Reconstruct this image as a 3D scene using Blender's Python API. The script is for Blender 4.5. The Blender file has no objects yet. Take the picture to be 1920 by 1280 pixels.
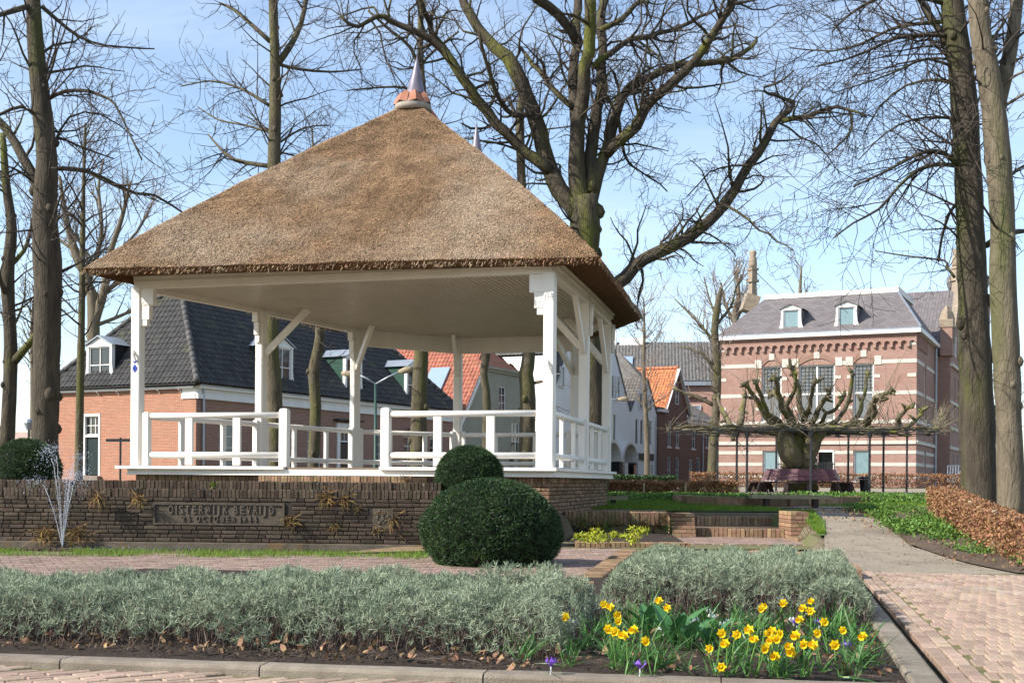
import bpy, bmesh, math, random
import numpy as np
from mathutils import Vector, Matrix, noise
from mathutils.geometry import intersect_line_line_2d

# ------------------------------------------------------------------ camera, sky, sun, exposure
scene = bpy.context.scene
FPX, HORIZ, ROLL, EYE = 2300.0, 903.0, 0.008, 1.0
cam_data = bpy.data.cameras.new('camera')
cam = bpy.data.objects.new('camera', cam_data)
scene.collection.objects.link(cam)
cam_data.sensor_width = 36.0
cam_data.lens = 36.0 * FPX / 1920.0
cam_data.shift_y = (HORIZ - 640.0) / 1920.0
cam_data.clip_end = 3000
cam.matrix_world = Matrix.Translation((0, 0, EYE)) @ Matrix.Rotation(math.pi / 2, 4, 'X') @ Matrix.Rotation(ROLL, 4, 'Z')
scene.camera = cam

SUN_EL = math.radians(36.5)
SUN_DIR = Vector((-0.93, -0.37, 0)).normalized() * math.cos(SUN_EL) + Vector((0, 0, math.sin(SUN_EL)))
world = bpy.data.worlds.new('World')
scene.world = world
world.use_nodes = True
wn = world.node_tree
sky = wn.nodes.new('ShaderNodeTexSky')
sky.sky_type = 'NISHITA'
sky.sun_disc = False
sky.sun_elevation = SUN_EL
sky.sun_rotation = math.atan2(SUN_DIR.x, SUN_DIR.y)
sky.altitude = 0
sky.air_density = 1.0
sky.dust_density = 0.5
sky.ozone_density = 1.6
# thin high cloud over the whole sky
ctc = wn.nodes.new('ShaderNodeTexCoord'); cmp_ = wn.nodes.new('ShaderNodeMapping'); cmp_.inputs['Scale'].default_value = (1.0, 1.6, 4.0); cmp_.inputs['Rotation'].default_value = (.1, .25, .5)
cnz = wn.nodes.new('ShaderNodeTexNoise'); cnz.inputs['Scale'].default_value = 2.6; cnz.inputs['Detail'].default_value = 7; cnz.inputs['Roughness'].default_value = .6; cnz.inputs['Distortion'].default_value = .6
crm = wn.nodes.new('ShaderNodeMapRange'); crm.inputs[1].default_value = .42; crm.inputs[2].default_value = .80; crm.inputs[3].default_value = .08; crm.inputs[4].default_value = .5
cmx = wn.nodes.new('ShaderNodeMix'); cmx.data_type = 'RGBA'; cmx.inputs[7].default_value = (5.2, 5.7, 6.3, 1)
wn.links.new(ctc.outputs['Generated'], cmp_.inputs[0]); wn.links.new(cmp_.outputs[0], cnz.inputs['Vector']); wn.links.new(cnz.outputs[0], crm.inputs[0])
wn.links.new(crm.outputs[0], cmx.inputs[0]); wn.links.new(sky.outputs[0], cmx.inputs[6]); wn.links.new(cmx.outputs[2], wn.nodes['Background'].inputs[0])
wn.nodes['Background'].inputs[1].default_value = 0.145
sun_data = bpy.data.lights.new('sun', 'SUN')
sun_data.energy = 5.0
sun_data.angle = math.radians(0.5)
sun_data.color = (1.0, 0.94, 0.85)
sun = bpy.data.objects.new('sun', sun_data)
scene.collection.objects.link(sun)
sun.rotation_euler = SUN_DIR.to_track_quat('Z', 'Y').to_euler()
sun.location = (-30, -10, 40)
scene.view_settings.view_transform = 'Standard'
scene.view_settings.look = 'None'
scene.view_settings.gamma = 1.0
scene.view_settings.exposure = 0.70
scene.view_settings.use_curve_mapping = False

# ------------------------------------------------------------------ helpers
COL = scene.collection
rng = random.Random(7)
nr = np.random.RandomState(5)

def derot(x, y):
    dx, dy = x - 960.0, y - HORIZ
    c, s = math.cos(ROLL), math.sin(ROLL)
    return c * dx + s * dy, -s * dx + c * dy

def at(x, y, d):
    a, b = derot(x, y)
    return Vector((a * d / FPX, d, EYE - b * d / FPX))

def gp(x, y, z=0.0):
    a, b = derot(x, y)
    d = (EYE - z) * FPX / b
    return Vector((a * d / FPX, d, z))

def tag(o, label=None, cat=None, group=None, kind=None):
    if label: o['label'] = label
    if cat: o['category'] = cat
    if group: o['group'] = group
    if kind: o['kind'] = kind
    return o

def empty(name, loc, label=None, cat=None, group=None):
    o = bpy.data.objects.new(name, None)
    o.location = loc
    o.empty_display_size = 0.2
    COL.objects.link(o)
    bpy_update(o)
    return tag(o, label, cat, group)

def bpy_update(o):
    o.matrix_basis = Matrix.LocRotScale(o.location, o.rotation_euler, o.scale)

def world_of(o):
    m = o.matrix_basis.copy()
    p, c = o.parent, o
    while p is not None:
        m = p.matrix_basis @ c.matrix_parent_inverse @ m
        c, p = p, p.parent
    return m

def set_parent(o, p):
    o.parent = p
    o.matrix_parent_inverse = world_of(p).inverted()

def link(name, mesh, mat=None, parent=None):
    o = bpy.data.objects.new(name, mesh)
    COL.objects.link(o)
    if mat is not None and len(mesh.materials) == 0:
        mesh.materials.append(mat)
    if parent is not None:
        set_parent(o, parent)
    return o

class MB:
    """collects polygons; build() links them as one mesh object"""
    def __init__(self):
        self.v, self.f, self.u = [], [], []
    def poly(self, pts, uv=None):
        i = len(self.v)
        self.v.extend([tuple(p) for p in pts])
        self.f.append(tuple(range(i, i + len(pts))))
        self.u.extend(uv if uv else [(p[0], p[2]) for p in pts])
    def hexa(self, c):
        """c: 8 corners, bottom 4 (ccw from above) then top 4"""
        for q in ((3, 2, 1, 0), (4, 5, 6, 7), (0, 1, 5, 4), (1, 2, 6, 5), (2, 3, 7, 6), (3, 0, 4, 7)):
            p = [c[k] for k in q]
            e1 = (Vector(p[1]) - Vector(p[0])).length
            e2 = (Vector(p[3]) - Vector(p[0])).length
            self.poly(p, [(0, 0), (e1, 0), (e1, e2), (0, e2)])
    def box(self, x0, x1, y0, y1, z0, z1):
        self.hexa([(x0, y0, z0), (x1, y0, z0), (x1, y1, z0), (x0, y1, z0),
                   (x0, y0, z1), (x1, y0, z1), (x1, y1, z1), (x0, y1, z1)])
    def bar(self, a, b, w, h, up=(0, 0, 1)):
        """rectangular bar from a to b, w across, h along up"""
        a, b = Vector(a), Vector(b)
        d = (b - a).normalized()
        upv = Vector(up)
        if abs(d.dot(upv)) > .95: upv = Vector((1, 0, 0))
        s = d.cross(upv).normalized() * (w / 2)
        t = s.cross(d).normalized() * (h / 2)
        self.hexa([a - s - t, a + s - t, b + s - t, b - s - t, a - s + t, a + s + t, b + s + t, b - s + t])
    def tube(self, pts, rad, n=6, cap=True, sx=1.0):
        pts = [Vector(p) for p in pts]
        m = len(pts)
        if not hasattr(rad, '__len__'): rad = [rad] * m
        ref = Vector((0.31, 0.95, 0.1))
        base = len(self.v)
        for i in range(m):
            d = (pts[min(i + 1, m - 1)] - pts[max(i - 1, 0)])
            if d.length < 1e-9: d = Vector((0, 0, 1))
            d.normalize()
            if abs(d.dot(ref)) > .97: ref = Vector((0.9, -.2, 0.3))
            a = d.cross(ref).normalized()
            b = d.cross(a)
            ref = b.cross(d) if False else ref
            for k in range(n):
                t = 2 * math.pi * k / n
                p = pts[i] + (a * math.cos(t) + b * math.sin(t) * sx) * rad[i]
                self.v.append((p.x, p.y, p.z))
        L = 0.0
        for i in range(m - 1):
            L2 = L + (pts[i + 1] - pts[i]).length
            for k in range(n):
                k2 = (k + 1) % n
                self.f.append((base + i * n + k, base + i * n + k2, base + (i + 1) * n + k2, base + (i + 1) * n + k))
                self.u.extend([(k / n, L), ((k + 1) / n, L), ((k + 1) / n, L2), (k / n, L2)])
            L = L2
        if cap and n > 3:
            self.f.append(tuple(base + k for k in range(n))[::-1]); self.u.extend([(0, 0)] * n)
            self.f.append(tuple(base + (m - 1) * n + k for k in range(n))); self.u.extend([(0, 0)] * n)
    def mesh(self, name, smooth=False):
        me = bpy.data.meshes.new(name)
        me.from_pydata(self.v, [], self.f)
        uvl = me.uv_layers.new(name='UVMap')
        uvl.data.foreach_set('uv', np.array(self.u, dtype=np.float32).ravel())
        if smooth:
            me.polygons.foreach_set('use_smooth', np.ones(len(me.polygons), dtype=bool))
        me.update()
        return me
    def build(self, name, mat, parent=None, smooth=False, kind=None, bevel=0):
        o = link(name, self.mesh(name, smooth), mat, parent)
        if kind: o['kind'] = kind
        if bevel:
            m = o.modifiers.new('bevel', 'BEVEL'); m.width = bevel; m.segments = 2; m.limit_method = 'ANGLE'
        return o

def build_each(mb, name, mat_, parent=None, bevel=0):
    """like MB.build, but every separate closed piece becomes an object of its own"""
    par = {}
    def find(x):
        while par[x] != x: par[x] = par[par[x]]; x = par[x]
        return x
    key = [tuple(round(c, 4) for c in v) for v in mb.v]
    for k in key: par.setdefault(k, k)
    for f in mb.f:
        for i in f[1:]: par[find(key[i])] = find(key[f[0]])
    groups, off_ = {}, 0
    for f in mb.f:
        groups.setdefault(find(key[f[0]]), []).append((f, mb.u[off_:off_ + len(f)])); off_ += len(f)
    for g in groups.values():
        m1 = MB()
        for f, uv in g: m1.poly([mb.v[i] for i in f], uv)
        m1.build(name, mat_, parent, bevel=bevel)

def np_mesh(name, verts, nper, mat, parent=None, kind=None, tri=False):
    """verts: (k*nper,3) array, faces are consecutive runs of nper vertices"""
    nv = len(verts); nf = nv // nper
    me = bpy.data.meshes.new(name)
    me.vertices.add(nv); me.vertices.foreach_set('co', np.asarray(verts, dtype=np.float32).ravel())
    me.loops.add(nv); me.loops.foreach_set('vertex_index', np.arange(nv, dtype=np.int32))
    me.polygons.add(nf)
    me.polygons.foreach_set('loop_start', np.arange(0, nv, nper, dtype=np.int32))
    me.polygons.foreach_set('loop_total', np.full(nf, nper, dtype=np.int32))
    me.update(calc_edges=True)
    me.validate()
    o = link(name, me, mat, parent)
    if kind: o['kind'] = kind
    return o

def blades(base, direc, length, width, bend=0.3, segs=2, side=None, tipw=0.15):
    """arrays of bent blades -> quads; base (n,3), direc (n,3) unit, length (n), width (n)"""
    n = len(base)
    if side is None:
        r = nr.normal(size=(n, 3))
        side = np.cross(direc, r)
    side = side / (np.linalg.norm(side, axis=1, keepdims=True) + 1e-9)
    nrm = np.cross(side, direc)
    nrm /= (np.linalg.norm(nrm, axis=1, keepdims=True) + 1e-9)
    nrm *= np.where(nrm[:, 2:3] > 0, -1, 1)
    bend = np.broadcast_to(np.asarray(bend, dtype=float), (n,))
    rings = []
    for i in range(segs + 1):
        t = i / segs
        c = base + direc * (length * t)[:, None] + nrm * (bend * length * t * t)[:, None]
        w = width * (1 - (1 - tipw) * t ** 1.5) * (0.6 + 0.4 * min(1, t * 3))
        rings.append((c - side * (w / 2)[:, None], c + side * (w / 2)[:, None]))
    out = []
    for i in range(segs):
        a, b = rings[i]; c, d = rings[i + 1]
        out.append(np.stack([a, b, d, c], axis=1))
    return np.stack(out, axis=1).reshape(-1, 3)

def rand_dirs(n, up=0.0, spread=1.0):
    d = nr.normal(size=(n, 3)) * spread
    d[:, 2] += up
    return d / np.linalg.norm(d, axis=1, keepdims=True)

def copy_tree(o, parent=None):
    c = o.copy(); COL.objects.link(c)
    if parent is not None: c.parent = parent
    for ch in o.children: copy_tree(ch, c)
    return c

# ------------------------------------------------------------------ materials
def nodes_of(name):
    m = bpy.data.materials.new(name); m.use_nodes = True
    nt = m.node_tree
    return m, nt, nt.nodes['Principled BSDF']

def N(nt, typ, **kw):
    n = nt.nodes.new(typ)
    for k, v in kw.items(): setattr(n, k, v)
    return n

def mixc(nt, fac, a, b, blend='MIX'):
    m = N(nt, 'ShaderNodeMix', data_type='RGBA', blend_type=blend)
    for s, val in ((0, fac), (6, a), (7, b)):
        if hasattr(val, 'is_linked') or hasattr(val, 'links'): nt.links.new(val, m.inputs[s])
        elif s == 0: m.inputs[0].default_value = val
        else: m.inputs[s].default_value = (*val, 1) if len(val) == 3 else val
    return m.outputs[2]

def coords(nt, kind='Object', scale=(1, 1, 1)):
    tc = N(nt, 'ShaderNodeTexCoord'); mp = N(nt, 'ShaderNodeMapping')
    mp.inputs['Scale'].default_value = scale
    nt.links.new(tc.outputs[kind], mp.inputs[0])
    return mp.outputs[0]

def noise_tex(nt, vec, scale, detail=4, rough=.55, dist=0):
    n = N(nt, 'ShaderNodeTexNoise')
    n.inputs['Scale'].default_value = scale; n.inputs['Detail'].default_value = detail
    n.inputs['Roughness'].default_value = rough; n.inputs['Distortion'].default_value = dist
    nt.links.new(vec, n.inputs['Vector'])
    return n.outputs[0]

def ramp(nt, fac, p0, p1):
    r = N(nt, 'ShaderNodeMapRange'); r.inputs[1].default_value = p0; r.inputs[2].default_value = p1
    nt.links.new(fac, r.inputs[0])
    return r.outputs[0]

def add_bump(nt, b, height, strength, dist=.02):
    bp = N(nt, 'ShaderNodeBump'); bp.inputs['Strength'].default_value = strength; bp.inputs['Distance'].default_value = dist
    nt.links.new(height, bp.inputs['Height'])
    nt.links.new(bp.outputs[0], b.inputs['Normal'])

def mat(name, c1, c2=None, scale=4, rough=.8, bump=0, bscale=None, stretch=(1, 1, 1), c3=None, s3=1.2, t3=(.55, .7),
        per=None, pv=.35, spec=.3, metal=0, coord='Object', trans=0, dist=.02):
    """general surface: noise between c1 and c2, patches of c3, variation per object ('obj') or per island ('isl')"""
    m, nt, b = nodes_of(name)
    vec = coords(nt, coord, stretch)
    col = None
    if c2 is None: c2 = tuple(x * .75 for x in c1)
    f = ramp(nt, noise_tex(nt, vec, scale), .3, .7)
    col = mixc(nt, f, c1, c2)
    if c3 is not None:
        f3 = ramp(nt, noise_tex(nt, vec, s3, 6, .65), *t3)
        col = mixc(nt, f3, col, c3)
    if per:
        if per == 'obj': rnd = N(nt, 'ShaderNodeObjectInfo').outputs['Random']
        else: rnd = N(nt, 'ShaderNodeNewGeometry').outputs['Random Per Island']
        hs = N(nt, 'ShaderNodeHueSaturation')
        mr = N(nt, 'ShaderNodeMapRange'); mr.inputs[3].default_value = 1 - pv; mr.inputs[4].default_value = 1 + pv
        nt.links.new(rnd, mr.inputs[0]); nt.links.new(mr.outputs[0], hs.inputs['Value'])
        mh = N(nt, 'ShaderNodeMath', operation='MULTIPLY'); mh.inputs[1].default_value = 7.31
        fr = N(nt, 'ShaderNodeMath', operation='FRACT'); nt.links.new(rnd, mh.inputs[0]); nt.links.new(mh.outputs[0], fr.inputs[0])
        m2 = N(nt, 'ShaderNodeMapRange'); m2.inputs[3].default_value = .5 - pv * .05; m2.inputs[4].default_value = .5 + pv * .05
        nt.links.new(fr.outputs[0], m2.inputs[0]); nt.links.new(m2.outputs[0], hs.inputs['Hue'])
        nt.links.new(col, hs.inputs['Color']); col = hs.outputs[0]
    nt.links.new(col, b.inputs['Base Color'])
    b.inputs['Roughness'].default_value = rough
    b.inputs['Specular IOR Level'].default_value = spec
    b.inputs['Metallic'].default_value = metal
    if bump:
        add_bump(nt, b, noise_tex(nt, vec, bscale or scale * 4, 5, .6), bump, dist)
    if trans:
        tr = N(nt, 'ShaderNodeBsdfTranslucent'); nt.links.new(col, tr.inputs[0])
        mx = N(nt, 'ShaderNodeMixShader'); mx.inputs[0].default_value = trans
        nt.links.new(b.outputs[0], mx.inputs[1]); nt.links.new(tr.outputs[0], mx.inputs[2])
        nt.links.new(mx.outputs[0], nt.nodes['Material Output'].inputs[0])
    return m

def brick_mat(name, c1, c2, mortar, bw=.22, bh=.065, ms=.009, bump=.5, c3=None, t3=(.5, .75), rough=.9):
    m, nt, b = nodes_of(name)
    vec = coords(nt, 'UV')
    t = N(nt, 'ShaderNodeTexBrick'); nt.links.new(vec, t.inputs['Vector'])
    t.inputs['Scale'].default_value = 1
    t.inputs['Color1'].default_value = (*c1, 1); t.inputs['Color2'].default_value = (*c2, 1); t.inputs['Mortar'].default_value = (*mortar, 1)
    t.inputs['Mortar Size'].default_value = ms; t.inputs['Brick Width'].default_value = bw; t.inputs['Row Height'].default_value = bh
    t.inputs['Mortar Smooth'].default_value = .3; t.inputs['Bias'].default_value = -.1
    nz = ramp(nt, noise_tex(nt, vec, 2.2, 5, .6), .25, .75)
    col = mixc(nt, nz, t.outputs[0], tuple(x * .72 for x in c1), 'MIX')
    m2 = nt.nodes[-1]
    mm = N(nt, 'ShaderNodeMath', operation='MULTIPLY'); mm.inputs[1].default_value = .35
    nt.links.new(nz, mm.inputs[0]); nt.links.new(mm.outputs[0], [x for x in nt.nodes if x.type == 'MIX'][-1].inputs[0])
    if c3 is not None:
        col = mixc(nt, ramp(nt, noise_tex(nt, vec, .8, 6, .7), *t3), col, c3)
    nt.links.new(col, b.inputs['Base Color']); b.inputs['Roughness'].default_value = rough; b.inputs['Specular IOR Level'].default_value = .2
    inv = N(nt, 'ShaderNodeMath', operation='SUBTRACT'); inv.inputs[0].default_value = 1; nt.links.new(t.outputs[1], inv.inputs[1])
    add_bump(nt, b, inv.outputs[0], bump, .01)
    return m

def glass_mat(name, col=(.02, .025, .03), rough=.06):
    m, nt, b = nodes_of(name)
    b.inputs['Base Color'].default_value = (*col, 1); b.inputs['Roughness'].default_value = rough
    b.inputs['Specular IOR Level'].default_value = .7
    vec = coords(nt)
    add_bump(nt, b, noise_tex(nt, vec, 1.7, 1), .04, .05)
    return m

M = {}
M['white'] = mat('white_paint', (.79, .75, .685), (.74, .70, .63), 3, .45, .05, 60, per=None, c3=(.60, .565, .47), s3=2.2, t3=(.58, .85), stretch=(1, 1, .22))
M['ceilshade'] = mat('white_paint_ceiling_shade', (.52, .45, .37), (.46, .395, .325), 2, .35, c3=(.40, .34, .28), s3=1.2, t3=(.55, .75), spec=.5)  # bandstand's white paint darkened: ceiling shade and warm bounce put into the colour
M['white2'] = mat('house_white_paint', (.74, .73, .70), (.66, .65, .62), 2, .6)
M['thatch'] = mat('thatch', (.22, .135, .07), (.10, .062, .035), 22, .95, .9, 70, c3=(.33, .24, .155), s3=1.1, t3=(.45, .75), spec=.1, dist=.03)
M['straw'] = mat('thatch_straw', (.39, .25, .14), (.20, .126, .072), 2.2, .85, c3=(.41, .315, .22), s3=.33, t3=(.46, .68), per='isl', pv=.62, spec=.15)
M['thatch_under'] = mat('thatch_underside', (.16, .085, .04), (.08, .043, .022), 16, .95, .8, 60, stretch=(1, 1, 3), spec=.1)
M['lead'] = mat('lead_sheet', (.23, .21, .25), (.15, .135, .165), 3, .45, .05, 8, metal=.3)
M['terracotta'] = mat('terracotta', (.40, .17, .105), (.32, .135, .085), 6, .8, .2, 20, c3=(.35, .3, .25), s3=4, t3=(.6, .75))
M['mortar_cap'] = mat('mortar_cap', (.36, .32, .27), (.27, .235, .2), 12, .95, .3, 40)
M['wallbrick'] = mat('weathered_garden_brick', (.088, .066, .048), (.045, .035, .027), 9, .95, .6, 45, c3=(.22, .21, .19), s3=9, t3=(.63, .72), per='obj', pv=.38, spec=.15)
M['wallbrick_stuff'] = mat('weathered_soldier_brick', (.10, .074, .052), (.052, .04, .029), 9, .95, .6, 45, c3=(.25, .24, .21), s3=9, t3=(.63, .72), per='isl', pv=.4, spec=.15)
M['joint'] = mat('old_mortar', (.045, .037, .029), (.03, .026, .02), 12, .95, .4, 40)
M['tanbrick'] = mat('tan_step_brick', (.30, .19, .115), (.19, .12, .075), 8, .95, .5, 45, c3=(.12, .10, .05), s3=4, t3=(.55, .75), per='obj', pv=.35, spec=.15)
M['tanbrick_isl'] = mat('tan_step_brick_course', (.27, .175, .105), (.17, .11, .07), 8, .95, .5, 45, c3=(.10, .09, .04), s3=4, t3=(.55, .75), per='isl', pv=.35, spec=.15)
M['basebrick'] = mat('bandstand_base_brick', (.27, .18, .115), (.17, .115, .075), 8, .95, .5, 45, per='obj', pv=.35, spec=.15)
M['plaque'] = mat('memorial_stone', (.105, .083, .06), (.07, .056, .042), 10, .95, .35, 60, c3=(.45, .44, .41), s3=22, t3=(.66, .70))
M['letters'] = mat('stone_letters', (.13, .105, .08), (.095, .076, .058), 14, .95, .3, 60, c3=(.45, .44, .41), s3=24, t3=(.69, .73))
M['concrete'] = mat('kerb_concrete', (.27, .23, .18), (.18, .15, .115), 9, .95, .5, 120, c3=(.16, .135, .10), s3=2.5, t3=(.5, .75), per='obj', pv=.12)
M['paver'] = mat('paving_brick', (.365, .27, .205), (.285, .20, .15), 12, .92, .35, 60, c3=(.36, .30, .25), s3=1.2, t3=(.5, .75), per='obj', pv=.22, spec=.2)
M['paver_isl'] = mat('paving_brick_far', (.365, .27, .205), (.285, .20, .15), 12, .92, .35, 60, c3=(.36, .30, .25), s3=1.2, t3=(.5, .75), per='isl', pv=.22, spec=.2)
M['terrace_isl'] = mat('terrace_brick', (.29, .205, .165), (.205, .145, .12), 7, .92, .5, 40, c3=(.2, .17, .07), s3=2, t3=(.58, .75), per='isl', pv=.28, spec=.2)
M['sandjoint'] = mat('sandy_moss_joint', (.17, .145, .075), (.09, .10, .03), 5, .98, .3, 60)
M['soil'] = mat('dark_soil', (.06, .042, .03), (.032, .023, .017), 14, .98, 1, 60, c3=(.10, .07, .05), s3=6, t3=(.55, .7), dist=.04)
M['soil2'] = mat('dry_soil', (.16, .115, .08), (.09, .065, .046), 9, .98, .9, 50, c3=(.075, .05, .036), s3=3, t3=(.5, .7), dist=.04)
M['gravel'] = mat('gravel_path', (.34, .285, .215), (.25, .21, .158), 5, .98, .8, 140, c3=(.19, .158, .118), s3=.9, t3=(.48, .72), dist=.015)
M['lawn'] = mat('lawn', (.10, .17, .03), (.06, .115, .02), 6, .95, .6, 90, c3=(.15, .16, .05), s3=2, t3=(.5, .75), dist=.03)
M['ground'] = mat('park_ground', (.16, .125, .085), (.10, .085, .05), 3, .98, .5, 30, c3=(.09, .12, .03), s3=.5, t3=(.5, .65))
M['street'] = mat('street_brick', (.22, .18, .15), (.17, .14, .12), 5, .95)
M['grass'] = mat('grass_blades', (.17, .27, .03), (.11, .19, .02), 3, .7, per='isl', pv=.4, trans=.3)
M['lavender'] = mat('lavender_leaf', (.335, .375, .255), (.195, .25, .165), 5, .75, per='isl', pv=.38, trans=.15, spec=.25)
M['lavwood'] = mat('lavender_wood', (.155, .12, .10), (.08, .06, .05), 8, .9, per='isl', pv=.4)
M['yew'] = mat('yew_needles', (.04, .085, .023), (.016, .044, .012), 4, .5, c3=(.085, .135, .035), s3=3.2, t3=(.52, .72), per='isl', pv=.6, trans=.12, spec=.35)
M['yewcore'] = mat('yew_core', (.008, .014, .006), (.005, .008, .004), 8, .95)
M['beech'] = mat('dry_beech_leaf', (.36, .19, .095), (.24, .125, .062), 5, .7, per='isl', pv=.5, trans=.25)
M['beechtwig'] = mat('hedge_twigs', (.13, .08, .05), (.08, .05, .03), 8, .9)
M['hedge_green'] = mat('privet_leaf', (.05, .10, .025), (.03, .065, .02), 5, .6, per='isl', pv=.4)
M['cover'] = mat('groundcover_leaf', (.12, .22, .035), (.075, .15, .025), 4, .6, per='isl', pv=.45, trans=.2)
M['yellowleaf'] = mat('yellow_spurge', (.42, .42, .03), (.27, .32, .03), 5, .6, per='isl', pv=.35, trans=.25)
M['fern'] = mat('dry_fern', (.26, .16, .05), (.14, .085, .03), 6, .8, per='isl', pv=.55, trans=.15)
M['deadleaf'] = mat('dead_leaf', (.30, .18, .10), (.17, .10, .055), 6, .8, per='isl', pv=.55, trans=.15)
M['strap'] = mat('bulb_leaf', (.075, .18, .035), (.05, .125, .03), 5, .45, per='isl', pv=.35, trans=.2, spec=.4)
M['tulip'] = mat('tulip_leaf', (.055, .17, .05), (.04, .12, .04), 5, .45, trans=.15, spec=.4)
M['daff'] = mat('daffodil_yellow', (.84, .63, .012), (.80, .56, .01), 30, .5, trans=.3)
M['daff2'] = mat('daffodil_trumpet', (.84, .56, .01), (.78, .47, .01), 30, .5, trans=.2)
M['crocus'] = mat('crocus_purple', (.22, .10, .52), (.16, .06, .42), 30, .5, trans=.3)
M['crocus_w'] = mat('crocus_white', (.78, .76, .74), (.66, .62, .70), 30, .5, trans=.3)
M['stem'] = mat('flower_stem', (.12, .24, .05), (.09, .18, .04), 8, .5)
M['bark'] = mat('lime_bark', (.098, .08, .057), (.045, .037, .027), 9, .95, 1, 26, stretch=(1, 1, .22), c3=(.075, .085, .02), s3=.9, t3=(.55, .68), dist=.06)
M['bark_moss'] = mat('mossy_bark', (.135, .112, .075), (.065, .053, .036), 9, .95, 1, 26, stretch=(1, 1, .3), c3=(.10, .105, .025), s3=2.2, t3=(.48, .7), dist=.05)
M['bark_dark'] = mat('oak_bark', (.10, .08, .055), (.042, .034, .025), 8, .95, 1, 24, stretch=(1, 1, .25), c3=(.125, .13, .028), s3=1.1, t3=(.52, .66), dist=.07)
M['pollard'] = mat('pollard_bark', (.21, .175, .11), (.10, .085, .055), 7, .95, 1, 22, c3=(.15, .155, .03), s3=2.0, t3=(.48, .62), dist=.06)
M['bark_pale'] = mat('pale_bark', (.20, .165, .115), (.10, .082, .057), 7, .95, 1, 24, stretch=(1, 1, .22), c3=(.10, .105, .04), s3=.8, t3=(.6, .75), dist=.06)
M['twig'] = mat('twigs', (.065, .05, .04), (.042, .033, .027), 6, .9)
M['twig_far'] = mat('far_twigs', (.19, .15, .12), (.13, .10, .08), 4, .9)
M['water'] = mat('pond_water', (.02, .022, .018), (.015, .016, .012), 3, .05, .15, 9, spec=.6, dist=.02)
_m, _nt, _b = nodes_of('splash_water')
_b.inputs['Base Color'].default_value = (.92, .95, 1, 1); _b.inputs['Roughness'].default_value = .08; _b.inputs['Transmission Weight'].default_value = .8
_b.inputs['IOR'].default_value = 1.33
M['splash'] = _m
M['iron'] = mat('dark_painted_iron', (.035, .037, .04), (.025, .026, .028), 6, .55, per=None)
M['irongreen'] = mat('green_lamp_post', (.03, .075, .06), (.02, .055, .045), 6, .5)
M['zinc'] = mat('zinc', (.36, .40, .44), (.28, .31, .35), 3, .4, metal=.4)
M['rust'] = mat('nozzle_bronze', (.22, .12, .04), (.14, .08, .03), 9, .6)
M['benchwood'] = mat('grey_oak', (.36, .30, .19), (.24, .195, .12), 5, .9, .4, 30, stretch=(.4, 2, 2))
M['deckwood'] = mat('deck_boards', (.22, .16, .11), (.15, .11, .075), 3, .7, .2, 30, stretch=(2, .3, 1))
M['plum'] = mat('plum_painted_board', (.145, .06, .075), (.10, .042, .052), 3, .6, .1, 30)
M['darkwood'] = mat('dark_old_wood', (.07, .045, .037), (.045, .03, .025), 5, .9, .3, 30)
M['blackplastic'] = mat('black_bin', (.018, .019, .02), (.014, .014, .015), 5, .5)
M['post'] = mat('weathered_stake', (.36, .29, .2), (.25, .2, .13), 5, .9, .3, 30)
# ------------------------------------------------------------------ ground, paths, paving
def sstep(t): t = max(0.0, min(1.0, t)); return t * t * (3 - 2 * t)
def upper(y): return .45 + .23 * sstep((y - 26) / 19) + .3 * sstep((y - 48) / 30)
def is_low(x, y):
    if x < -1.3: return y < 19.8
    if x < 1.05: return y < 22.35 - .27 * (x - .66)
    if y > (25.4 if 2.8 < x < 5.45 else 23.3): return False
    return x < 3.85 + (min(y, 23) - 13.2) * .155
def h(x, y):
    if y < 13: return 0.0
    if is_low(x, y): return 0.0
    if x < 3: return upper(y)
    r = .45 * sstep((y - 15.5) / 10)
    return max(r, 0) if y < 25 else upper(y)

mb = MB()
xs = [-400, -200, -120, -80, -60, -45, -34, -26, -20, -16, -13] + [-12 + .5 * i for i in range(20)] + [-2 + .2 * i for i in range(56)] + [9.5 + .5 * i for i in range(15)] + [18, 20, 23, 27, 33, 40, 50, 70, 100, 160, 260, 400]
ys = [-60, -30, -15, -8] + [-4 + .5 * i for i in range(40)] + [16 + .2 * i for i in range(56)] + [27.5, 28, 29, 30, 31, 32, 33, 35, 37, 40, 43, 46, 50, 55, 60, 66, 74, 84, 100, 130, 180, 260, 400, 700, 1200]
idx = {}
for j, y in enumerate(ys):
    for i, x in enumerate(xs):
        z = h(x, y) - .07
        mb.v.append((x, y, z))
for j in range(len(ys) - 1):
    for i in range(len(xs) - 1):
        a = j * len(xs) + i
        mb.f.append((a, a + 1, a + 1 + len(xs), a + len(xs))); mb.u.extend([(0, 0)] * 4)
ground = mb.build('ground', M['ground'], smooth=False)
ground['kind'] = 'structure'

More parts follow.
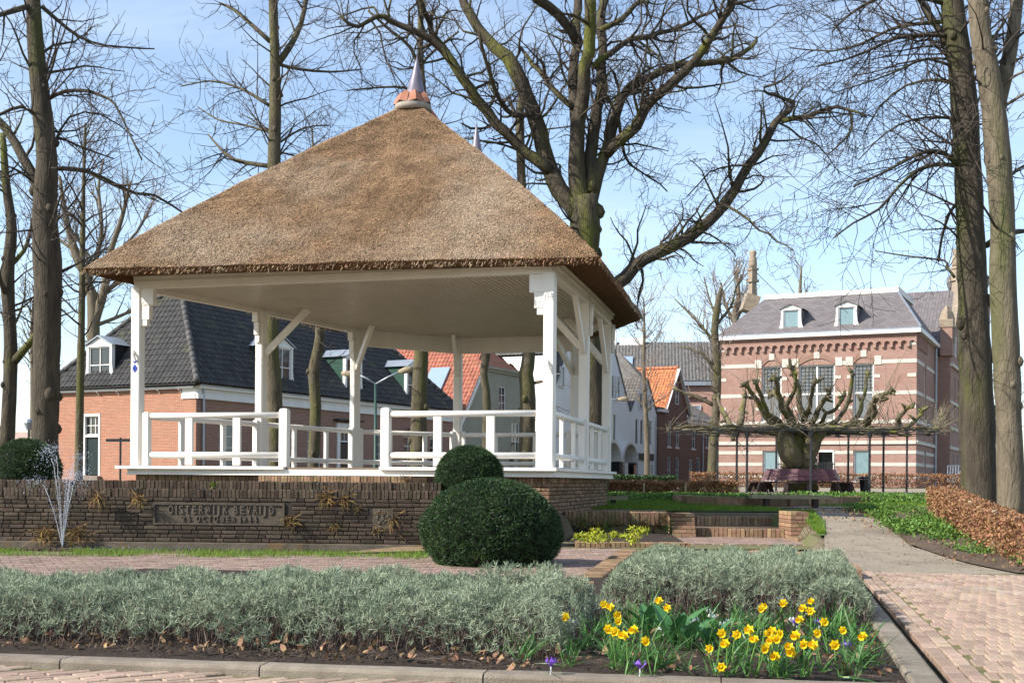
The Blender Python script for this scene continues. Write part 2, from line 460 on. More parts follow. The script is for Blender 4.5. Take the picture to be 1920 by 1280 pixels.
def sheet(name, left, right, m, dz=0.0, zf=None, n=40, sub=6, kind='structure', bumpy=0):
    """sheet between two polylines given as (x,y); follows the ground"""
    def pl(pts, t):
        k = t * (len(pts) - 1); i = min(int(k), len(pts) - 2); f = k - i
        return Vector(pts[i]).lerp(Vector(pts[i + 1]), f)
    mb = MB(); zf = zf or h
    for j in range(n + 1):
        a, b = pl(left, j / n), pl(right, j / n)
        for i in range(sub + 1):
            p = a.lerp(b, i / sub)
            e = min(1, i / 5, (sub - i) / 5, j / 3, (n - j) / 3)
            z = zf(p.x, p.y) + dz + bumpy * e * (noise.noise((p.x * 1.3, p.y * 1.3, 3)) + .5)
            mb.v.append((p.x, p.y, z))
    for j in range(n):
        for i in range(sub):
            q = j * (sub + 1) + i
            mb.f.append((q, q + 1, q + sub + 2, q + sub + 1)); mb.u.extend([(0, 0)] * 4)
    o = mb.build(name, m, smooth=True)
    if kind: o['kind'] = kind
    return o

path = sheet('gravel_path', [(4.05, 13.6), (4.5, 17.6), (5.35, 21), (5.95, 23.5), (6.25, 26), (6.3, 28.4)],
             [(6.9, 13.9), (6.35, 16.2), (6.05, 18.6), (6.6, 21.5), (7.2, 25), (7.6, 29.6)], M['gravel'], -.03, n=60, sub=10)
cross = sheet('garden_path', [(4.4, 29.6), (6.5, 29.0), (8, 29.2), (12, 30.2), (20, 31.5)], [(4.6, 30.5), (6.8, 30.3), (8.5, 30.5), (12, 31.4), (20, 32.8)], M['gravel'], -.022)
lawn = sheet('lawn', [(1.5, 26.25), (3.5, 26.25), (6, 26.35), (8, 28.5), (11, 31)], [(.5, 42), (4, 42), (7, 41.5), (9, 41), (14, 40)], M['lawn'], -.045, n=40, sub=40)
lawn2 = sheet('lawn_strip', [(5.0, 20.0), (5.5, 22.5), (5.75, 25.2)], [(5.12, 20.0), (5.78, 22.6), (6.2, 25.5)], M['lawn'], -.02, n=12)
bed_right = sheet('planting_bed', [(5.9, 14.3), (6.0, 16.5), (6.1, 18.7), (6.65, 21.5), (7.3, 25), (7.7, 28)],
                  [(12, 14.3), (12, 17), (12, 19), (13, 22), (13, 25), (12, 28)], M['soil2'], -.01, n=60, sub=30, bumpy=.09)
tree_ground = sheet('tree_terrace', [(5.8, 40.5), (9, 40.2), (13, 40.2), (18, 41)], [(6, 66), (10, 64), (15, 62), (26, 60)], M['gravel'], .02, n=20)

# site axes: V runs away along the kerb, U to the right
TH = math.radians(12.3)
V2 = Vector((math.sin(TH), math.cos(TH))); U2 = Vector((math.cos(TH), -math.sin(TH)))
CORNER = Vector((1.98, 5.50))
TF = math.radians(9.4)
UF = Vector((math.cos(TF), -math.sin(TF))); VF = Vector((math.sin(TF), math.cos(TF)))

def in_frame(p, m=40):
    if p.y < 1: return False
    c, s = math.cos(ROLL), math.sin(ROLL)
    a, b = p.x * FPX / p.y, (EYE - p.z) * FPX / p.y
    x, y = 960 + c * a - s * b, HORIZ + s * a + c * b
    return -m < x < 1920 + m and -m < y < 1280 + m

def brick_mesh(name, L, W, H, jit=.004, r=None, bev=.006):
    """a brick lying along x, chamfered on top"""
    r = r or rng
    mb = MB()
    j = lambda: r.uniform(-jit, jit)
    b = [(-L / 2 + j(), -W / 2 + j(), 0), (L / 2 + j(), -W / 2 + j(), 0), (L / 2 + j(), W / 2 + j(), 0), (-L / 2 + j(), W / 2 + j(), 0)]
    m = [(x, y, H - bev + j() * .5) for x, y, z in b]
    t = [(x * (1 - bev * 2 / L), y * (1 - bev * 2 / W), H + j() * .5) for x, y, z in b]
    for lo, hi in ((b, m), (m, t)):
        for k in range(4):
            mb.poly([lo[k], lo[(k + 1) % 4], hi[(k + 1) % 4], hi[k]])
    mb.poly(t)
    return mb.mesh(name)

def lay_paving(name, bricks, L, W, H, rot, m_obj, m_isl, maxobj, parent, pname='paving_brick'):
    """bricks: list of (x,y,z) centres; the nearest maxobj in view become objects, the rest one joined part"""
    vis = [b for b in bricks if in_frame(Vector(b), 600)]
    vis.sort(key=lambda b: (not in_frame(Vector(b), 10), b[1]))
    meshes = [brick_mesh(pname, L, W, H) for _ in range(5)]
    for me in meshes: me.materials.append(m_obj)
    maxobj = min(maxobj, sum(in_frame(Vector(b), 10) for b in vis))
    for b in vis[:maxobj]:
        o = link(pname, meshes[rng.randrange(5)])
        o.location = (b[0], b[1], b[2] - H + rng.uniform(-.003, .003))
        o.rotation_euler = (rng.uniform(-.012, .012), rng.uniform(-.02, .02), rot + rng.uniform(-.012, .012))
        bpy_update(o); set_parent(o, parent)
    rest = vis[maxobj:]
    if rest:
        mb = MB(); c, s = math.cos(rot), math.sin(rot)
        for b in rest:
            dz = rng.uniform(-.003, .003)
            l, w = L / 2 - rng.uniform(0, .004), W / 2 - rng.uniform(0, .004)
            P = []
            for zz, k in ((b[2] - H, 1), (b[2] - .004 + dz, 1), (b[2] + dz, .93)):
                for sx, sy in ((-1, -1), (1, -1), (1, 1), (-1, 1)):
                    x, y = sx * l * k, sy * w * (1 - (1 - k) * L / W)
                    P.append((b[0] + c * x - s * y, b[1] + s * x + c * y, zz))
            i0 = len(mb.v); mb.v.extend(P)
            for a in (0, 4):
                for k in range(4):
                    mb.f.append((i0 + a + k, i0 + a + (k + 1) % 4, i0 + a + 4 + (k + 1) % 4, i0 + a + 4 + k)); mb.u.extend([(0, 0)] * 4)
            mb.f.append((i0 + 8, i0 + 9, i0 + 10, i0 + 11)); mb.u.extend([(0, 0)] * 4)
        o = mb.build(pname + 's', m_isl, parent); o['kind'] = 'stuff'

# right pavement (bricks run away from the camera in rows)
pav = MB()
def uvp(u, v, z=0.0): p = CORNER + U2 * u + V2 * v; return (p.x, p.y, z)
pav.poly([uvp(.05, -6, -.012), uvp(9, -6, -.012), (12.5, 14.4, -.012), uvp(.2, 8.75, -.012)])
pav.poly([uvp(-8, -6, -.012), uvp(.05, -6, -.012), uvp(.05, .04, -.012), (*(CORNER - UF * 8 + VF * .04), -.012)])
pav.poly([uvp(-8, -6, .033), uvp(-.12, -6, .033), uvp(-.12, .02, .033), (*(CORNER - UF * 8 + VF * .03), .033)])
pavement = pav.build('brick_pavement', M['sandjoint']); pavement['kind'] = 'structure'
cells = []
rl, rw = .240, .0765
nrow = int(8.9 / rl)
for i in range(-10, nrow):
    for k in range(3, 90):
        u = .12 + k * rw + ((i % 2) * .5) * rw; v = i * rl + .12
        p = CORNER + U2 * u + V2 * v
        if p.y > 14.3 + (p.x - 4) * .02: continue
        cells.append((p.x, p.y, 0))
# two gutter rows beside the kerb, laid lengthways
for i in range(-8, 44):
    for k in range(2):
        p = CORNER + U2 * (.16 + k * .095) + V2 * (i * .205 + k * .1)
        cells.append((p.x, p.y, 0.002))
cells = [c for c in cells]
edge_cells = [c for c in cells if c[2] > .001]; cells = [c for c in cells if c[2] < .001]
lay_paving('p', cells, rl - .012, rw - .008, .05, math.pi / 2 - TH, M['paver'], M['paver_isl'], 190, pavement)
lay_paving('p', edge_cells, .196, .086, .05, math.pi / 2 - TH, M['paver'], M['paver_isl'], 30, pavement)
# foreground strip, laid diagonally
cells = []
ang = math.radians(33)
for i in range(-60, 60):
    for k in range(-80, 80):
        a, b = i * .215 + (k % 2) * .107, k * .078
        x, y = -0.6 + a * math.cos(ang) - b * math.sin(ang), 5.6 + a * math.sin(ang) + b * math.cos(ang)
        q = Vector((x, y)) - CORNER
        if q.dot(VF) > -.04 or q.dot(VF) < -1.6 or q.dot(U2) > -.12: continue
        cells.append((x, y, .045))
lay_paving('p', cells, .205, .07, .05, ang, M['paver'], M['paver_isl'], 80, pavement)

# kerbs
def kerb(name, A, B, joints, w, z1, label, inner):
    """A,B 2d line of the outer top edge; inner = 2d direction to the bed"""
    k = empty(name, (A.x, A.y, 0), label, 'kerb')
    d = (B - A).normalized(); L = (B - A).length
    js = [0] + joints + [L]
    for a, b in zip(js, js[1:]):
        mb = MB(); n = 8
        prof = [(0, -.12), (0, z1 - .018), (.006, z1 - .006), (.02, z1), (w - .015, z1), (w, z1 - .01), (w, -.12)]
        ring = []
        for i in range(n + 1):
            t = a + .004 + (b - a - .008) * i / n
            ring.append([(A.x + d.x * t + inner.x * (o + .004 * noise.noise((t * 2, o * 9, 1))), A.y + d.y * t + inner.y * o, z + (.004 * noise.noise((t * 3, o * 7, 5)) if z > 0 else 0)) for o, z in prof])
        for i in range(n):
            for q in range(len(prof) - 1):
                mb.poly([ring[i][q], ring[i + 1][q], ring[i + 1][q + 1], ring[i][q + 1]])
        mb.poly(ring[0]); mb.poly(ring[n][::-1])
        mb.build('kerb_stone', M['concrete'], k)
    return k
Lk = 7.4
A = CORNER - UF * Lk
kerb('stone_kerb', A, CORNER, [Lk - q for q in (6.45, 5.4, 4.32, 3.26, 2.14, 1.02)], .15, .085, 'long grey concrete kerb along the front of the flower bed', VF)
kerb('stone_kerb', CORNER, CORNER + V2 * 8.2, [1.0, 2.02, 3.05, 4.1, 5.1, 6.15, 7.15], .15, .08, 'grey concrete kerb between the flower bed and the brick pavement', -U2)

# soil of the front beds
bed = sheet('flower_bed_soil', [tuple(CORNER - UF * 7.4 + VF * .14), uvp(-.14, .14)[:2]], [uvp(-7.4, 6.2)[:2], uvp(-.15, 6.6)[:2]], M['soil'], .045, zf=lambda x, y: 0, n=70, sub=60, bumpy=.05)

# lower terrace in front of the pond and round to the steps
ter = MB()
ter.poly([(-14, 11.7, -.012), (.78, 11.55, -.012), (1.78, 17.2, -.012), (2.3, 18.6, -.012), (3.0, 19.0, -.012), (4.9, 19.0, -.012), (5.5, 23.4, -.012), (3.0, 23.5, -.012), (1.3, 22, -.012), (1.3, 19, -.012), (-1.2, 18.9, -.012), (-1.2, 17.05, -.012), (-14, 17.05, -.012)])
terrace = ter.build('lower_terrace', M['sandjoint']); terrace['kind'] = 'structure'
cells = []
ang = math.radians(24)
for i in range(-90, 60):
    for k in range(-110, 160):
        a, b = i * .225 + (k % 2) * .112, k * .082
        x, y = a * math.cos(ang) - b * math.sin(ang) - 1, 14 + a * math.sin(ang) + b * math.cos(ang)
        if y < 11.95 or x < -9: continue
        right = .5 + (y - 11.55) * .177
        ok = (x < right and y < 16.6 + .1 * noise.noise((x, 0, 0)) and (x > -1.2 or y < 16.6)) or (x > -1.0 and x < right and y < 18.7) or (1.6 < x < 5.1 and 20.3 < y < 23.1)
        if ok: cells.append((x, y, .0))
lay_paving('t', cells, .213, .073, .05, ang, M['terrace_isl'], M['terrace_isl'], 0, terrace, 'terrace_brick')

# ------------------------------------------------------------------ brickwork
def face_bricks(parent, A, B, z0, courses, ch, Ls, skip, maxobj, m_obj, m_isl, depth=.10, pname='brick', order=None):
    """bricks in the face running A->B (2d, outward normal to the right of A->B), mixed stretchers and headers"""
    d = (B - A).normalized(); L = (B - A).length
    nrm = Vector((d.y, -d.x))
    todo = []
    for c in range(courses):
        t = -rng.uniform(0, Ls); k = c % 2
        while t < L:
            w = Ls if k % 2 == 0 else Ls / 2
            if rng.random() < .12: w = Ls
            a, b = max(t, 0), min(t + w, L)
            z = z0 + c * ch
            if b - a > .04 and not (skip and skip((a + b) / 2, z + ch / 2, a, b)):
                todo.append((a, b, z))
            t += w; k += 1
    meshes = {}
    vis = []
    for a, b, z in todo:
        p = A + d * (a + b) / 2
        vis.append((0 if in_frame(Vector((p.x, p.y, z)), 0) else 1, a, b, z))
    if order: vis.sort(key=lambda q: (q[0], order(q)))
    else: vis.sort(key=lambda q: q[0])
    rest = MB()
    for i, (o_, a, b, z) in enumerate(vis):
        w = b - a - .012; hh = ch - .011
        c = A + d * ((a + b) / 2)
        out = rng.uniform(-.006, .008)
        if i < maxobj:
            key = (round(w, 2), rng.randrange(3))
            if key not in meshes:
                me = brick_mesh(pname, w, hh, depth, .004, bev=.008)
                me.materials.append(m_obj); meshes[key] = me
            o = link(pname, meshes[key])
            # local x along wall, local y up, local z outward
            R = Matrix(((d.x, 0, nrm.x), (d.y, 0, nrm.y), (0, 1, 0))).to_4x4()
            p = Vector((c.x, c.y, z + ch / 2)) - Vector((nrm.x, nrm.y, 0)) * (depth - out)
            o.matrix_basis = Matrix.Translation(p) @ R @ Matrix.Rotation(rng.uniform(-.012, .012), 4, 'Z')
            o.scale = (w / key[0], 1, 1) if False else o.scale
            set_parent(o, parent)
        else:
            j = lambda: rng.uniform(-.004, .004)
            n3 = Vector((nrm.x, nrm.y, 0)); d3 = Vector((d.x, d.y, 0)); c3 = Vector((c.x, c.y, z + ch / 2))
            q = []
            for e, sh in ((-depth, 0), (out - .008, 0), (out, .007)):
                for sx, sz in ((-1, -1), (1, -1), (1, 1), (-1, 1)):
                    q.append(c3 + n3 * e + d3 * (sx * (w / 2 - sh) + j()) + Vector((0, 0, sz * (hh / 2 - sh) + j() * .6)))
            i0 = len(rest.v); rest.v.extend([tuple(x) for x in q])
            for s_ in (0, 4):
                for k in range(4):
                    rest.f.append((i0 + s_ + k, i0 + s_ + (k + 1) % 4, i0 + s_ + 4 + (k + 1) % 4, i0 + s_ + 4 + k)); rest.u.extend([(0, 0)] * 4)
            rest.f.append((i0 + 8, i0 + 9, i0 + 10, i0 + 11)); rest.u.extend([(0, 0)] * 4)
    if rest.v:
        o = rest.build(pname + '_field', m_isl, parent); o['kind'] = 'stuff'

def soldiers(name, A, B, z0, z1, depth, pitch, m, parent, objs=False, pname='soldier_brick'):
    """upright bricks along A->B, seen from the right of A->B, tops visible"""
    d = (B - A).normalized(); L = (B - A).length; nrm = Vector((d.y, -d.x))
    n = max(1, int(L / pitch)); mb = MB()
    for i in range(n):
        t0, t1 = L * i / n + .005, L * (i + 1) / n - .005
        o = rng.uniform(-.01, .008); zt = z1 + rng.uniform(-.008, .006)
        P = []
        for zz, sh in ((z0, 0), (zt - .012, 0), (zt, .008)):
            for t, e in ((t0 + sh, o - sh), (t1 - sh, o - sh), (t1 - sh, -depth), (t0 + sh, -depth)):
                q = A + d * t + nrm * e
                P.append((q.x, q.y, zz))
        m1 = mb if not objs else MB()
        i0 = len(m1.v); m1.v.extend(P)
        for s_ in (0, 4):
            for k in range(4):
                m1.f.append((i0 + s_ + k, i0 + s_ + (k + 1) % 4, i0 + s_ + 4 + (k + 1) % 4, i0 + s_ + 4 + k)); m1.u.extend([(0, 0)] * 4)
        m1.f.append((i0 + 8, i0 + 9, i0 + 10, i0 + 11)); m1.u.extend([(0, 0)] * 4)
        if objs: m1.build(pname, m, parent)
    if not objs:
        o = mb.build(name, m, parent); o['kind'] = 'stuff'

WA, WB = Vector((-10.6, 19.08)), Vector((-.85, 18.66))
wall = empty('retaining_wall', (WA.x, WA.y, 0), 'dark weathered brick retaining wall with memorial stone behind the pond', 'wall')
wd = (WB - WA).normalized(); wn2 = Vector((wd.y, -wd.x))
mb = MB()
def wp(t, e, z): q = WA + wd * t + wn2 * e; return Vector((q.x, q.y, z))
WL = (WB - WA).length
mb.hexa([wp(0, -.014, -.3), wp(WL, -.014, -.3), wp(WL, -.3, -.3), wp(0, -.3, -.3), wp(0, -.014, .72), wp(WL, -.014, .72), wp(WL, -.3, .72), wp(0, -.3, .72)])
mb.build('wall_core', M['joint'], wall)
def wall_t(x): return (x - WA.x) / wd.x
PL0, PL1, PZ0, PZ1 = wall_t(-5.52), wall_t(-3.47), .29, .655
CR0, CR1, CRZ0, CRZ1 = wall_t(-2.13), wall_t(-1.80), .27, .58
def wskip(t, z, a, b): return (PL0 < b - .05 and a + .05 < PL1 and PZ0 < z < PZ1) or (CR0 < t < CR1 and CRZ0 < z < CRZ1)
face_bricks(wall, WA, WB, .035, 11, .0625, .235, wskip, 300, M['wallbrick'], M['wallbrick_stuff'], order=lambda q: -q[1])
soldiers('soldier_course', WA, WB, .725, .85, .22, .0605, M['wallbrick_stuff'], wall)
mb = MB()   # concrete plinth at the water line
mb.hexa([wp(0, .10, -.3), wp(WL, .10, -.3), wp(WL, -.01, -.3), wp(0, -.01, -.3), wp(0, .085, .02), wp(WL, .085, .02), wp(WL, -.01, .035), wp(0, -.01, .035)])
mb.build('plinth', mat('wet_plinth', (.13, .105, .075), (.06, .05, .035), 5, .8, .4, 30, c3=(.14, .075, .02), s3=2, t3=(.55, .75)), wall)

# memorial stone: a thing of its own let into the wall
pq = empty('memorial_stone', tuple(wp((PL0 + PL1) / 2, 0, PZ0)), 'grey memorial stone in the wall with raised lettering and white lichen', 'memorial stone')
def pbox(mb, t0, t1, z0, z1, e0, e1):
    mb.hexa([wp(t0, e1, z0), wp(t1, e1, z0), wp(t1, e0, z0), wp(t0, e0, z0), wp(t0, e1, z1), wp(t1, e1, z1), wp(t1, e0, z1), wp(t0, e0, z1)])
mb = MB(); pbox(mb, PL0 + .006, PL1 - .006, PZ0 + .006, PZ1 - .006, -.1, -.012); mb.build('slab', M['plaque'], pq, bevel=.004)
mb = MB()
pbox(mb, PL0 + .008, PL1 - .008, PZ1 - .045, PZ1 - .012, -.02, .012); pbox(mb, PL0 + .008, PL1 - .008, PZ0 + .012, PZ0 + .04, -.02, .012)
pbox(mb, PL0 + .008, PL0 + .04, PZ0 + .04, PZ1 - .045, -.02, .012); pbox(mb, PL1 - .04, PL1 - .008, PZ0 + .04, PZ1 - .045, -.02, .012)
mb.build('border', M['plaque'], pq)
def text_part(s, size, width, tcen, z, parent, m):
    n = len(s); wts = [.45 if c in 'I1' else 1.25 if c in 'WO' else .55 if c == ' ' else 1.0 for c in s]; tot = sum(wts); acc = 0
    for c, w_ in zip(s, wts):
        if c != ' ': letter(c, size, tcen - width / 2 + width * (acc + w_ / 2) / tot, z, parent, m, width * w_ / tot * (.62 if c not in 'I1' else .5))
        acc += w_
def letter(s, size, tcen, z, parent, m, width, name='letter'):
    cu = bpy.data.curves.new(name, 'FONT'); cu.body = s; cu.size = size; cu.extrude = .008; cu.bevel_depth = .0025; cu.align_x = 'CENTER'; cu.space_character = 1.12
    to = bpy.data.objects.new(name, cu); COL.objects.link(to)
    dg = bpy.context.evaluated_depsgraph_get(); dg.update()
    me = bpy.data.meshes.new_from_object(to.evaluated_get(dg))
    bpy.data.objects.remove(to)
    xs_ = [v.co.x for v in me.vertices]; k = width / (max(xs_) - min(xs_))
    p = wp(tcen, -.004, z)
    R = Matrix(((wd.x, 0, wn2.x), (wd.y, 0, wn2.y), (0, 1, 0))).to_4x4()
    me.transform(Matrix.Translation(p) @ R @ Matrix.Diagonal((k, 1, 1, 1)))
    me.materials.clear(); me.materials.append(m)
    o = link(name, me, m, parent)
    return o
text_part('OISTERWIJK BEVRIJD', .175, 1.68, (PL0 + PL1) / 2 + .03, .475, pq, M['letters'])
text_part('26 OCTOBER 1944', .135, 1.2, (PL0 + PL1) / 2 + .01, .348, pq, M['letters'])

cr = empty('carved_crest_stone', tuple(wp((CR0 + CR1) / 2, 0, CRZ0)), 'small grey carved stone in the wall half hidden by dry fern', 'carved stone')
mb = MB(); pbox(mb, CR0 + .008, CR1 - .008, CRZ0, CRZ1, -.1, .004); mb.build('slab', M['plaque'], cr, bevel=.006)
mb = MB()
for q in range(26):
    t = rng.uniform(CR0 + .05, CR1 - .05); z = rng.uniform(CRZ0 + .05, CRZ1 - .04); r = rng.uniform(.012, .035)
    mb.tube([wp(t, -.01, z), wp(t, .012, z), wp(t, .02, z)], [r, r * .8, r * .2], 7)
mb.build('relief', M['plaque'], cr, smooth=True)

# terrace tiers behind the wall
tier = empty('terrace_tier', (-6, 20, .8), 'low second row of upright dark bricks stepping up behind the memorial wall', 'wall')
TA, TB = Vector((-11.5, 20.35)), Vector((-1.15, 19.9))
soldiers('soldier_course', TA, TB, .80, .975, .26, .062, M['wallbrick_stuff'], tier)
mb = MB(); mb.hexa([wp(-1, -.2, .0), wp(WL, -.2, .0), (-.9, 22.2, .0), (-11.5, 22.8, .0), wp(-1, -.2, .80), wp(WL, -.2, .80), (-.9, 22.2, .80), (-11.5, 22.8, .80)])
mb.build('tier_soil', M['soil2'], tier)
mb = MB(); mb.hexa([(-11.5, 20.4, .7), (-1.15, 20.0, .7), (-1.15, 22.2, .7), (-11.5, 22.8, .7), (-11.5, 20.4, .955), (-1.15, 20.0, .955), (-1.15, 22.2, .955), (-11.5, 22.8, .955)])
mb.build('tier_paving', M['tanbrick_isl'], tier)
st = empty('entrance_step', (-3.2, 21.3, .95), 'tan brick entrance step below the opening of the bandstand', 'step')
SA, SB = Vector((-4.50, 21.75)), Vector((-1.85, 21.05))
soldiers('soldier_course', SA, SB, .955, 1.075, .28, .062, M['tanbrick_isl'], st)
sd = (SB - SA).normalized(); sn = Vector((sd.y, -sd.x))
mb = MB()
q = [SA - sn * .25, SB - sn * .25, SB - sn * 1.2, SA - sn * 1.2]
mb.hexa([(*p, .9) for p in q] + [(*p, 1.068) for p in q]); mb.build('step_core', M['tanbrick_isl'], st)

# garden steps with piers
gs = empty('garden_steps', (4.2, 23.2, 0), 'two broad garden steps of upright tan bricks beside the bandstand', 'steps')
S1a, S1b = gp(1299, 1005).xy, gp(1471, 1008).xy
soldiers('s', S1a, S1b, -.02, .155, .20, .078, M['tanbrick'], gs, True, 'riser_brick')
S2a, S2b = gp(1299, 983, .16).xy, gp(1471, 984, .16).xy
soldiers('s', S2a, S2b, .13, .325, .20, .078, M['tanbrick'], gs, True, 'riser_brick')
mb = MB()
q = [S1a.lerp(S2a, .06), S1b.lerp(S2b, .06), S2b, S2a]; mb.hexa([(*p, -.1) for p in q] + [(*p, .145) for p in q])
mb.build('tread', M['tanbrick_isl'], gs)
mb = MB()
q = [S2a.lerp(S2a + Vector((0, 1)), .17), S2b + Vector((0, .17)), S2b + Vector((.2, 1.5)), S2a + Vector((.2, 1.5))]
mb.hexa([(*p, 0) for p in q] + [(q[0].x, q[0].y, .315), (q[1].x, q[1].y, .315), (q[2].x, q[2].y, .40), (q[3].x, q[3].y, .40)])
mb.build('landing', M['tanbrick_isl'], gs)
def pier(x0, x1, y, dep, z1, slope, label):
    p = empty('brick_pier', ((x0 + x1) / 2, y, 0), label, 'pier')
    n = int(z1 / .068)
    for c in range(n):
        z = c * z1 / n; f = y + slope * (c / n)
        for k in range(2):
            a, b = (x0, (x0 + x1) / 2 + (.05 if c % 2 else -.05)) if k == 0 else ((x0 + x1) / 2 + (.05 if c % 2 else -.05), x1)
            mb = MB(); o = rng.uniform(-.008, .008)
            mb.box(a + .004, b - .004, f + o, y + dep, z + .004, z + z1 / n - .005)
            mb.build('brick', M['tanbrick'], p, bevel=.006)
    mb = MB(); mb.box(x0 + .02, x1 - .02, y + slope + .02, y + dep - .02, 0, z1 - .01); mb.build('pier_core', M['joint'], p)
pier(2.98, 3.42, 22.75, .9, .44, .28, 'short sloping brick pier left of the garden steps')
pier(5.07, 5.40, 22.3, 1.0, .50, 0, 'square brick pier right of the garden steps')
mb = MB(); mb.box(5.0, 5.55, 21.4, 22.29, -.05, .06); mb.build('pier_plinth', M['tanbrick_isl'], None).__setitem__('label', 'flat brick block in front of the right step pier')
bpy.data.objects['pier_plinth']['category'] = 'brick block'

# low wall between the bandstand and the steps
lw = empty('low_garden_wall', (2, 24, 0), 'low wall of upright bricks behind the yellow plants', 'wall')
LA, LB = Vector((1.0, 23.2)), Vector((3.02, 23.35))
soldiers('soldier_course', LA, LB, .2, .45, .3, .075, M['tanbrick_isl'], lw)
mb = MB(); mb.hexa([(1.0, 23.23, -.1), (3.0, 23.38, -.1), (3.0, 24.2, -.1), (1.0, 24.2, -.1), (1.0, 23.23, .25), (3.0, 23.38, .25), (3.0, 24.2, .43), (1.0, 24.2, .43)]); mb.build('wall_core', M['joint'], lw)
ub = sheet('upper_terrace', [(.9, 23.6), (3.0, 23.7)], [(1.6, 26.2), (3.3, 26.2)], M['tanbrick_isl'], -.01, zf=lambda x, y: .435)
yb = sheet('yellow_bed_soil', [(.9, 19.4), (1.2, 23.2)], [(2.75, 19.2), (3.0, 23.3)], M['soil'], .05, zf=lambda x, y: 0, n=20, sub=20, bumpy=.05)
# brick edging of the beds
ed = empty('bed_edging', (.9, 12, 0), 'mossy brick edging between the two lavender beds', 'edging')
soldiers('soldier_course', Vector((.60, 10.4)), Vector((1.75, 17.1)), -.1, .075, .22, .075, M['tanbrick_isl'], ed)
ed2 = empty('bed_edging', (3, 20.3, 0), 'short brick edging in front of the yellow plants', 'edging')
soldiers('soldier_course', Vector((1.0, 19.2)), Vector((2.8, 19.2)), -.1, .07, .2, .075, M['tanbrick_isl'], ed2)
ed3 = empty('bed_edging', (-5, 11.8, 0), 'mossy upright brick edging behind the left lavender bed', 'edging')
soldiers('soldier_course', Vector((-7.5, 11.85)), Vector((.6, 11.45)), -.15, .03, .2, .075, M['wallbrick_stuff'], ed3)
ed4 = empty('bed_edging', (4.2, 15.5, 0), 'uneven brick edging between the right lavender bed and the gravel path', 'edging')
soldiers('soldier_course', Vector((3.2, 16.6)), Vector((4.15, 16.0)), -.1, .1, .2, .09, M['tanbrick_isl'], ed4)
soldiers('edging_bricks', Vector((3.72, 13.0)), Vector((4.15, 16.0)), -.1, .12, .2, .2, M['tanbrick_isl'], ed4)

# pond
wt = MB(); wt.poly([(-12, 17.0, -.05), (-1.0, 17.0, -.05), (-1.0, 18.8, -.05), (-12, 18.9, -.05)])
water = wt.build('pond_water', M['water']); water['kind'] = 'structure'
ped = empty('pond_edging', (-7.5, 16.9, 0), 'brick edging at the left front corner of the pond', 'edging')
soldiers('soldier_course', Vector((-12, 17.0)), Vector((-5.9, 16.97)), -.12, .03, .2, .08, M['wallbrick_stuff'], ped)
mb = MB(); mb.hexa([(-6, 16.75, -.2), (-2.4, 16.75, -.2), (-2.4, 17.02, -.2), (-6, 17.02, -.2), (-6, 16.75, .0), (-2.4, 16.75, .0), (-2.4, 17.02, .0), (-6, 17.02, .0)])
mb.hexa([(-2.4, 16.8, -.2), (-1.0, 17.6, -.2), (-1.0, 18.8, -.2), (-1.6, 18.8, -.2), (-2.4, 16.8, .01), (-1.0, 17.6, .01), (-1.0, 18.8, .01), (-1.6, 18.8, .01)])
mb.build('pond_rim', M['tanbrick_isl'], ped)
# ------------------------------------------------------------------ bandstand
PO = dict(P1=(-7.39, 24.17), P2=(.66, 22.0), P3=(1.48, 25.5), P4=(2.21, 28.83), B4=(1.61, 31.82), B3=(-1.46, 32.7), B2=(-3.97, 30.91), B1=(-5.62, 27.4))
PO = {k: Vector(v) for k, v in PO.items()}
RING = ['P1', 'P2', 'P3', 'P4', 'B4', 'B3', 'B2', 'B1']
CEN = Vector((-1.9, 27.3))
DECK, CEIL, BEAM0, BEAM1 = 1.25, 4.80, 4.72, 5.0
bs = empty('bandstand', (CEN.x, CEN.y, .5), 'white open bandstand with a large thatched roof on a brick base', 'bandstand')

# roof -------------------------------------------------------------
F1, F2 = Vector((-2.21, 26.6, 9.22)), Vector((-.94, 29.8, 8.2))
EAVE = {'P1': (-8.13, 23.0), 'P2': (1.51, 21.35), 'P4': (3.08, 29.0), 'B4': (2.2, 32.7), 'B3': (-1.6, 33.6), 'B2': (-4.7, 31.5)}
EAVE = {k: Vector(v) for k, v in EAVE.items()}
HEX = ['P1', 'P2', 'P4', 'B4', 'B3', 'B2']
APEX = {'P1': F1, 'P2': F1, 'P4': F2, 'B4': F2, 'B3': F2, 'B2': F2}
ZL = 4.80
def roof_pt(k, k2, s, t):
    """s along the eave edge, t up the slope"""
    def col(n):
        e, a = EAVE[n], APEX[n]
        b = Vector((e.x, e.y, 0)); top = Vector((a.x, a.y, 0))
        base = b.lerp(top, .012)
        p = base.lerp(top, t)
        return Vector((p.x, p.y, ZL + .16 + (a.z - ZL - .16) * t + .16 * math.sin(math.pi * min(1, t * 1.0)) ** .8 * (1 - .5 * t)))
    return col(k).lerp(col(k2), s)
roof = empty('roof', (CEN.x, CEN.y, 4.8)); set_parent(roof, bs)
mb = MB(); mlip = MB(); straw_src = []
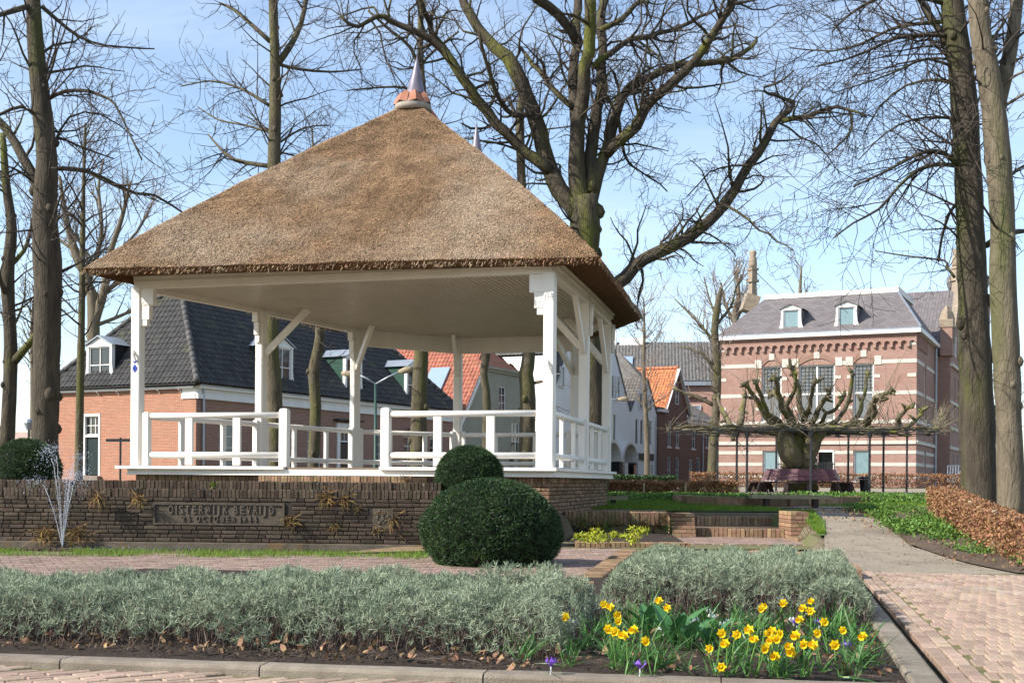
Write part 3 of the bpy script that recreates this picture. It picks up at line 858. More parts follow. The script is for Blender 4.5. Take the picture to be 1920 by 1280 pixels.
for k, k2 in zip(HEX, HEX[1:] + HEX[:1]):
    L = (EAVE[k] - EAVE[k2]).length
    nu, nv = max(6, int(L / .18)), 34
    g = [[roof_pt(k, k2, i / nu, j / nv) for i in range(nu + 1)] for j in range(nv + 1)]
    nrm = (g[0][nu] - g[0][0]).cross(g[nv // 2][nu // 2] - g[0][0]).normalized()
    if nrm.z < 0: nrm = -nrm
    for j in range(nv + 1):
        for i in range(nu + 1):
            e = min(1, min(i, nu - i) / 2.0)
            p = g[j][i]; g[j][i] = p + nrm * (.05 * noise.noise(p * .9) + .03 * noise.noise(p * 3)) * (.3 + .7 * e)
    # lip profile below the first row
    def lip(f, z, i, kk=k, kk2=k2, nu=nu):
        a = EAVE[kk].lerp(APEX[kk].xy, f); b = EAVE[kk2].lerp(APEX[kk2].xy, f)
        p = a.lerp(b, i / nu); w = .018 * noise.noise((p.x * 2.3, p.y * 2.3, z * 3))
        return Vector((p.x, p.y, z + w))
    rows = [[lip(f, z, i) for i in range(nu + 1)] for f, z in ((.004, ZL + .13), (.012, ZL + .09), (.024, ZL + .05), (.04, ZL + .02))]
    rows = rows[::-1] + g
    for j in range(len(rows) - 1):
        for i in range(nu):
            (mb if j > 3 else mlip).poly([rows[j][i], rows[j][i + 1], rows[j + 1][i + 1], rows[j + 1][i]])
    straw_src.append((k, k2, g, nrm, L))
mb.build('thatch', M['thatch'], roof, smooth=True)
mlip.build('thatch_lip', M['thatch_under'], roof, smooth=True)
# straw ends standing out of the thatch
vv = []
for k, k2, g, nrm, L in straw_src:
    front = k in ('P1', 'P2')
    H_ = (g[-1][0] - g[0][0]).length
    n = int(L * H_ * .5 * (6500 if k == 'P1' else 3000 if k == 'P2' else 300))
    nvv, nuu = len(g) - 1, len(g[0]) - 1
    s = nr.rand(n); t = 1 - np.sqrt(nr.rand(n)) if k != 'P2' else nr.rand(n)
    G = np.array([[list(p) for p in row] for row in g])
    fi, fj = s * nuu * .9999, t * nvv * .9999
    i0, j0 = fi.astype(int), fj.astype(int); a, b = (fi - i0)[:, None], (fj - j0)[:, None]
    P = (G[j0, i0] * (1 - a) + G[j0, i0 + 1] * a) * (1 - b) + (G[j0 + 1, i0] * (1 - a) + G[j0 + 1, i0 + 1] * a) * b
    nn = np.array(nrm); z = np.array((0, 0, -1.0)); down = z - nn * z.dot(nn); down /= np.linalg.norm(down)
    side = np.cross(nn, down)
    D = down + side * nr.normal(0, .22, n)[:, None] + nn * nr.uniform(.08, .32, n)[:, None]
    D /= np.linalg.norm(D, axis=1, keepdims=True)
    W = np.cross(D, nn + nr.normal(0, .3, (n, 3))); W /= np.linalg.norm(W, axis=1, keepdims=True)
    ln = nr.uniform(.05, .13, n)[:, None]; wd_ = nr.uniform(.0035, .0075, n)[:, None]
    B0 = P - D * ln * .45
    vv.append(np.stack([B0 - W * wd_, B0 + W * wd_, B0 + D * ln + W * wd_ * .7, B0 + D * ln - W * wd_ * .7], 1).reshape(-1, 3))
# ragged ends hanging from the lip
for k, k2, g, nrm, L in straw_src:
    n = int(L * (110 if k in ('P1', 'P2') else 30))
    a = np.array([*EAVE[k], ZL]); b = np.array([*EAVE[k2], ZL]); inn = np.array([*(APEX[k].xy - EAVE[k]).normalized(), 0])
    s = nr.rand(n)[:, None]
    P = a + (b - a) * s + inn * nr.uniform(.0, .06, n)[:, None] + np.array((0, 0, 1)) * nr.uniform(.03, .13, n)[:, None]
    D = -inn * .5 + nr.normal(0, .25, (n, 3)); D[:, 2] -= .8; D /= np.linalg.norm(D, axis=1, keepdims=True)
    W = np.cross(D, nr.normal(size=(n, 3))); W /= np.linalg.norm(W, axis=1, keepdims=True)
    ln = nr.uniform(.03, .075, n)[:, None]
    vv.append(np.stack([P - W * .005, P + W * .005, P + D * ln + W * .004, P + D * ln - W * .004], 1).reshape(-1, 3))
np_mesh('straw_ends', np.concatenate(vv), 4, M['straw'], roof, 'stuff')
# underside from the lip to the wall plate
mb = MB()
def off(n, z): p = PO[n]; o = (p - CEN).normalized() * .05; return Vector((p.x + o.x, p.y + o.y, z))
for k, k2 in zip(HEX, HEX[1:] + HEX[:1]):
    m_ = 14
    for i in range(m_):
        s0, s1 = i / m_, (i + 1) / m_
        e = lambda s: (lambda q: Vector((q.x, q.y, ZL + .02 + .012 * noise.noise((q.x * 2, q.y * 2, 0)))))(EAVE[k].lerp(APEX[k].xy, .04).lerp(EAVE[k2].lerp(APEX[k2].xy, .04), s))
        w = lambda s: off(k, 4.97).lerp(off(k2, 4.97), s)
        mid = lambda s: e(s).lerp(w(s), .5) + Vector((0, 0, .03))
        mb.poly([e(s0), e(s1), mid(s1), mid(s0)]); mb.poly([mid(s0), mid(s1), w(s1), w(s0)])
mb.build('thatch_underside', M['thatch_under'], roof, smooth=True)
# ridge and finials
def finial(p, tip, terr):
    mb = MB()
    d = tip - p
    mb.tube([p + d * t for t in (0, .04, .12, .5, .8, 1.0)], [.24, .23, .19, .105, .045, .006], 20)
    mb.build('finial', M['lead'], roof, smooth=True)
finial(F1 + Vector((.05, 0, .13)), Vector((-2.13, 26.6, 10.21)), True)
finial(Vector((-.92, 29.8, 8.6)), Vector((-.93, 29.8, 9.72)), False)
mb = MB()   # terracotta cap tiles round the first finial
for k in range(7):
    a0, a1 = 2 * math.pi * k / 7 + .04, 2 * math.pi * (k + 1) / 7 - .04
    c = F1
    pr = [(.39, -.10), (.35, 0), (.29, .09), (.23, .15)]
    for (r0, z0), (r1, z1) in zip(pr, pr[1:]):
        am = (a0 + a1) / 2
        P = lambda r, a, z, lift=0: (c.x + (r + lift) * math.cos(a), c.y + (r + lift) * math.sin(a), c.z + z + lift)
        mb.poly([P(r0, a0, z0), P(r0, am, z0, .04), P(r1, am, z1, .04), P(r1, a0, z1)])
        mb.poly([P(r0, am, z0, .04), P(r0, a1, z0), P(r1, a1, z1), P(r1, am, z1, .04)])
mb.build('cap_tiles', M['terracotta'], roof)
mb = MB(); mb.tube([F1 + Vector((0, 0, -.22)), F1 + Vector((0, 0, -.12)), F1 + Vector((0, 0, -.05)), F1 + Vector((0, 0, .16))], [.41, .40, .36, .22], 22); mb.build('mortar_collar', M['mortar_cap'], roof, smooth=True)
mb = MB(); mb.tube([F1 + Vector((.1, .3, -.02)), F1.lerp(F2, .5) + Vector((0, 0, .05)), F2], [.2, .2, .2], 10); mb.build('ridge_cap', M['terracotta'], roof, smooth=True)

# ceiling boards ----------------------------------------------------
ceil = MB()
ceil.poly([(*off(k, CEIL + .03).xy, CEIL + .03) for k in RING])
ceiling = ceil.build('ceiling', M['joint'], bs)
AX = Vector((math.sin(math.radians(15)), math.cos(math.radians(15)))); UX = Vector((AX.y, -AX.x))
poly = [PO[k] for k in RING]
u_all = [p.dot(UX) for p in poly]
u = min(u_all) + .05
while u < max(u_all) - .05:
    vs = []
    for a, b in zip(poly, poly[1:] + poly[:1]):
        ua, ub = a.dot(UX), b.dot(UX)
        if (ua - u) * (ub - u) < 0:
            f = (u - ua) / (ub - ua); vs.append(a.lerp(b, f).dot(AX))
    if len(vs) == 2:
        v0, v1 = min(vs), max(vs); w = .041; mb = MB()
        zc = CEIL + rng.uniform(-.001, .001)
        pr = [(-w, zc + .018), (-w + .006, zc + .002), (-w + .012, zc), (w - .012, zc), (w - .006, zc + .002), (w, zc + .018)]
        for (a, za), (b, zb) in zip(pr, pr[1:]):
            q = [UX * (u + a) + AX * v0, UX * (u + b) + AX * v0, UX * (u + b) + AX * v1, UX * (u + a) + AX * v1]
            mb.poly([(q[0].x, q[0].y, za), (q[1].x, q[1].y, zb), (q[2].x, q[2].y, zb), (q[3].x, q[3].y, za)][::-1])
        mb.build('ceiling_board', M['ceilshade'], ceiling)
    u += .1

# posts, beams, braces ----------------------------------------------
def post(k, w=.2):
    p = PO[k]; d = (CEN - p).normalized()
    # align with the nearest edge
    nx = RING[(RING.index(k) + 1) % 8]; e = (PO[nx] - p).normalized() if k not in ('P2', 'P4', 'B4', 'B3', 'B2') else (p - PO[RING[RING.index(k) - 1]]).normalized()
    nrm = Vector((e.y, -e.x))
    mb = MB(); c = .022; a = w / 2
    ring2 = [(-a, -a + c), (-a + c, -a), (a - c, -a), (a, -a + c), (a, a - c), (a - c, a), (-a + c, a), (-a, a - c)]
    zs = [DECK, 4.35, 4.75]
    for z0, z1 in zip(zs, zs[1:]):
        for i in range(8):
            q = []
            for (x, y), z in ((ring2[i], z0), (ring2[(i + 1) % 8], z0), (ring2[(i + 1) % 8], z1), (ring2[i], z1)):
                s = p + e * x + nrm * y; q.append((s.x, s.y, z))
            mb.poly(q)
    o = mb.build('post', M['white'], bs)
    return o, e, nrm
POSTS = {k: post(k, .205) for k in RING}
def beam(a, b, z0, z1, w, name='eave_beam'):
    mb = MB(); d = (b - a).normalized(); s = Vector((d.y, -d.x)) * w / 2
    A_, B_ = a - d * w * .35, b + d * w * .35
    q = [A_ + s, B_ + s, B_ - s, A_ - s]
    mb.hexa([(*p, z0) for p in q][::-1] + [(*p, z1) for p in q][::-1])
    return mb.build(name, M['white'], bs)
for k, k2 in zip(RING, RING[1:] + RING[:1]):
    fr = k == 'P1'
    back = k in ('P4', 'B4', 'B3', 'B2')
    if k == 'B3': pass
    beam(PO[k], PO[k2], 4.735 if fr else 4.40 if k in ('B4', 'B3') else 4.70, 5.0, .15)
    d = (PO[k2] - PO[k]).normalized(); o = Vector((d.y, -d.x))
    beam(PO[k] + o * .11, PO[k2] + o * .11, 4.85, 5.01, .07, 'cornice')
    beam(PO[k] + o * .15, PO[k2] + o * .15, 4.93, 5.02, .05, 'cornice')
# stepped brackets under the front beam and on the outer posts
def bracket(k, direc, steps=((.27, 4.73, 4.40), (.18, 4.40, 4.12), (.13, 4.12, 4.0)), th=.15):
    p = PO[k]; mb = MB()
    for si, (L_, z1, z0) in enumerate(steps):
        s = Vector((direc.y, -direc.x)) * (th / 2 - .008 * si); z0 = z0 + .003
        a, b = p + direc * .09, p + direc * (.10 + L_)
        q = [a - s, b - s, b + s, a + s]
        mb.hexa([(*x, z0) for x in q] + [(*x, z1) for x in q])
    mb.build('bracket', M['white'], bs)
fd = (PO['P2'] - PO['P1']).normalized()
bracket('P1', fd); bracket('P2', -fd)
ld = (PO['B2'] - PO['P1']).normalized()
for k in ('B1', 'B2'): bracket(k, -ld, ((.14, 4.72, 4.5), (.09, 4.5, 4.22), (.06, 4.22, 4.05)))
def brace(k, direc, L_=1.05, z0=3.82, w=.14):
    p = PO[k]; a = Vector((p.x, p.y, z0)) + Vector((direc.x, direc.y, 0)) * .09; b = Vector((p.x + direc.x * L_, p.y + direc.y * L_, CEIL + .02))
    mb = MB(); mb.bar(a, b, .09, w); mb.build('brace', M['white'], bs, bevel=.006)
for k in ('B1', 'B2', 'B3', 'B4', 'P3', 'P4'):
    brace(k, (CEN - PO[k]).normalized())
rd = (PO['P4'] - PO['P2']).normalized()
brace('P3', -rd, 1.3, 3.7); brace('P4', -rd, 1.3, 3.6); brace('B4', (PO['P4'] - PO['B4']).normalized(), 1.0)
# little turned drops on the outside of the right-hand posts
for k in ('P3', 'P4'):
    p = PO[k] + Vector((.13, -.05)); mb = MB()
    mb.tube([(p.x, p.y, z) for z in (4.70, 4.5, 4.32, 4.3, 4.28, 4.05, 4.03)], [.055, .055, .05, .025, .05, .045, .02], 10); mb.build('drop', M['white'], bs, smooth=True)

# railings -------------------------------------------------------------
def railing(a, b, fr, zt=2.235, zb=1.475, r=.058, ext0=.08, ext1=.08, bw=.14):
    d = (b - a).normalized(); L_ = (b - a).length
    A_, B_ = a + d * ext0, b - d * ext1
    for z in (zt, zb):
        mb = MB(); mb.tube([(A_.x, A_.y, z), (A_.x + d.x * .02, A_.y + d.y * .02, z), (B_.x, B_.y, z)], [r * .7, r, r], 12, sx=1.0); mb.build('rail', M['white'], bs, smooth=True)
    for f in fr:
        p = a + d * (L_ * f); s = Vector((d.y, -d.x)) * .035; t = d * bw / 2; mb = MB()
        q = [p - t + s, p + t + s, p + t - s, p - t - s]
        mb.hexa([(*x, DECK + .03) for x in q] + [(*x, zt - .03) for x in q]); mb.build('baluster', M['white'], bs, bevel=.008)
def newel(p, d, zt=2.36, w=.155):
    mb = MB(); s = Vector((d.y, -d.x)); a = w / 2
    prof = [(a, DECK), (a, zt - .05), (a * .8, zt - .012), (a * .45, zt)]
    for (r0, z0), (r1, z1) in zip(prof, prof[1:]):
        R_ = lambda r, i: p + d * (r * (1 if i in (1, 2) else -1)) + s * (r * (1 if i in (2, 3) else -1))
        for i in range(4):
            mb.poly([(*R_(r0, i), z0), (*R_(r0, (i + 1) % 4), z0), (*R_(r1, (i + 1) % 4), z1), (*R_(r1, i), z1)])
    mb.poly([(*R_(prof[-1][0], i), zt) for i in range(4)])
    mb.build('newel', M['white'], bs, bevel=.015)
P1, P2 = PO['P1'], PO['P2']
# newel positions found along the front by their share of the span
def front_f(x):
    lo, hi = 0.0, 1.0
    for _ in range(40):
        m_ = (lo + hi) / 2; p = P1.lerp(P2, m_)
        if 960 + FPX * p.x / p.y < x: lo = m_
        else: hi = m_
    return lo
fn = Vector((fd.y, -fd.x)) * .03
f1, f2, fa, fb = front_f(534), front_f(724), front_f(276), front_f(1013)
for f in (f1, f2, fa, fb): newel(P1.lerp(P2, f) + fn, fd, 2.36 if f in (f1, f2) else 2.31, .16 if f in (f1, f2) else .13)
railing(P1.lerp(P2, fa) + fn, P1.lerp(P2, f1) + fn, [(front_f(x) - fa) / (f1 - fa) for x in (356, 445)], bw=.15)
railing(P1.lerp(P2, f2) + fn, P1.lerp(P2, fb) + fn, [(front_f(x) - f2) / (fb - f2) for x in (821, 920)], bw=.15)
for k, k2 in zip(RING[1:], RING[2:] + RING[:1]):
    d = (PO[k2] - PO[k]).normalized()
    newel(PO[k] + d * .15, d, 2.33, .12); newel(PO[k2] - d * .15, d, 2.33, .12)
    railing(PO[k], PO[k2], (.33, .67), ext0=.18, ext1=.18, bw=.11)

# deck, fascia, brick base ---------------------------------------------
def ring_poly(o): return [PO[k] + (PO[k] - CEN).normalized() * o for k in RING]
def slab(name, o, z0, z1, m, parent=bs):
    pts = ring_poly(o); mb = MB()
    mb.poly([(*p, z1) for p in pts]); mb.poly([(*p, z0) for p in pts][::-1])
    for a, b in zip(pts, pts[1:] + pts[:1]):
        mb.poly([(*a, z0), (*b, z0), (*b, z1), (*a, z1)])
    return mb.build(name, m, parent)
# the lip board is interrupted at the entrance, so it is built edge by edge
slab('deck', .14, DECK - .075, DECK - .008, M['deckwood'])
def edge_board(a, b, o, w, z0, z1, name):
    d = (b - a).normalized(); nrm = Vector((d.y, -d.x)); mb = MB()
    q = [a + nrm * o, b + nrm * o, b + nrm * (o - w), a + nrm * (o - w)]
    mb.hexa([(*x, z0) for x in q] + [(*x, z1) for x in q]); mb.build(name, M['white'], bs, bevel=.008)
R25 = ring_poly(.10)
for i, k in enumerate(RING):
    a, b = R25[i], R25[(i + 1) % 8]; d = (b - a).normalized()
    if k == 'P1':
        edge_board(a - d * .25, P1.lerp(P2, f1) + d * .06, .21, .3, DECK - .05, DECK + .008, 'deck_lip')
        edge_board(P1.lerp(P2, f2) - d * .06, b + d * .14, .21, .3, DECK - .05, DECK + .008, 'deck_lip')
    else:
        edge_board(a - d * .05, b + d * .1, .15, .3, DECK - .05, DECK + .005, 'deck_lip')
    edge_board(a - d * .06, b + d * .06, .06, .06, 1.085, DECK - .051, 'fascia')
    edge_board(a - d * .06, b + d * .06, .09, .05, 1.09, 1.115, 'fascia_bead')
base = slab('base', -.02, -.1, 1.09, M['joint'])
pts = ring_poly(.03)
dP = (pts[2] - pts[1]).normalized()
face_bricks(base, pts[1], pts[1].lerp(pts[2], 1.0), .26, 10, .072, .225, None, 120, M['basebrick'], M['tanbrick_isl'])
face_bricks(base, pts[2], pts[3], .26, 10, .072, .225, None, 110, M['basebrick'], M['tanbrick_isl'])
face_bricks(base, pts[0].lerp(pts[1], .72), pts[1], .04, 13, .072, .225, None, 70, M['basebrick'], M['tanbrick_isl'])
soldiers('soldier_course', pts[0], pts[1], .97, 1.085, .1, .072, M['tanbrick_isl'], base)
soldiers('soldier_course', pts[1], pts[3], .985, 1.085, .1, .24, M['tanbrick_isl'], base)

# small fittings on the front posts
def fit(p, z, name):
    mb = MB(); n3 = Vector((-.3, -.95, 0)); c = Vector((p.x, p.y, z)) + Vector((fd.y, -fd.x, 0)) * .10
    mb.tube([c + Vector((-.05, 0, .1)), c + Vector((-.02, -.07, .02)), c + Vector((.02, -.06, -.12))], [.022, .03, .03], 8)
    mb.build(name, M['white'], bs)
fit(P1, 3.12 + .3, 'spotlight'); fit(P2, 3.1, 'spotlight')
sg = MB(); s0 = P1 + Vector((fd.y, -fd.x)) * .106
def sgp(u, z, e=0): q = s0 + fd * u + Vector((fd.y, -fd.x)) * e; return (q.x, q.y, z)
zc = 3.20
sg.poly([sgp(-.055, zc + .13), sgp(-.055, zc - .06), sgp(0, zc - .14), sgp(.055, zc - .06), sgp(.055, zc + .13)][::1])
M['shieldw'] = mat('shield_white', (.78, .78, .78), (.72, .72, .72), 5, .4); M['shieldb'] = mat('shield_blue', (.02, .05, .32), (.02, .04, .28), 5, .4)
sh = sg.build('monument_shield', M['shieldw'], None); tag(sh, 'tiny blue and white monument shield on the left front post', 'sign')
sb = MB()
sb.poly([sgp(-.05, zc + .125, .004), sgp(-.05, zc + .10, .004), sgp(0, zc + .06, .004), sgp(.05, zc + .10, .004), sgp(.05, zc + .125, .004)])
sb.poly([sgp(0, zc + .05, .004), sgp(-.05, zc - .015, .004), sgp(-.05, zc - .055, .004), sgp(0, zc - .12, .004), sgp(.05, zc - .055, .004), sgp(.05, zc - .015, .004)])
sb.build('shield_field', M['shieldb'], sh)
for o in (sh,):
    m_ = o.modifiers.new('solid', 'SOLIDIFY'); m_.thickness = .003
# ------------------------------------------------------------------ buildings
GL = {'dark': glass_mat('window_glass'), 'sky': glass_mat('roof_light_glass', (.25, .33, .42), .1), 'curtain': mat('net_curtain_behind_glass', (.24, .34, .36), (.13, .21, .23), 7, .15, stretch=(14, 14, .4), spec=.6)}
GL['net'] = mat('net_curtain', (.22, .235, .24), (.10, .11, .115), 5, .2, stretch=(10, 10, .5), spec=.6)
class Fr:
    """a wall plane: o origin (2d), u along, n outward"""
    def __init__(s, o, u, n): s.o, s.u, s.n = Vector(o), Vector(u).normalized(), Vector(n).normalized()
    def P(s, a, e, z): q = s.o + s.u * a + s.n * e; return Vector((q.x, q.y, z))
    def box(s, mb, a0, a1, e0, e1, z0, z1):
        c = [s.P(a0, e1, z0), s.P(a1, e1, z0), s.P(a1, e0, z0), s.P(a0, e0, z0)]
        if (Vector(s.u).x * s.n.y - s.u.y * s.n.x) > 0: c = c[::-1]
        mb.hexa(c + [Vector((p.x, p.y, z1)) for p in c])
def wall_open(mb, fr, s0, s1, z0, z1, ops, depth=.14):
    """wall rectangle with real openings (a0,a1,b0,b1) and their reveals; uv in metres"""
    S = sorted(set([s0, s1] + [o[0] for o in ops] + [o[1] for o in ops])); Z = sorted(set([z0, z1] + [o[2] for o in ops] + [o[3] for o in ops]))
    for a, b in zip(S, S[1:]):
        for c, d in zip(Z, Z[1:]):
            if any(o[0] <= a + 1e-6 and b <= o[1] + 1e-6 and o[2] <= c + 1e-6 and d <= o[3] + 1e-6 for o in ops): continue
            mb.poly([fr.P(a, 0, c), fr.P(b, 0, c), fr.P(b, 0, d), fr.P(a, 0, d)], [(a, c), (b, c), (b, d), (a, d)])
    for a, b, c, d in [o[:4] for o in ops]:
        for q in (((a, c), (a, d)), ((b, d), (b, c)), ((a, d), (b, d)), ((b, c), (a, c))):
            (p, r), (p2, r2) = q
            mb.poly([fr.P(p, 0, r), fr.P(p2, 0, r2), fr.P(p2, -depth, r2), fr.P(p, -depth, r)], [(p, r), (p2, r2), (p2 + depth, r2), (p + depth, r)])
def window(fr, a0, a1, z0, z1, parent, nx=1, ny=2, m=None, glass='dark', fw=.07, bar=.03, sill=True, e=-.1, split=None, name='window'):
    m = m or M['white2']
    if glass == 'dark' and rng.random() < .4: glass = 'net'
    mb = MB()
    fr.box(mb, a0, a0 + fw, e - .05, e + .04, z0, z1); fr.box(mb, a1 - fw, a1, e - .05, e + .04, z0, z1)
    fr.box(mb, a0 + fw, a1 - fw, e - .05, e + .04, z1 - fw, z1); fr.box(mb, a0 + fw, a1 - fw, e - .05, e + .04, z0, z0 + fw)
    w = mb.build(name, m, parent)
    mb = MB(); A0, A1, Z0, Z1 = a0 + fw, a1 - fw, z0 + fw, z1 - fw
    for i in range(1, nx): x = A0 + (A1 - A0) * i / nx; fr.box(mb, x - bar / 2, x + bar / 2, e - .03, e + .025, Z0, Z1)
    ysp = split or [i / ny for i in range(1, ny)]
    for f in ysp: z = Z0 + (Z1 - Z0) * f; fr.box(mb, A0, A1, e - .028, e + .03, z - bar / 2, z + bar / 2)
    if mb.v: mb.build('glazing_bar', m, w)
    ysp = [0] + list(ysp) + [1]
    for i in range(nx):
        for f0, f1 in zip(ysp, ysp[1:]):
            mb = MB(); x0, x1 = A0 + (A1 - A0) * i / nx, A0 + (A1 - A0) * (i + 1) / nx
            ee = e - .012 + rng.uniform(-.002, .002)
            mb.poly([fr.P(x0, ee, Z0 + (Z1 - Z0) * f0), fr.P(x1, ee, Z0 + (Z1 - Z0) * f0), fr.P(x1, ee + rng.uniform(-.004, .004), Z0 + (Z1 - Z0) * f1), fr.P(x0, ee, Z0 + (Z1 - Z0) * f1)])
            mb.build('pane', GL[glass], w)
    if sill:
        mb = MB(); fr.box(mb, a0 - .06, a1 + .06, e, .05, z0 - .09, z0 - .005); mb.build('sill', m, w)
    return w
def pantile_mesh(name, w, l, m, amp=.045):
    mb = MB(); n = 7
    for i in range(n):
        x0, x1 = w * i / n - w / 2, w * (i + 1) / n - w / 2
        zf = lambda x: amp * math.sin((x / w + .5) * 2 * math.pi - .6) * .6 + amp * .5
        mb.poly([(x0, 0, zf(x0) + .03), (x1, 0, zf(x1) + .03), (x1, l, zf(x1)), (x0, l, zf(x0))])
        mb.poly([(x0, 0, zf(x0)), (x1, 0, zf(x1)), (x1, 0, zf(x1) + .03), (x0, 0, zf(x0) + .03)])
    me = mb.mesh(name); me.materials.append(m); return me
def tile_roof(parent, A, B, C, D, w, l, m_obj, m_isl, maxobj=0, inside=None, pname='roof_tile', prefer=None):
    """pantiles over the quad A,B (eave) C,D (ridge, above B and A); inside(point) limits to the visible shape"""
    A, B, C, D = map(Vector, (A, B, C, D))
    ex = (B - A).normalized(); n = ex.cross(D - A).normalized()
    if n.z < 0: n = -n
    ey = n.cross(ex).normalized()
    if ey.z < 0: ey = -ey
    poly = [((p - A).dot(ex), (p - A).dot(ey)) for p in (A, B, C, D)]
    def ins(x, y):
        c = False
        for (x1, y1), (x2, y2) in zip(poly, poly[1:] + poly[:1]):
            if (y1 > y) != (y2 > y) and x < (x2 - x1) * (y - y1) / (y2 - y1 + 1e-12) + x1: c = not c
        return c
    xs_ = [p[0] for p in poly]; top = max(p[1] for p in poly)
    todo = []
    for j in range(int(top / l) + 1):
        k = int(min(xs_) / w) - 1
        while k * w < max(xs_):
            x, y = k * w, j * l
            if ins(x, y + l * .5): todo.append((x, y))
            k += 1
    if prefer: todo.sort(key=lambda q: prefer(A + ex * q[0] + ey * q[1]))
    R = Matrix((ex, ey, n)).transposed().to_4x4()
    meshes = [pantile_mesh(pname, w * 1.02, l * 1.12, m_obj) for _ in range(2)]
    rest = []
    for i, (x, y) in enumerate(todo):
        p = A + ex * x + ey * y
        Mx = Matrix.Translation(p) @ R @ Matrix.Rotation(rng.uniform(-.012, .012), 4, 'X') @ Matrix.Rotation(rng.uniform(-.012, .012), 4, 'Z')
        if i < maxobj:
            o = link(pname, meshes[i % 2]); o.matrix_basis = Mx; set_parent(o, parent)
        else: rest.append(Mx)
    if rest:
        src = meshes[0]; co = np.array([v.co[:] for v in src.vertices]); fs = [tuple(p.vertices) for p in src.polygons]
        V_ = []
        for Mx in rest:
            m_ = np.array(Mx); V_.append(co @ m_[:3, :3].T + m_[:3, 3])
        V_ = np.concatenate(V_); order = np.array(fs).ravel()
        nb = len(co); idx_ = (np.arange(len(rest))[:, None] * nb + order[None, :]).ravel()
        o = np_mesh(pname + 's', V_[idx_], 4, m_isl, parent, 'stuff')
def ridge_tiles(parent, A, B, m, r=.13, n=None, name='ridge_tile', step=.38):
    A, B = Vector(A), Vector(B); L = (B - A).length; n = n or int(L / step)
    d = (B - A) / n; mb = None
    for i in range(n):
        mb = MB(); a = A + d * i
        mb.tube([a - d * .06, a + d * .5, a + d * 1.0], [r * 1.12, r, r * .95], 8); mb.build(name, m, parent, smooth=True)
def gutter(fr, a0, a1, z, e, parent, m=None, r=.07):
    mb = MB(); mb.tube([fr.P(a0, e, z), fr.P(a1, e, z)], r, 8); mb.build('gutter', m or M['zinc'], parent, smooth=True)

M['lh_brick'] = brick_mat('orange_house_brick', (.42, .16, .09), (.28, .098, .06), (.42, .34, .26), .21, .062, .010, c3=(.34, .19, .125))
M['lh_brick2'] = brick_mat('brown_house_brick', (.30, .15, .105), (.22, .11, .08), (.33, .28, .24), .21, .062, .010)
M['dark_tile'] = mat('dark_pantile', (.065, .062, .06), (.036, .035, .034), 5, .62, .2, 20, c3=(.095, .10, .05), s3=1.2, t3=(.56, .72), per='obj', pv=.3, spec=.22)
M['dark_tile_i'] = mat('dark_pantile_field', (.065, .062, .06), (.036, .035, .034), 5, .62, .2, 20, c3=(.095, .10, .05), s3=1.2, t3=(.56, .72), per='isl', pv=.3, spec=.22)
M['hip_tile'] = mat('hip_tile', (.10, .095, .09), (.06, .058, .055), 5, .7, .2, 20, per='obj', pv=.25)
M['red_tile'] = mat('red_pantile', (.38, .145, .09), (.28, .10, .065), 4, .75, .2, 20, c3=(.25, .16, .08), s3=1.3, t3=(.6, .75), per='isl', pv=.35)
M['orange_tile'] = mat('orange_pantile', (.50, .20, .085), (.40, .15, .065), 4, .75, .2, 20, c3=(.3, .2, .1), s3=1.3, t3=(.6, .75), per='isl', pv=.3)
M['grey_tile'] = mat('grey_pantile', (.16, .15, .14), (.10, .095, .09), 4, .75, .2, 20, per='isl', pv=.35)
M['grey_render'] = mat('grey_green_render', (.30, .30, .24), (.26, .26, .205), 1.5, .9, .1, 30)
M['white_render'] = mat('white_render', (.80, .80, .79), (.74, .74, .73), 1.2, .85, .08, 30)
M['greenboard'] = mat('green_boarding', (.022, .075, .05), (.017, .055, .038), 4, .5)
M['darkboard'] = mat('black_boarding', (.02, .021, .025), (.014, .015, .017), 4, .6)
M['doorgreen'] = mat('dark_green_door', (.012, .028, .026), (.01, .02, .02), 4, .35)
M['doordark'] = mat('dark_door', (.02, .02, .018), (.014, .014, .013), 4, .35)
M['shutter'] = mat('black_shutter', (.018, .018, .022), (.014, .014, .017), 4, .5)

# ---- left house: orange end wall, long brown street side, dark hipped roof
SU, SN = Vector((.465, .885)), Vector((.885, -.465))
LHO = Vector((-12.9, 50.0))
side = Fr(LHO, SU, SN); end = Fr(LHO, -SN, -SU)
LHL, LHW, EZ, RZ, G0 = 20.7, 8.2, 4.92, 9.75, .5
lh = empty('corner_house', (LHO.x, LHO.y, .9), 'orange brick corner house with a dark tiled hipped roof behind the bandstand', 'house')
# end wall with door and dormer above
dx0, dx1 = 5.35, 6.33
mb = MB(); wall_open(mb, end, 0, LHW, G0, EZ - .1, [(dx0, dx1, 1.12, 3.72)]); mb.build('wall', M['lh_brick'], lh)
w = window(end, dx0 + .03, dx1 - .03, 2.85, 3.70, lh, 3, 2, sill=False, fw=.06)
mb = MB(); end.box(mb, dx0 + .08, dx1 - .08, -.13, -.08, 1.15, 2.80); o = mb.build('door', M['doorgreen'], lh)
mb = MB(); end.box(mb, dx0, dx0 + .09, -.12, .02, 1.12, 3.74); end.box(mb, dx1 - .09, dx1, -.12, .02, 1.12, 3.74); end.box(mb, dx0, dx1, -.12, .025, 3.68, 3.78); end.box(mb, dx0 + .09, dx1 - .09, -.12, .02, 2.78, 2.86); mb.build('door_frame', M['white2'], o)
mb = MB(); end.box(mb, dx0 - .1, dx1 + .1, -.1, .25, .6, 1.1); mb.build('doorstep', M['concrete'], o)
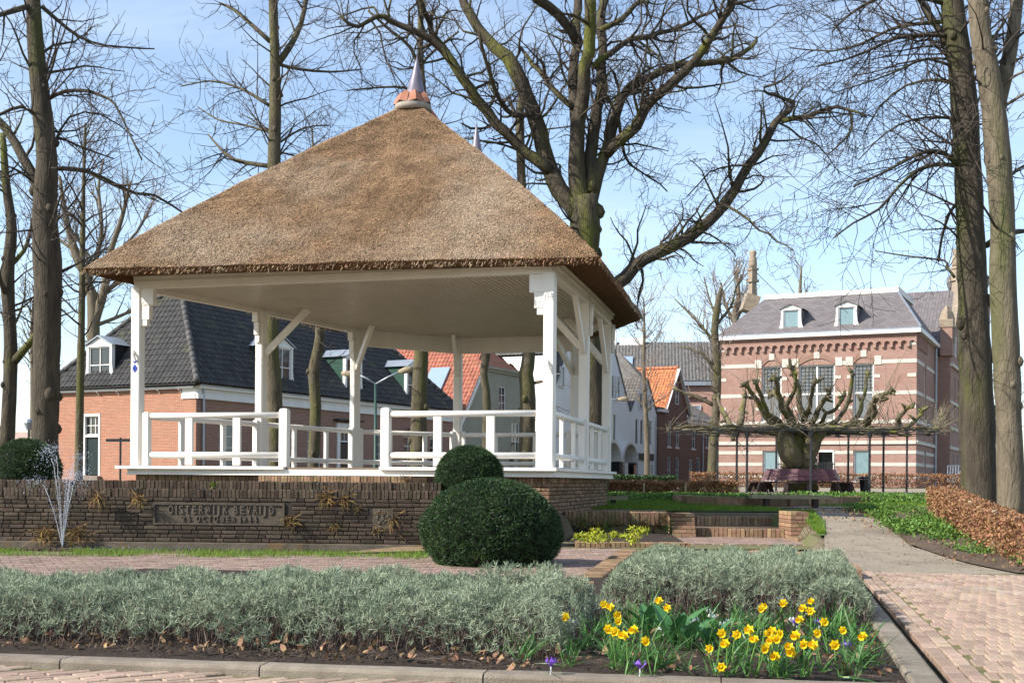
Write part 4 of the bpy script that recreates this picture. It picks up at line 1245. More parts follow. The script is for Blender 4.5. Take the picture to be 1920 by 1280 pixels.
mb = MB(); wall_open(mb, Fr(LHO + SU * LHL, -SN, SU), 0, LHW, G0, EZ - .1, []); wall_open(mb, Fr(LHO - SN * LHW, SU, -SN), 0, LHL, G0, EZ - .1, []); mb.build('rear_wall', M['lh_brick2'], lh)
# street side
ops = []
wins = []
for s in (1.4, 4.2, 7.4): wins.append((s, s + 1.05))
wins += [(12.9, 13.95), (15.6, 16.65), (18.2, 19.2)]
for a, b in wins: ops.append((a, b, 1.35, 3.35))
ops.append((9.75, 11.1, .9, 3.5))
mb = MB(); wall_open(mb, side, 0, LHL, G0, EZ - .1, ops); mb.build('wall', M['lh_brick2'], lh)
for a, b in wins: window(side, a, b, 1.35, 3.35, lh, 2, 4)
w = window(side, 9.8, 11.05, 2.85, 3.48, lh, 4, 1, sill=False)
mb = MB(); side.box(mb, 9.95, 10.9, -.12, -.07, .9, 2.8); d_ = mb.build('door', M['doordark'], lh)
mb = MB(); side.box(mb, 9.7, 9.92, -.1, .06, .9, 3.55); side.box(mb, 10.93, 11.15, -.1, .06, .9, 3.55); side.box(mb, 9.6, 11.25, -.1, .12, 3.5, 3.75); mb.build('door_surround', M['white2'], d_)
mb = MB(); side.box(mb, 9.4, 11.5, 0, .35, 3.85, 3.93); mb.build('door_hood', M['darkboard'], d_)
# cornice and gutter
mb = MB(); side.box(mb, -.02, LHL, -.05, .12, EZ - .62, EZ - .42); side.box(mb, -.02, LHL, -.05, .06, EZ - .42, EZ - .2); side.box(mb, -.02, LHL, -.05, .25, EZ - .2, EZ - .02); mb.build('cornice', M['white2'], lh)
mb = MB(); end.box(mb, 0.0, .75, -.02, .05, EZ - .62, EZ - .42); end.box(mb, 0, .95, -.02, .2, EZ - .2, EZ - .02); end.box(mb, 0, .75, -.02, .03, EZ - .42, EZ - .2); mb.build('cornice_return', M['white2'], lh)
gutter(end, -.2, LHW + .2, EZ - .06, .22, lh, M['darkboard'], .06)
mb = MB()
for i in range(7):
    s = .9 + i * 1.15
    mb.tube([end.P(s, .2, EZ - .12), end.P(s - .1, .16, EZ - .25), end.P(s - .12, .05, EZ - .34), end.P(s - .05, .02, EZ - .36)], .018, 5)
build_each(mb, 'gutter_hook', M['white2'], lh)
mb = MB(); end.box(mb, 0, LHW, .13, .17, EZ - .22, EZ - .12); mb.build('eave_board', M['white2'], lh)
mb = MB(); mb.tube([side.P(.35, .1, EZ - .2), side.P(.35, .1, .6)], .05, 8); mb.build('downpipe', M['zinc'], lh)
# roof
e_ = .3
RO = empty('roof', (LHO.x, LHO.y, EZ)); set_parent(RO, lh)
def hp(a, b, z): q = LHO + SU * a - SN * b; return Vector((q.x, q.y, z))
r1, r2 = hp(3.4, LHW / 2, RZ), hp(LHL - 3.4, LHW / 2, RZ)
c1, c2, c3, c4 = hp(-e_, -e_, EZ), hp(LHL + e_, -e_, EZ), hp(LHL + e_, LHW + e_, EZ), hp(-e_, LHW + e_, EZ)
mb = MB(); dz = Vector((0, 0, -.05))
mb.poly([c1 + dz, c2 + dz, r2 + dz, r1 + dz]); mb.poly([c4 + dz, c1 + dz, r1 + dz]); mb.poly([c3 + dz, c4 + dz, r1 + dz, r2 + dz]); mb.poly([c2 + dz, c3 + dz, r2 + dz]); mb.poly([c4 + dz * 2, c3 + dz * 2, c2 + dz * 2, c1 + dz * 2]); mb.build('roof_deck', M['dark_tile_i'], RO)
tile_roof(RO, c4, c1, r1 + Vector((.01, 0, 0)), r1, .255, .33, M['dark_tile'], M['dark_tile_i'], 150)
tile_roof(RO, c1, c2, r2, r1, .255, .33, M['dark_tile'], M['dark_tile_i'], 150, prefer=lambda p: p.y)
tile_roof(RO, c2, c3, r2 + Vector((.01, 0, 0)), r2, .3, .4, M['dark_tile'], M['dark_tile_i'])
ridge_tiles(RO, c1 + Vector((0, 0, .07)), r1 + Vector((0, 0, .07)), M['hip_tile']); ridge_tiles(RO, c2 + Vector((0, 0, .07)), r2 + Vector((0, 0, .07)), M['hip_tile']); ridge_tiles(RO, c4 + Vector((0, 0, .07)), r1 + Vector((0, 0, .07)), M['hip_tile']); ridge_tiles(RO, r1, r2, M['hip_tile'])
def dormer(fr, s, w, z0, zw, zr, e0, depth, parent, cheek, glass='dark', nx=2, ny=2, front=M['white2'], roofm=None):
    """fr: wall plane; front face stands at e0 from the wall plane; returns the dormer part"""
    D = Fr(fr.P(s, e0, 0).xy, fr.u, fr.n)
    mb = MB(); D.box(mb, -w / 2 - .12, -w / 2, -.15, .03, z0, zw); D.box(mb, w / 2, w / 2 + .12, -.15, .03, z0, zw); D.box(mb, -w / 2 - .14, w / 2 + .14, -.15, .05, zw, zw + .1)
    mb.poly([D.P(-w / 2 - .1, .02, zw + .1), D.P(w / 2 + .1, .02, zw + .1), D.P(0, .02, zr - .04)])
    # scroll cheeks beside the window
    for sg_ in (-1, 1):
        x = sg_ * (w / 2 + .12)
        mb.poly([D.P(x, .02, z0), D.P(x + sg_ * .18, .02, z0), D.P(x + sg_ * .13, .02, z0 + .22), D.P(x + sg_ * .05, .02, z0 + .45), D.P(x, .02, z0 + .9)][::sg_])
    dm = mb.build('dormer', front, parent)
    mb = MB()
    for sg_ in (-1, 1):
        x = sg_ * (w / 2 + .11)
        mb.poly([D.P(x, -.1, z0), D.P(x, -.1, zw + .08), D.P(x, -depth, zw + .08), D.P(x, -depth, z0)])
    mb.build('dormer_cheek', cheek, dm)
    mb = MB()
    for sg_ in (-1, 1):
        x = sg_ * (w / 2 + .24)
        mb.poly([D.P(x, .12, zw + .08), D.P(0, .12, zr), D.P(0, -depth, zr), D.P(x, -depth, zw + .08)][::sg_])
        mb.poly([D.P(x, .12, zw + .03), D.P(0, .12, zr - .06), D.P(0, .12, zr), D.P(x, .12, zw + .08)])
    mb.build('dormer_roof', roofm or M['zinc'], dm)
    window(D, -w / 2, w / 2, z0, zw, dm, nx, ny, front, glass, .06, .04, False, -.06)
    return dm
dormer(end, 5.55, 1.25, 5.1, 6.65, 7.15, -.12, 3.2, RO, M['darkboard'])
for s in (5.9, 11.4, 16.9): dormer(side, s, 1.15, 5.2, 6.95, 7.45, -.25, 3.0, RO, M['greenboard'])
# wall lantern
mb = MB(); p = side.P(16.0, .25, 3.3); mb.tube([p, p + Vector((0, 0, .18)), p + Vector((0, 0, .42)), p + Vector((0, 0, .55))], [.08, .15, .12, .02], 6); mb.tube([p + Vector((0, 0, .5)), side.P(16.0, 0, 3.7)], .02, 5)
tag(mb.build('wall_lantern', M['iron']), 'black wall lantern on the street side of the corner house', 'lantern')

# ---- grey rendered house with red roof
def W(s, n, z): return side.P(s, n, z)
gh = empty('grey_house', tuple(W(22, 0, .9)), 'grey rendered house with a red tiled roof next to the corner house', 'house')
gops = [(26.0, 26.9, 5.2, 6.7), (24.2, 25.05, 3.6, 4.8), (27.6, 28.7, 2.8, 4.6), (25.0, 25.9, .9, 2.8), (27.9, 28.9, 1.0, 2.6), (23.0, 24.0, 1.2, 2.6)]
mb = MB(); wall_open(mb, side, 24.3, 29.6, G0, 7.6, [o for o in gops if o[0] >= 24.3] + [(24.3, 25.05, 3.6, 4.8)])
mb.poly([W(20.9, 0, G0), W(24.3, 0, G0), W(24.3, 0, 7.6), W(23.9, 0, 7.6), W(20.9, 0, 3.6)])
wall_open(mb, Fr(W(29.6, 0, 0).xy, -SN, SU), 0, 9, G0, 7.6, []); wall_open(mb, Fr(W(20.9, 0, 0).xy, -SN, -SU), 0, 9, G0, 3.7, [])
mb.build('wall', M['grey_render'], gh)
for a, b, c, d in gops[:1] + gops[2:5]:
    window(side, a, b, c, d, gh, 2, 3 if d - c > 1.4 else 2)
window(side, 24.3, 25.05, 3.6, 4.8, gh, 2, 2)
for a in (24.5, 27.35):
    mb = MB(); side.box(mb, a, a + .45, .01, .07, 1.0, 2.65); mb.build('shutter', M['shutter'], gh)
mb = MB()
for i in range(9): mb.tube([W(27.5 + i * .16, .22, 2.7), W(27.5 + i * .16, .22, 3.35)], .015, 4)
mb.tube([W(27.45, .22, 3.35), W(28.85, .22, 3.35)], .02, 4); mb.tube([W(27.45, .22, 2.72), W(28.85, .22, 2.72)], .02, 4); mb.build('balcony_rail', M['iron'], gh)
mb = MB(); side.box(mb, 23.7, 29.8, -.1, .22, 7.6, 7.75); side.box(mb, 23.8, 29.7, -.1, .12, 7.45, 7.6); mb.build('cornice', M['grey_render'], gh)
mb = MB(); mb.bar(W(20.8, .06, 3.55), W(23.9, .06, 7.55), .2, .22, (SN.x, SN.y, 0)); build_each(mb, 'verge_board', M['white2'], gh)
gr = empty('roof', tuple(W(22, -1, 4))); set_parent(gr, gh)
q = [W(20.6, .1, 3.55), W(20.6, -11, 3.55), W(25.2, -11, 9.45), W(25.2, -1.2, 9.45), W(23.7, .1, 7.5)]
mb = MB(); mb.poly([v - Vector((0, 0, .06)) for v in q]); mb.poly([W(25.2, -1.2, 9.4), W(25.2, -11, 9.4), W(29.6, -11, 7.6), W(29.6, -.1, 7.6), W(23.8, -.1, 7.6)]); mb.build('roof_deck', M['red_tile'], gr)
tile_roof(gr, W(20.6, -11, 3.55), W(20.6, .1, 3.55), W(23.7, .1, 7.53), W(23.7, -11, 7.53), .25, .32, M['red_tile'], M['red_tile'])
tile_roof(gr, W(23.7, -11, 7.53), W(23.7, .1, 7.53), W(25.2, -1.2, 9.45), W(25.2, -11, 9.45), .25, .32, M['red_tile'], M['red_tile'])
tile_roof(gr, W(29.4, -.2, 7.7), W(29.4, -11, 7.7), W(25.2, -11, 9.45), W(25.2, -1.2, 9.45), .25, .32, M['red_tile'], M['red_tile'])
ridge_tiles(gr, W(25.2, -11, 9.5), W(25.2, -1.2, 9.5), M['red_tile'])
mb = MB(); p = [W(22.6, -2.0, 6.2), W(22.6, -3.3, 6.2), W(23.7, -3.3, 7.62), W(23.7, -2.0, 7.62)]; up = Vector((-.3, -.5, .6)).normalized() * .1
mb.hexa([v - up for v in p] + [v + up for v in p]); mb.build('skylight', GL['sky'], gr)

# ---- white house with three steep gables
wh = empty('white_gabled_house', tuple(W(40, 0, .9)), 'white rendered house with steep gables and twin arched canopies', 'house')
def gable_pts(f, *pts): return [W(s, f, z) for s, z in pts]
mb = MB()
wops = [(34.3, 34.9, 7.2, 8.6), (36.2, 36.8, 4.0, 6.0), (41.6, 42.2, 7.0, 8.7), (42.6, 43.2, 7.0, 8.7), (43.7, 44.3, 7.0, 8.7), (41.9, 42.6, 3.95, 5.9), (43.2, 43.9, 3.95, 5.9),
        (47.6, 48.2, 3.9, 5.8), (48.6, 49.2, 3.9, 5.8), (49.4, 49.9, 3.9, 5.8), (50.4, 51.0, 3.9, 5.8), (48.2, 48.7, 6.6, 7.8), (48.9, 49.4, 6.6, 8.2), (50.2, 50.7, 6.6, 7.8),
        (39.9, 42.3, .9, 2.5), (42.9, 45.6, .9, 2.5), (46.2, 48.2, .9, 2.6), (49.5, 51.3, .9, 2.4)]
wall_open(mb, side, 33, 52, G0, 6.3, [o for o in wops if o[3] <= 6.3])
def gable(s0, s1, pk, zp, flat=None):
    top = [(s1, 6.3), (pk, zp), (s0, 6.3)] if not flat else [(s1, 6.3), (flat[1], zp), (flat[0], zp), (s0, 6.3)]
    mb.poly(gable_pts(0, (s0, 6.3), *top[:-1]))
    return top
gable(33, 39.5, 36.2, 11.0); gable(39.5, 46.5, 43, 11.0); gable(46.5, 52, 0, 8.8, (48.6, 50.0))
wall_open(mb, Fr(W(33, 0, 0).xy, -SN, -SU), 0, 12, G0, 9.2, []); wall_open(mb, Fr(W(52, 0, 0).xy, -SN, SU), 0, 12, G0, 6.3, [])
mb.build('wall', M['white_render'], wh)
for a, b, c, d in wops:
    if c > 3:
        if d <= 6.3: window(side, a, b, c, d, wh, 1, 1, M['white2'], 'dark', .06, sill=False)
        else: window(side, a, b, c, d, wh, 1, 1, M['white2'], 'dark', .06, sill=False, e=.06)
wr = empty('roof', tuple(W(40, -2, 7))); set_parent(wr, wh)
mb = MB(); t_ = Vector((0, 0, .08))
def rp(*pts): mb.poly([W(*p) + t_ for p in pts])
rp((46.5, .1, 6.2), (48.7, .1, 8.85), (49.25, -2.0, 10.9), (49.25, -12, 10.9), (46.5, -12, 6.2))
rp((48.55, .12, 8.8), (50.05, .12, 8.8), (49.3, -2.0, 10.9)); rp((52, .1, 6.2), (52, -12, 6.2), (49.25, -12, 10.9), (49.25, -2, 10.9), (50, .1, 8.85))
rp((39.5, .1, 6.2), (43, .1, 11.1), (43, -12, 11.1), (39.5, -12, 6.2)); rp((46.5, .1, 6.2), (46.5, -12, 6.2), (43, -12, 11.1), (43, .1, 11.1))
rp((33, .1, 6.2), (36.2, .1, 11.1), (36.2, -12, 11.1), (33, -12, 6.2)); rp((39.5, .1, 6.2), (39.5, -12, 6.2), (36.2, -12, 11.1), (36.2, .1, 11.1))
mb.build('roof_deck', M['grey_tile'], wr)
tile_roof(wr, W(46.5, -9, 6.3), W(46.5, .1, 6.3), W(48.7, .1, 8.95), W(48.7, -9, 8.95), .25, .34, M['grey_tile'], M['grey_tile'])
tile_roof(wr, W(33, -11.9, 9.3), W(33, -.4, 9.3), W(36.0, -.4, 11.2), W(36.0, -11.9, 11.2), .28, .36, M['grey_tile'], M['grey_tile'])
mb = MB()
for c in (41.1, 44.25):   # twin arched canopies
    n = 10
    for i in range(n):
        a0, a1 = math.pi * i / n, math.pi * (i + 1) / n
        f = lambda a, r, e: W(c - r * math.cos(a), e, 2.5 + r * math.sin(a))
        mb.poly([f(a0, 1.5, 1.0), f(a1, 1.5, 1.0), f(a1, 1.5, 0), f(a0, 1.5, 0)]); mb.poly([f(a0, 1.3, 1.02), f(a1, 1.3, 1.02), f(a1, 1.5, 1.02), f(a0, 1.5, 1.02)]); mb.poly([f(a0, 1.3, 1.0), f(a0, 1.3, 0), f(a1, 1.3, 0), f(a1, 1.3, 1.0)])
build_each(mb, 'arched_canopy', M['white2'], wh)
mb = MB(); side.box(mb, 39.6, 45.8, -1.2, -.9, .6, 2.5); side.box(mb, 46.3, 51.4, -.7, -.5, .6, 2.6); build_each(mb, 'shop_front', GL['dark'], wh)
mb = MB(); side.box(mb, 42.45, 42.85, -.2, .9, .6, 2.5); side.box(mb, 46.0, 51.2, .02, .12, 2.75, 3.25); build_each(mb, 'name_board', M['darkboard'], wh)
mb = MB(); mb.tube([W(51.7, .08, 6.2), W(51.7, .08, .7)], .05, 6); mb.build('downpipe', M['zinc'], wh)

# ---- brown brick houses further on
bh = empty('brown_gabled_house', tuple(W(56, 0, .9)), 'brown brick gabled house with an orange tiled roof', 'house')
M['br_brick'] = brick_mat('dark_brown_brick', (.21, .105, .078), (.155, .078, .06), (.2, .16, .14), .21, .062, .01)
bops = [(54.4, 55.3, 3.9, 6.0), (56.3, 57.2, 3.9, 6.0), (54.4, 55.3, 1.0, 3.1), (56.3, 57.2, 1.0, 3.1)]
mb = MB(); wall_open(mb, side, 52.4, 59, G0, 7.0, bops); mb.poly([W(53.8, 0, 7), W(59, 0, 7), W(56.4, 0, 10.2)])
wall_open(mb, Fr(W(52.4, 0, 0).xy, -SN, -SU), 0, 9, G0, 7.0, []); mb.build('wall', M['br_brick'], bh)
for a, b, c, d in bops: window(side, a, b, c, d, bh, 2, 2)
window(side, 56.05, 56.75, 7.4, 8.7, bh, 1, 2, e=.05, sill=False)
br = empty('roof', tuple(W(56, -2, 7))); set_parent(br, bh)
mb = MB(); mb.poly([W(53.5, .2, 6.85), W(56.4, .2, 10.25), W(56.4, -9, 10.25), W(53.5, -9, 6.85)]); mb.poly([W(59.3, .2, 6.85), W(59.3, -9, 6.85), W(56.4, -9, 10.25), W(56.4, .2, 10.25)]); mb.build('roof_deck', M['orange_tile'], br)
tile_roof(br, W(53.4, -8.5, 6.9), W(53.4, .15, 6.9), W(56.4, .15, 10.33), W(56.4, -8.5, 10.33), .26, .34, M['orange_tile'], M['orange_tile'])
ridge_tiles(br, W(56.4, -8.5, 10.4), W(56.4, .2, 10.4), M['orange_tile'])
mb = MB(); mb.bar(W(53.4, .2, 6.75), W(56.4, .2, 10.3), .1, .28, (SN.x, SN.y, 0)); mb.bar(W(59.4, .2, 6.75), W(56.4, .2, 10.3), .1, .28, (SN.x, SN.y, 0)); side.box(mb, 52.3, 53.9, -.1, .3, 6.6, 6.8); build_each(mb, 'verge_board', M['white2'], bh)
b2 = empty('brown_row_house', tuple(W(64, 0, .9)), 'low brown brick row house with white window frames beyond the gabled house', 'house')
bops = [(59.6, 60.5, .9, 3.0), (61.4, 62.4, .8, 3.2), (64.0, 65.1, 1.0, 3.3), (66.2, 67.3, 1.0, 3.3), (68.6, 69.7, 1.0, 3.3), (71, 72, 1.0, 3.3), (60.2, 61.2, 3.9, 5.6), (63.8, 64.8, 4.1, 5.8), (65.4, 66.4, 4.1, 5.8), (67.2, 68.2, 4.1, 5.8), (70, 71, 4.1, 5.8)]
mb = MB(); wall_open(mb, side, 59, 80, G0, 6.3, bops); mb.build('wall', M['br_brick'], b2)
for a, b, c, d in bops: window(side, a, b, c, d, b2, 2, 2)
mb = MB(); side.box(mb, 59.1, 80, -.1, .3, 6.3, 6.6); side.box(mb, 59.1, 80, -.1, .12, 5.95, 6.3); mb.build('cornice', M['white2'], b2)
mb = MB(); mb.tube([W(62.9, .08, 6.2), W(62.9, .08, .7)], .06, 6); mb.build('downpipe', M['zinc'], b2)
rr = empty('roof', tuple(W(64, -2, 6))); set_parent(rr, b2)
mb = MB(); mb.poly([W(59, .25, 6.55), W(80, .25, 6.55), W(80, -4, 9.2), W(59, -4, 9.2)]); mb.poly([W(59, 0, 6.3), W(59, -4, 9.1), W(59, -8, 6.3)]); mb.build('roof_deck', M['grey_tile'], rr)
tile_roof(rr, W(59, .25, 6.6), W(72, .25, 6.6), W(72, -4, 9.25), W(59, -4, 9.25), .26, .34, M['grey_tile'], M['grey_tile'])
# pink hall with long grey roof behind
ph = empty('pink_brick_hall', tuple(W(66, -16, .9)), 'pale pink brick hall with a long grey roof behind the street houses', 'building')
PF = Fr(W(62, -9, 0).xy, Vector((1, -.12)), Vector((-.12, -1)))
M['pink_brick'] = brick_mat('pink_brick', (.46, .25, .20), (.40, .21, .17), (.45, .36, .3), .21, .062, .008)
mb = MB(); wall_open(mb, PF, -8, 20, G0, 9.6, [(4.2, 9.2, 6.8, 8.6), (11, 15, 6.8, 8.6)], .3); mb.build('wall', M['pink_brick'], ph)
for a in (4.2, 11):
    mb = MB(); PF.box(mb, a, a + 5, -.4, -.3, 6.8, 8.6); mb.build('blind_bay', M['pink_brick'], ph)
window(PF, 6.7, 8.7, 6.9, 7.9, ph, 3, 2, glass='sky', e=-.25)
mb = MB(); PF.box(mb, -8.2, 20, -.1, .35, 9.6, 9.95); mb.build('gutter', M['zinc'], ph)
pr_ = empty('roof', tuple(PF.P(5, -3, 10))); set_parent(pr_, ph)
mb = MB(); mb.poly([PF.P(-8.3, .3, 9.95), PF.P(20, .3, 9.95), PF.P(20, -6, 14), PF.P(-8.3, -6, 14)]); mb.build('roof_deck', M['grey_tile'], pr_)
tile_roof(pr_, PF.P(-8.3, .3, 10.0), PF.P(12, .3, 10.0), PF.P(12, -6, 14.05), PF.P(-8.3, -6, 14.05), .3, .4, M['grey_tile'], M['grey_tile'])
mb = MB(); p = [PF.P(1.2, -1.7, 11.3), PF.P(2.6, -1.7, 11.3), PF.P(2.6, -3.3, 12.4), PF.P(1.2, -3.3, 12.4)]; up = Vector((0, -.4, .7)).normalized() * .16
mb.hexa([v - up for v in p] + [v + up for v in p]); mb.build('skylight', GL['sky'], pr_)
mb = MB(); PF.box(mb, -.6, 1.0, -7, -5.6, 13.2, 15.4); PF.box(mb, 1.3, 3.6, -7, -5.6, 13.2, 14.5); tag(mb.build('roof_plant', M['white_render']), 'white rooftop plant box on the grey hall roof', 'roof plant')

# ---- big banded brick town hall on the right
M['th_brick'] = brick_mat('town_hall_brick', (.35, .185, .145), (.25, .125, .098), (.40, .33, .28), .22, .066, .011, c3=(.27, .15, .118))
M['slate'] = brick_mat('slate_roof', (.185, .165, .165), (.125, .112, .115), (.075, .068, .07), .32, .2, .012, .8, rough=.6)
M['stone'] = mat('pale_stone', (.60, .55, .475), (.50, .455, .39), 3, .85, .1, 30)
M['pinn'] = mat('weathered_stone', (.33, .27, .20), (.22, .175, .13), 5, .9, .4, 20)
TC = Vector((23.04, 70.0))
a26 = math.radians(25.5)
TU, TN = Vector((-math.cos(a26), math.sin(a26))), Vector((-math.sin(a26), -math.cos(a26)))
front = Fr(TC, TU, TN); rside = Fr(TC, -TN, -TU)
th = empty('town_hall', (TC.x, TC.y, .6), 'large banded red brick hall with slate roof and dormers behind the pollard lime', 'building')
TL, CZ = 11.6, 9.85
def fs(x):   # facade position of a photo column
    lo, hi = 0.0, 14.0
    for _ in range(40):
        m_ = (lo + hi) / 2; p = front.P(m_, 0, 0)
        if 960 + FPX * p.x / p.y > x - .0: lo = m_
        else: hi = m_
    return lo
up_w = [(fs(1464), fs(1427)), (fs(1564), fs(1496)), (fs(1637), fs(1598))]
gr_w = [(fs(1462), fs(1430)), (fs(1564), fs(1528)), (fs(1631), fs(1600))]
UZ0, UZ1 = 4.75, 8.05
ops = [(a, b, UZ0, UZ1) for a, b in up_w] + [(a, b, 1.2 if i != 1 else .7, 3.0) for i, (a, b) in enumerate(gr_w)]
mb = MB(); wall_open(mb, front, 0, TL, .3, CZ - .9, ops, .2); mb.build('wall', M['th_brick'], th)
mb = MB(); wall_open(mb, front, 0, TL, CZ - .9, CZ - .15, []); mb.build('frieze', M['th_brick'], th)
# Lombard band of little arches
mb = MB(); na = 25; aw = TL / na
for i in range(na):
    c = (i + .5) * aw; r = aw * .34; zc_ = CZ - .74; n = 7
    outer = [(-aw / 2, zc_ - .12), (-aw / 2, CZ - .45), (aw / 2, CZ - .45), (aw / 2, zc_ - .12)]
    arc = [(r * math.cos(math.pi * k / n), zc_ + r * math.sin(math.pi * k / n)) for k in range(n + 1)]
    for e in (.15,):
        # ring between arch and band, as quads
        for k in range(n):
            (x0, z0), (x1, z1) = arc[k], arc[k + 1]
            f0, f1 = k / n, (k + 1) / n
            X0, X1 = aw / 2 - aw * f0, aw / 2 - aw * f1
            mb.poly([front.P(c + x0, e, z0), front.P(c + X0, e, CZ - .45), front.P(c + X1, e, CZ - .45), front.P(c + x1, e, z1)])
            mb.poly([front.P(c + x0, e, z0), front.P(c + x1, e, z1), front.P(c + x1, 0, z1), front.P(c + x0, 0, z0)])
        mb.poly([front.P(c + r, e, zc_), front.P(c + aw / 2, e, zc_), front.P(c + aw / 2, e, CZ - .45)]); mb.poly([front.P(c - r, e, zc_), front.P(c - aw / 2, e, CZ - .45), front.P(c - aw / 2, e, zc_)])
        front.box(mb, c + r, c + aw - r, 0, e, zc_ - .2, zc_)
mb.build('arch_band', M['th_brick'], th)
mb = MB(); front.box(mb, 0, TL, -.02, .10, CZ - .45, CZ - .36)
for i in range(110): s = i * TL / 110; front.box(mb, s + .01, s + TL / 220, 0, .14, CZ - .36, CZ - .26)
front.box(mb, 0, TL, -.02, .16, CZ - .26, CZ - .15); mb.build('dentil_course', M['th_brick'], th)
mb = MB(); front.box(mb, -.25, TL + .2, -.3, .32, CZ - .15, CZ + .04); rside.box(mb, -.1, 9.0, -.3, .3, CZ - .15, CZ + .04); mb.build('cornice', M['white2'], th)
mb = MB(); front.box(mb, -.25, TL + .2, -.3, .28, CZ + .04, CZ + .14); rside.box(mb, -.1, 9.0, -.3, .26, CZ + .04, CZ + .14); mb.build('gutter', M['zinc'], th)
# stone bands, cut at the openings
def band(fr, L_, z0, z1, cuts, out=.025, s0=0.0):
    mb = MB(); segs = [s0]
    for a, b in sorted(cuts): segs += [a, b]
    segs.append(L_)
    for a, b in zip(segs[::2], segs[1::2]):
        if b - a > .03: fr.box(mb, a, b, -.03, out, z0, z1)
    build_each(mb, 'stone_band', M['stone'], th)
uc = [(a - .02, b + .02) for a, b in up_w]; gc = [(a - .02, b + .02) for a, b in gr_w]
band(front, TL, 8.0, 8.22, [(a - .3, b + .3) for a, b in up_w]); band(front, TL, 6.2, 6.42, uc); band(front, TL, 4.55, 4.74, []); band(front, TL, 3.35, 3.55, [], .1)
for z in (2.78, 2.08, 1.38): band(front, TL, z, z + .2, gc)
band(front, TL, .55, .75, gc)
SL = 9.0
sw = [(3.6, 4.3), (6.0, 6.6)]
for z in (8.0, 6.2, 4.55): band(rside, SL, z, z + .21, [(3.3, 4.5)] if z > 7 else [(3.6, 4.3)] if z > 6 else [])
for z in (2.78, 2.08, 1.38): band(rside, SL, z, z + .2, [(3.6, 4.3)])
band(rside, SL, 3.35, 3.55, [], .1)
mb = MB()
for a, b in up_w:      # stone blocks at the springing, keystone, arched brick lintel
    for z0, z1 in ((7.95, 8.45),):
        front.box(mb, a - .42, a - .02, -.02, .05, z0, z1); front.box(mb, b + .02, b + .42, -.02, .05, z0, z1)
    front.box(mb, (a + b) / 2 - .16, (a + b) / 2 + .16, -.02, .07, 8.42, 8.8)
    for z in (7.2, 5.4): front.box(mb, a - .35, a - .02, -.02, .03, z, z + .18); front.box(mb, b + .02, b + .35, -.02, .03, z, z + .18)
for z in (7.2, 5.4, 9.0): front.box(mb, 0.02, .5, -.02, .03, z, z + .2); front.box(mb, TL - .5, TL - .02, -.02, .03, z, z + .2)
build_each(mb, 'stone_block', M['stone'], th)
mb = MB()
for a, b in up_w:
    n = 12; wv = b - a; rise = .38
    for i in range(n):
        f0, f1 = i / n, (i + 1) / n; zt = lambda f: 8.05 + rise * math.sin(math.pi * f)
        x0, x1 = a + wv * f0, a + wv * f1
        mb.poly([front.P(x0, .05, zt(f0)), front.P(x1, .05, zt(f1)), front.P(x1, .05, zt(f1) + .28), front.P(x0, .05, zt(f0) + .28)]); mb.poly([front.P(x0, .05, zt(f0)), front.P(x0, 0, zt(f0)), front.P(x1, 0, zt(f1)), front.P(x1, .05, zt(f1))])
build_each(mb, 'arched_lintel', M['lh_brick2'], th)
for i, (a, b) in enumerate(up_w):
    window(front, a, b, UZ0, UZ1, th, 2 if i == 1 else 1, 2, M['white2'], 'dark', .09, .1, True, -.14, [.48])
    mb = MB()
    for k in range(1, int((b - a) / .22)): front.box(mb, a + k * .22, a + k * .22 + .02, -.145, -.12, 6.45, UZ1 - .1)
    for k in range(1, 8): front.box(mb, a + .1, b - .1, -.146, -.121, 6.4 + k * .21, 6.415 + k * .21)
    mb.build('leaded_light', M['iron'], th)
for i, (a, b) in enumerate(gr_w):
    if i == 1:
        mb = MB(); front.box(mb, a + .1, b - .1, -.6, -.5, .7, 2.95); mb.build('doorway', M['doordark'], th)
        mb = MB(); front.box(mb, a, a + .1, -.2, .03, .7, 3.0); front.box(mb, b - .1, b, -.2, .03, .7, 3.0); front.box(mb, a, b, -.2, .03, 2.9, 3.02); mb.build('door_frame', M['white2'], th)
    else: window(front, a, b, 1.2, 3.0, th, 1, 1, M['white2'], 'curtain', .08, e=-.12)
# right side wall
ops = [(3.6, 4.3, 4.9, 8.0), (3.6, 4.3, 1.2, 3.0)]
mb = MB(); wall_open(mb, rside, 0, SL, .3, CZ - .15, ops, .2); mb.build('wall', M['th_brick'], th)
window(rside, 3.6, 4.3, 4.9, 8.0, th, 1, 2, sill=True); window(rside, 3.6, 4.3, 1.2, 3.0, th, 1, 1)
mb = MB()
for i in range(12): rside.box(mb, .35 + i * .35, .5 + i * .35, 0, .1, CZ - 1.0, CZ - .3)
build_each(mb, 'corbel', M['th_brick'], th)
mb = MB(); mb.tube([rside.P(8.3, .12, CZ - .2), rside.P(8.3, .12, .5)], .07, 6); mb.build('downpipe', M['zinc'], th)
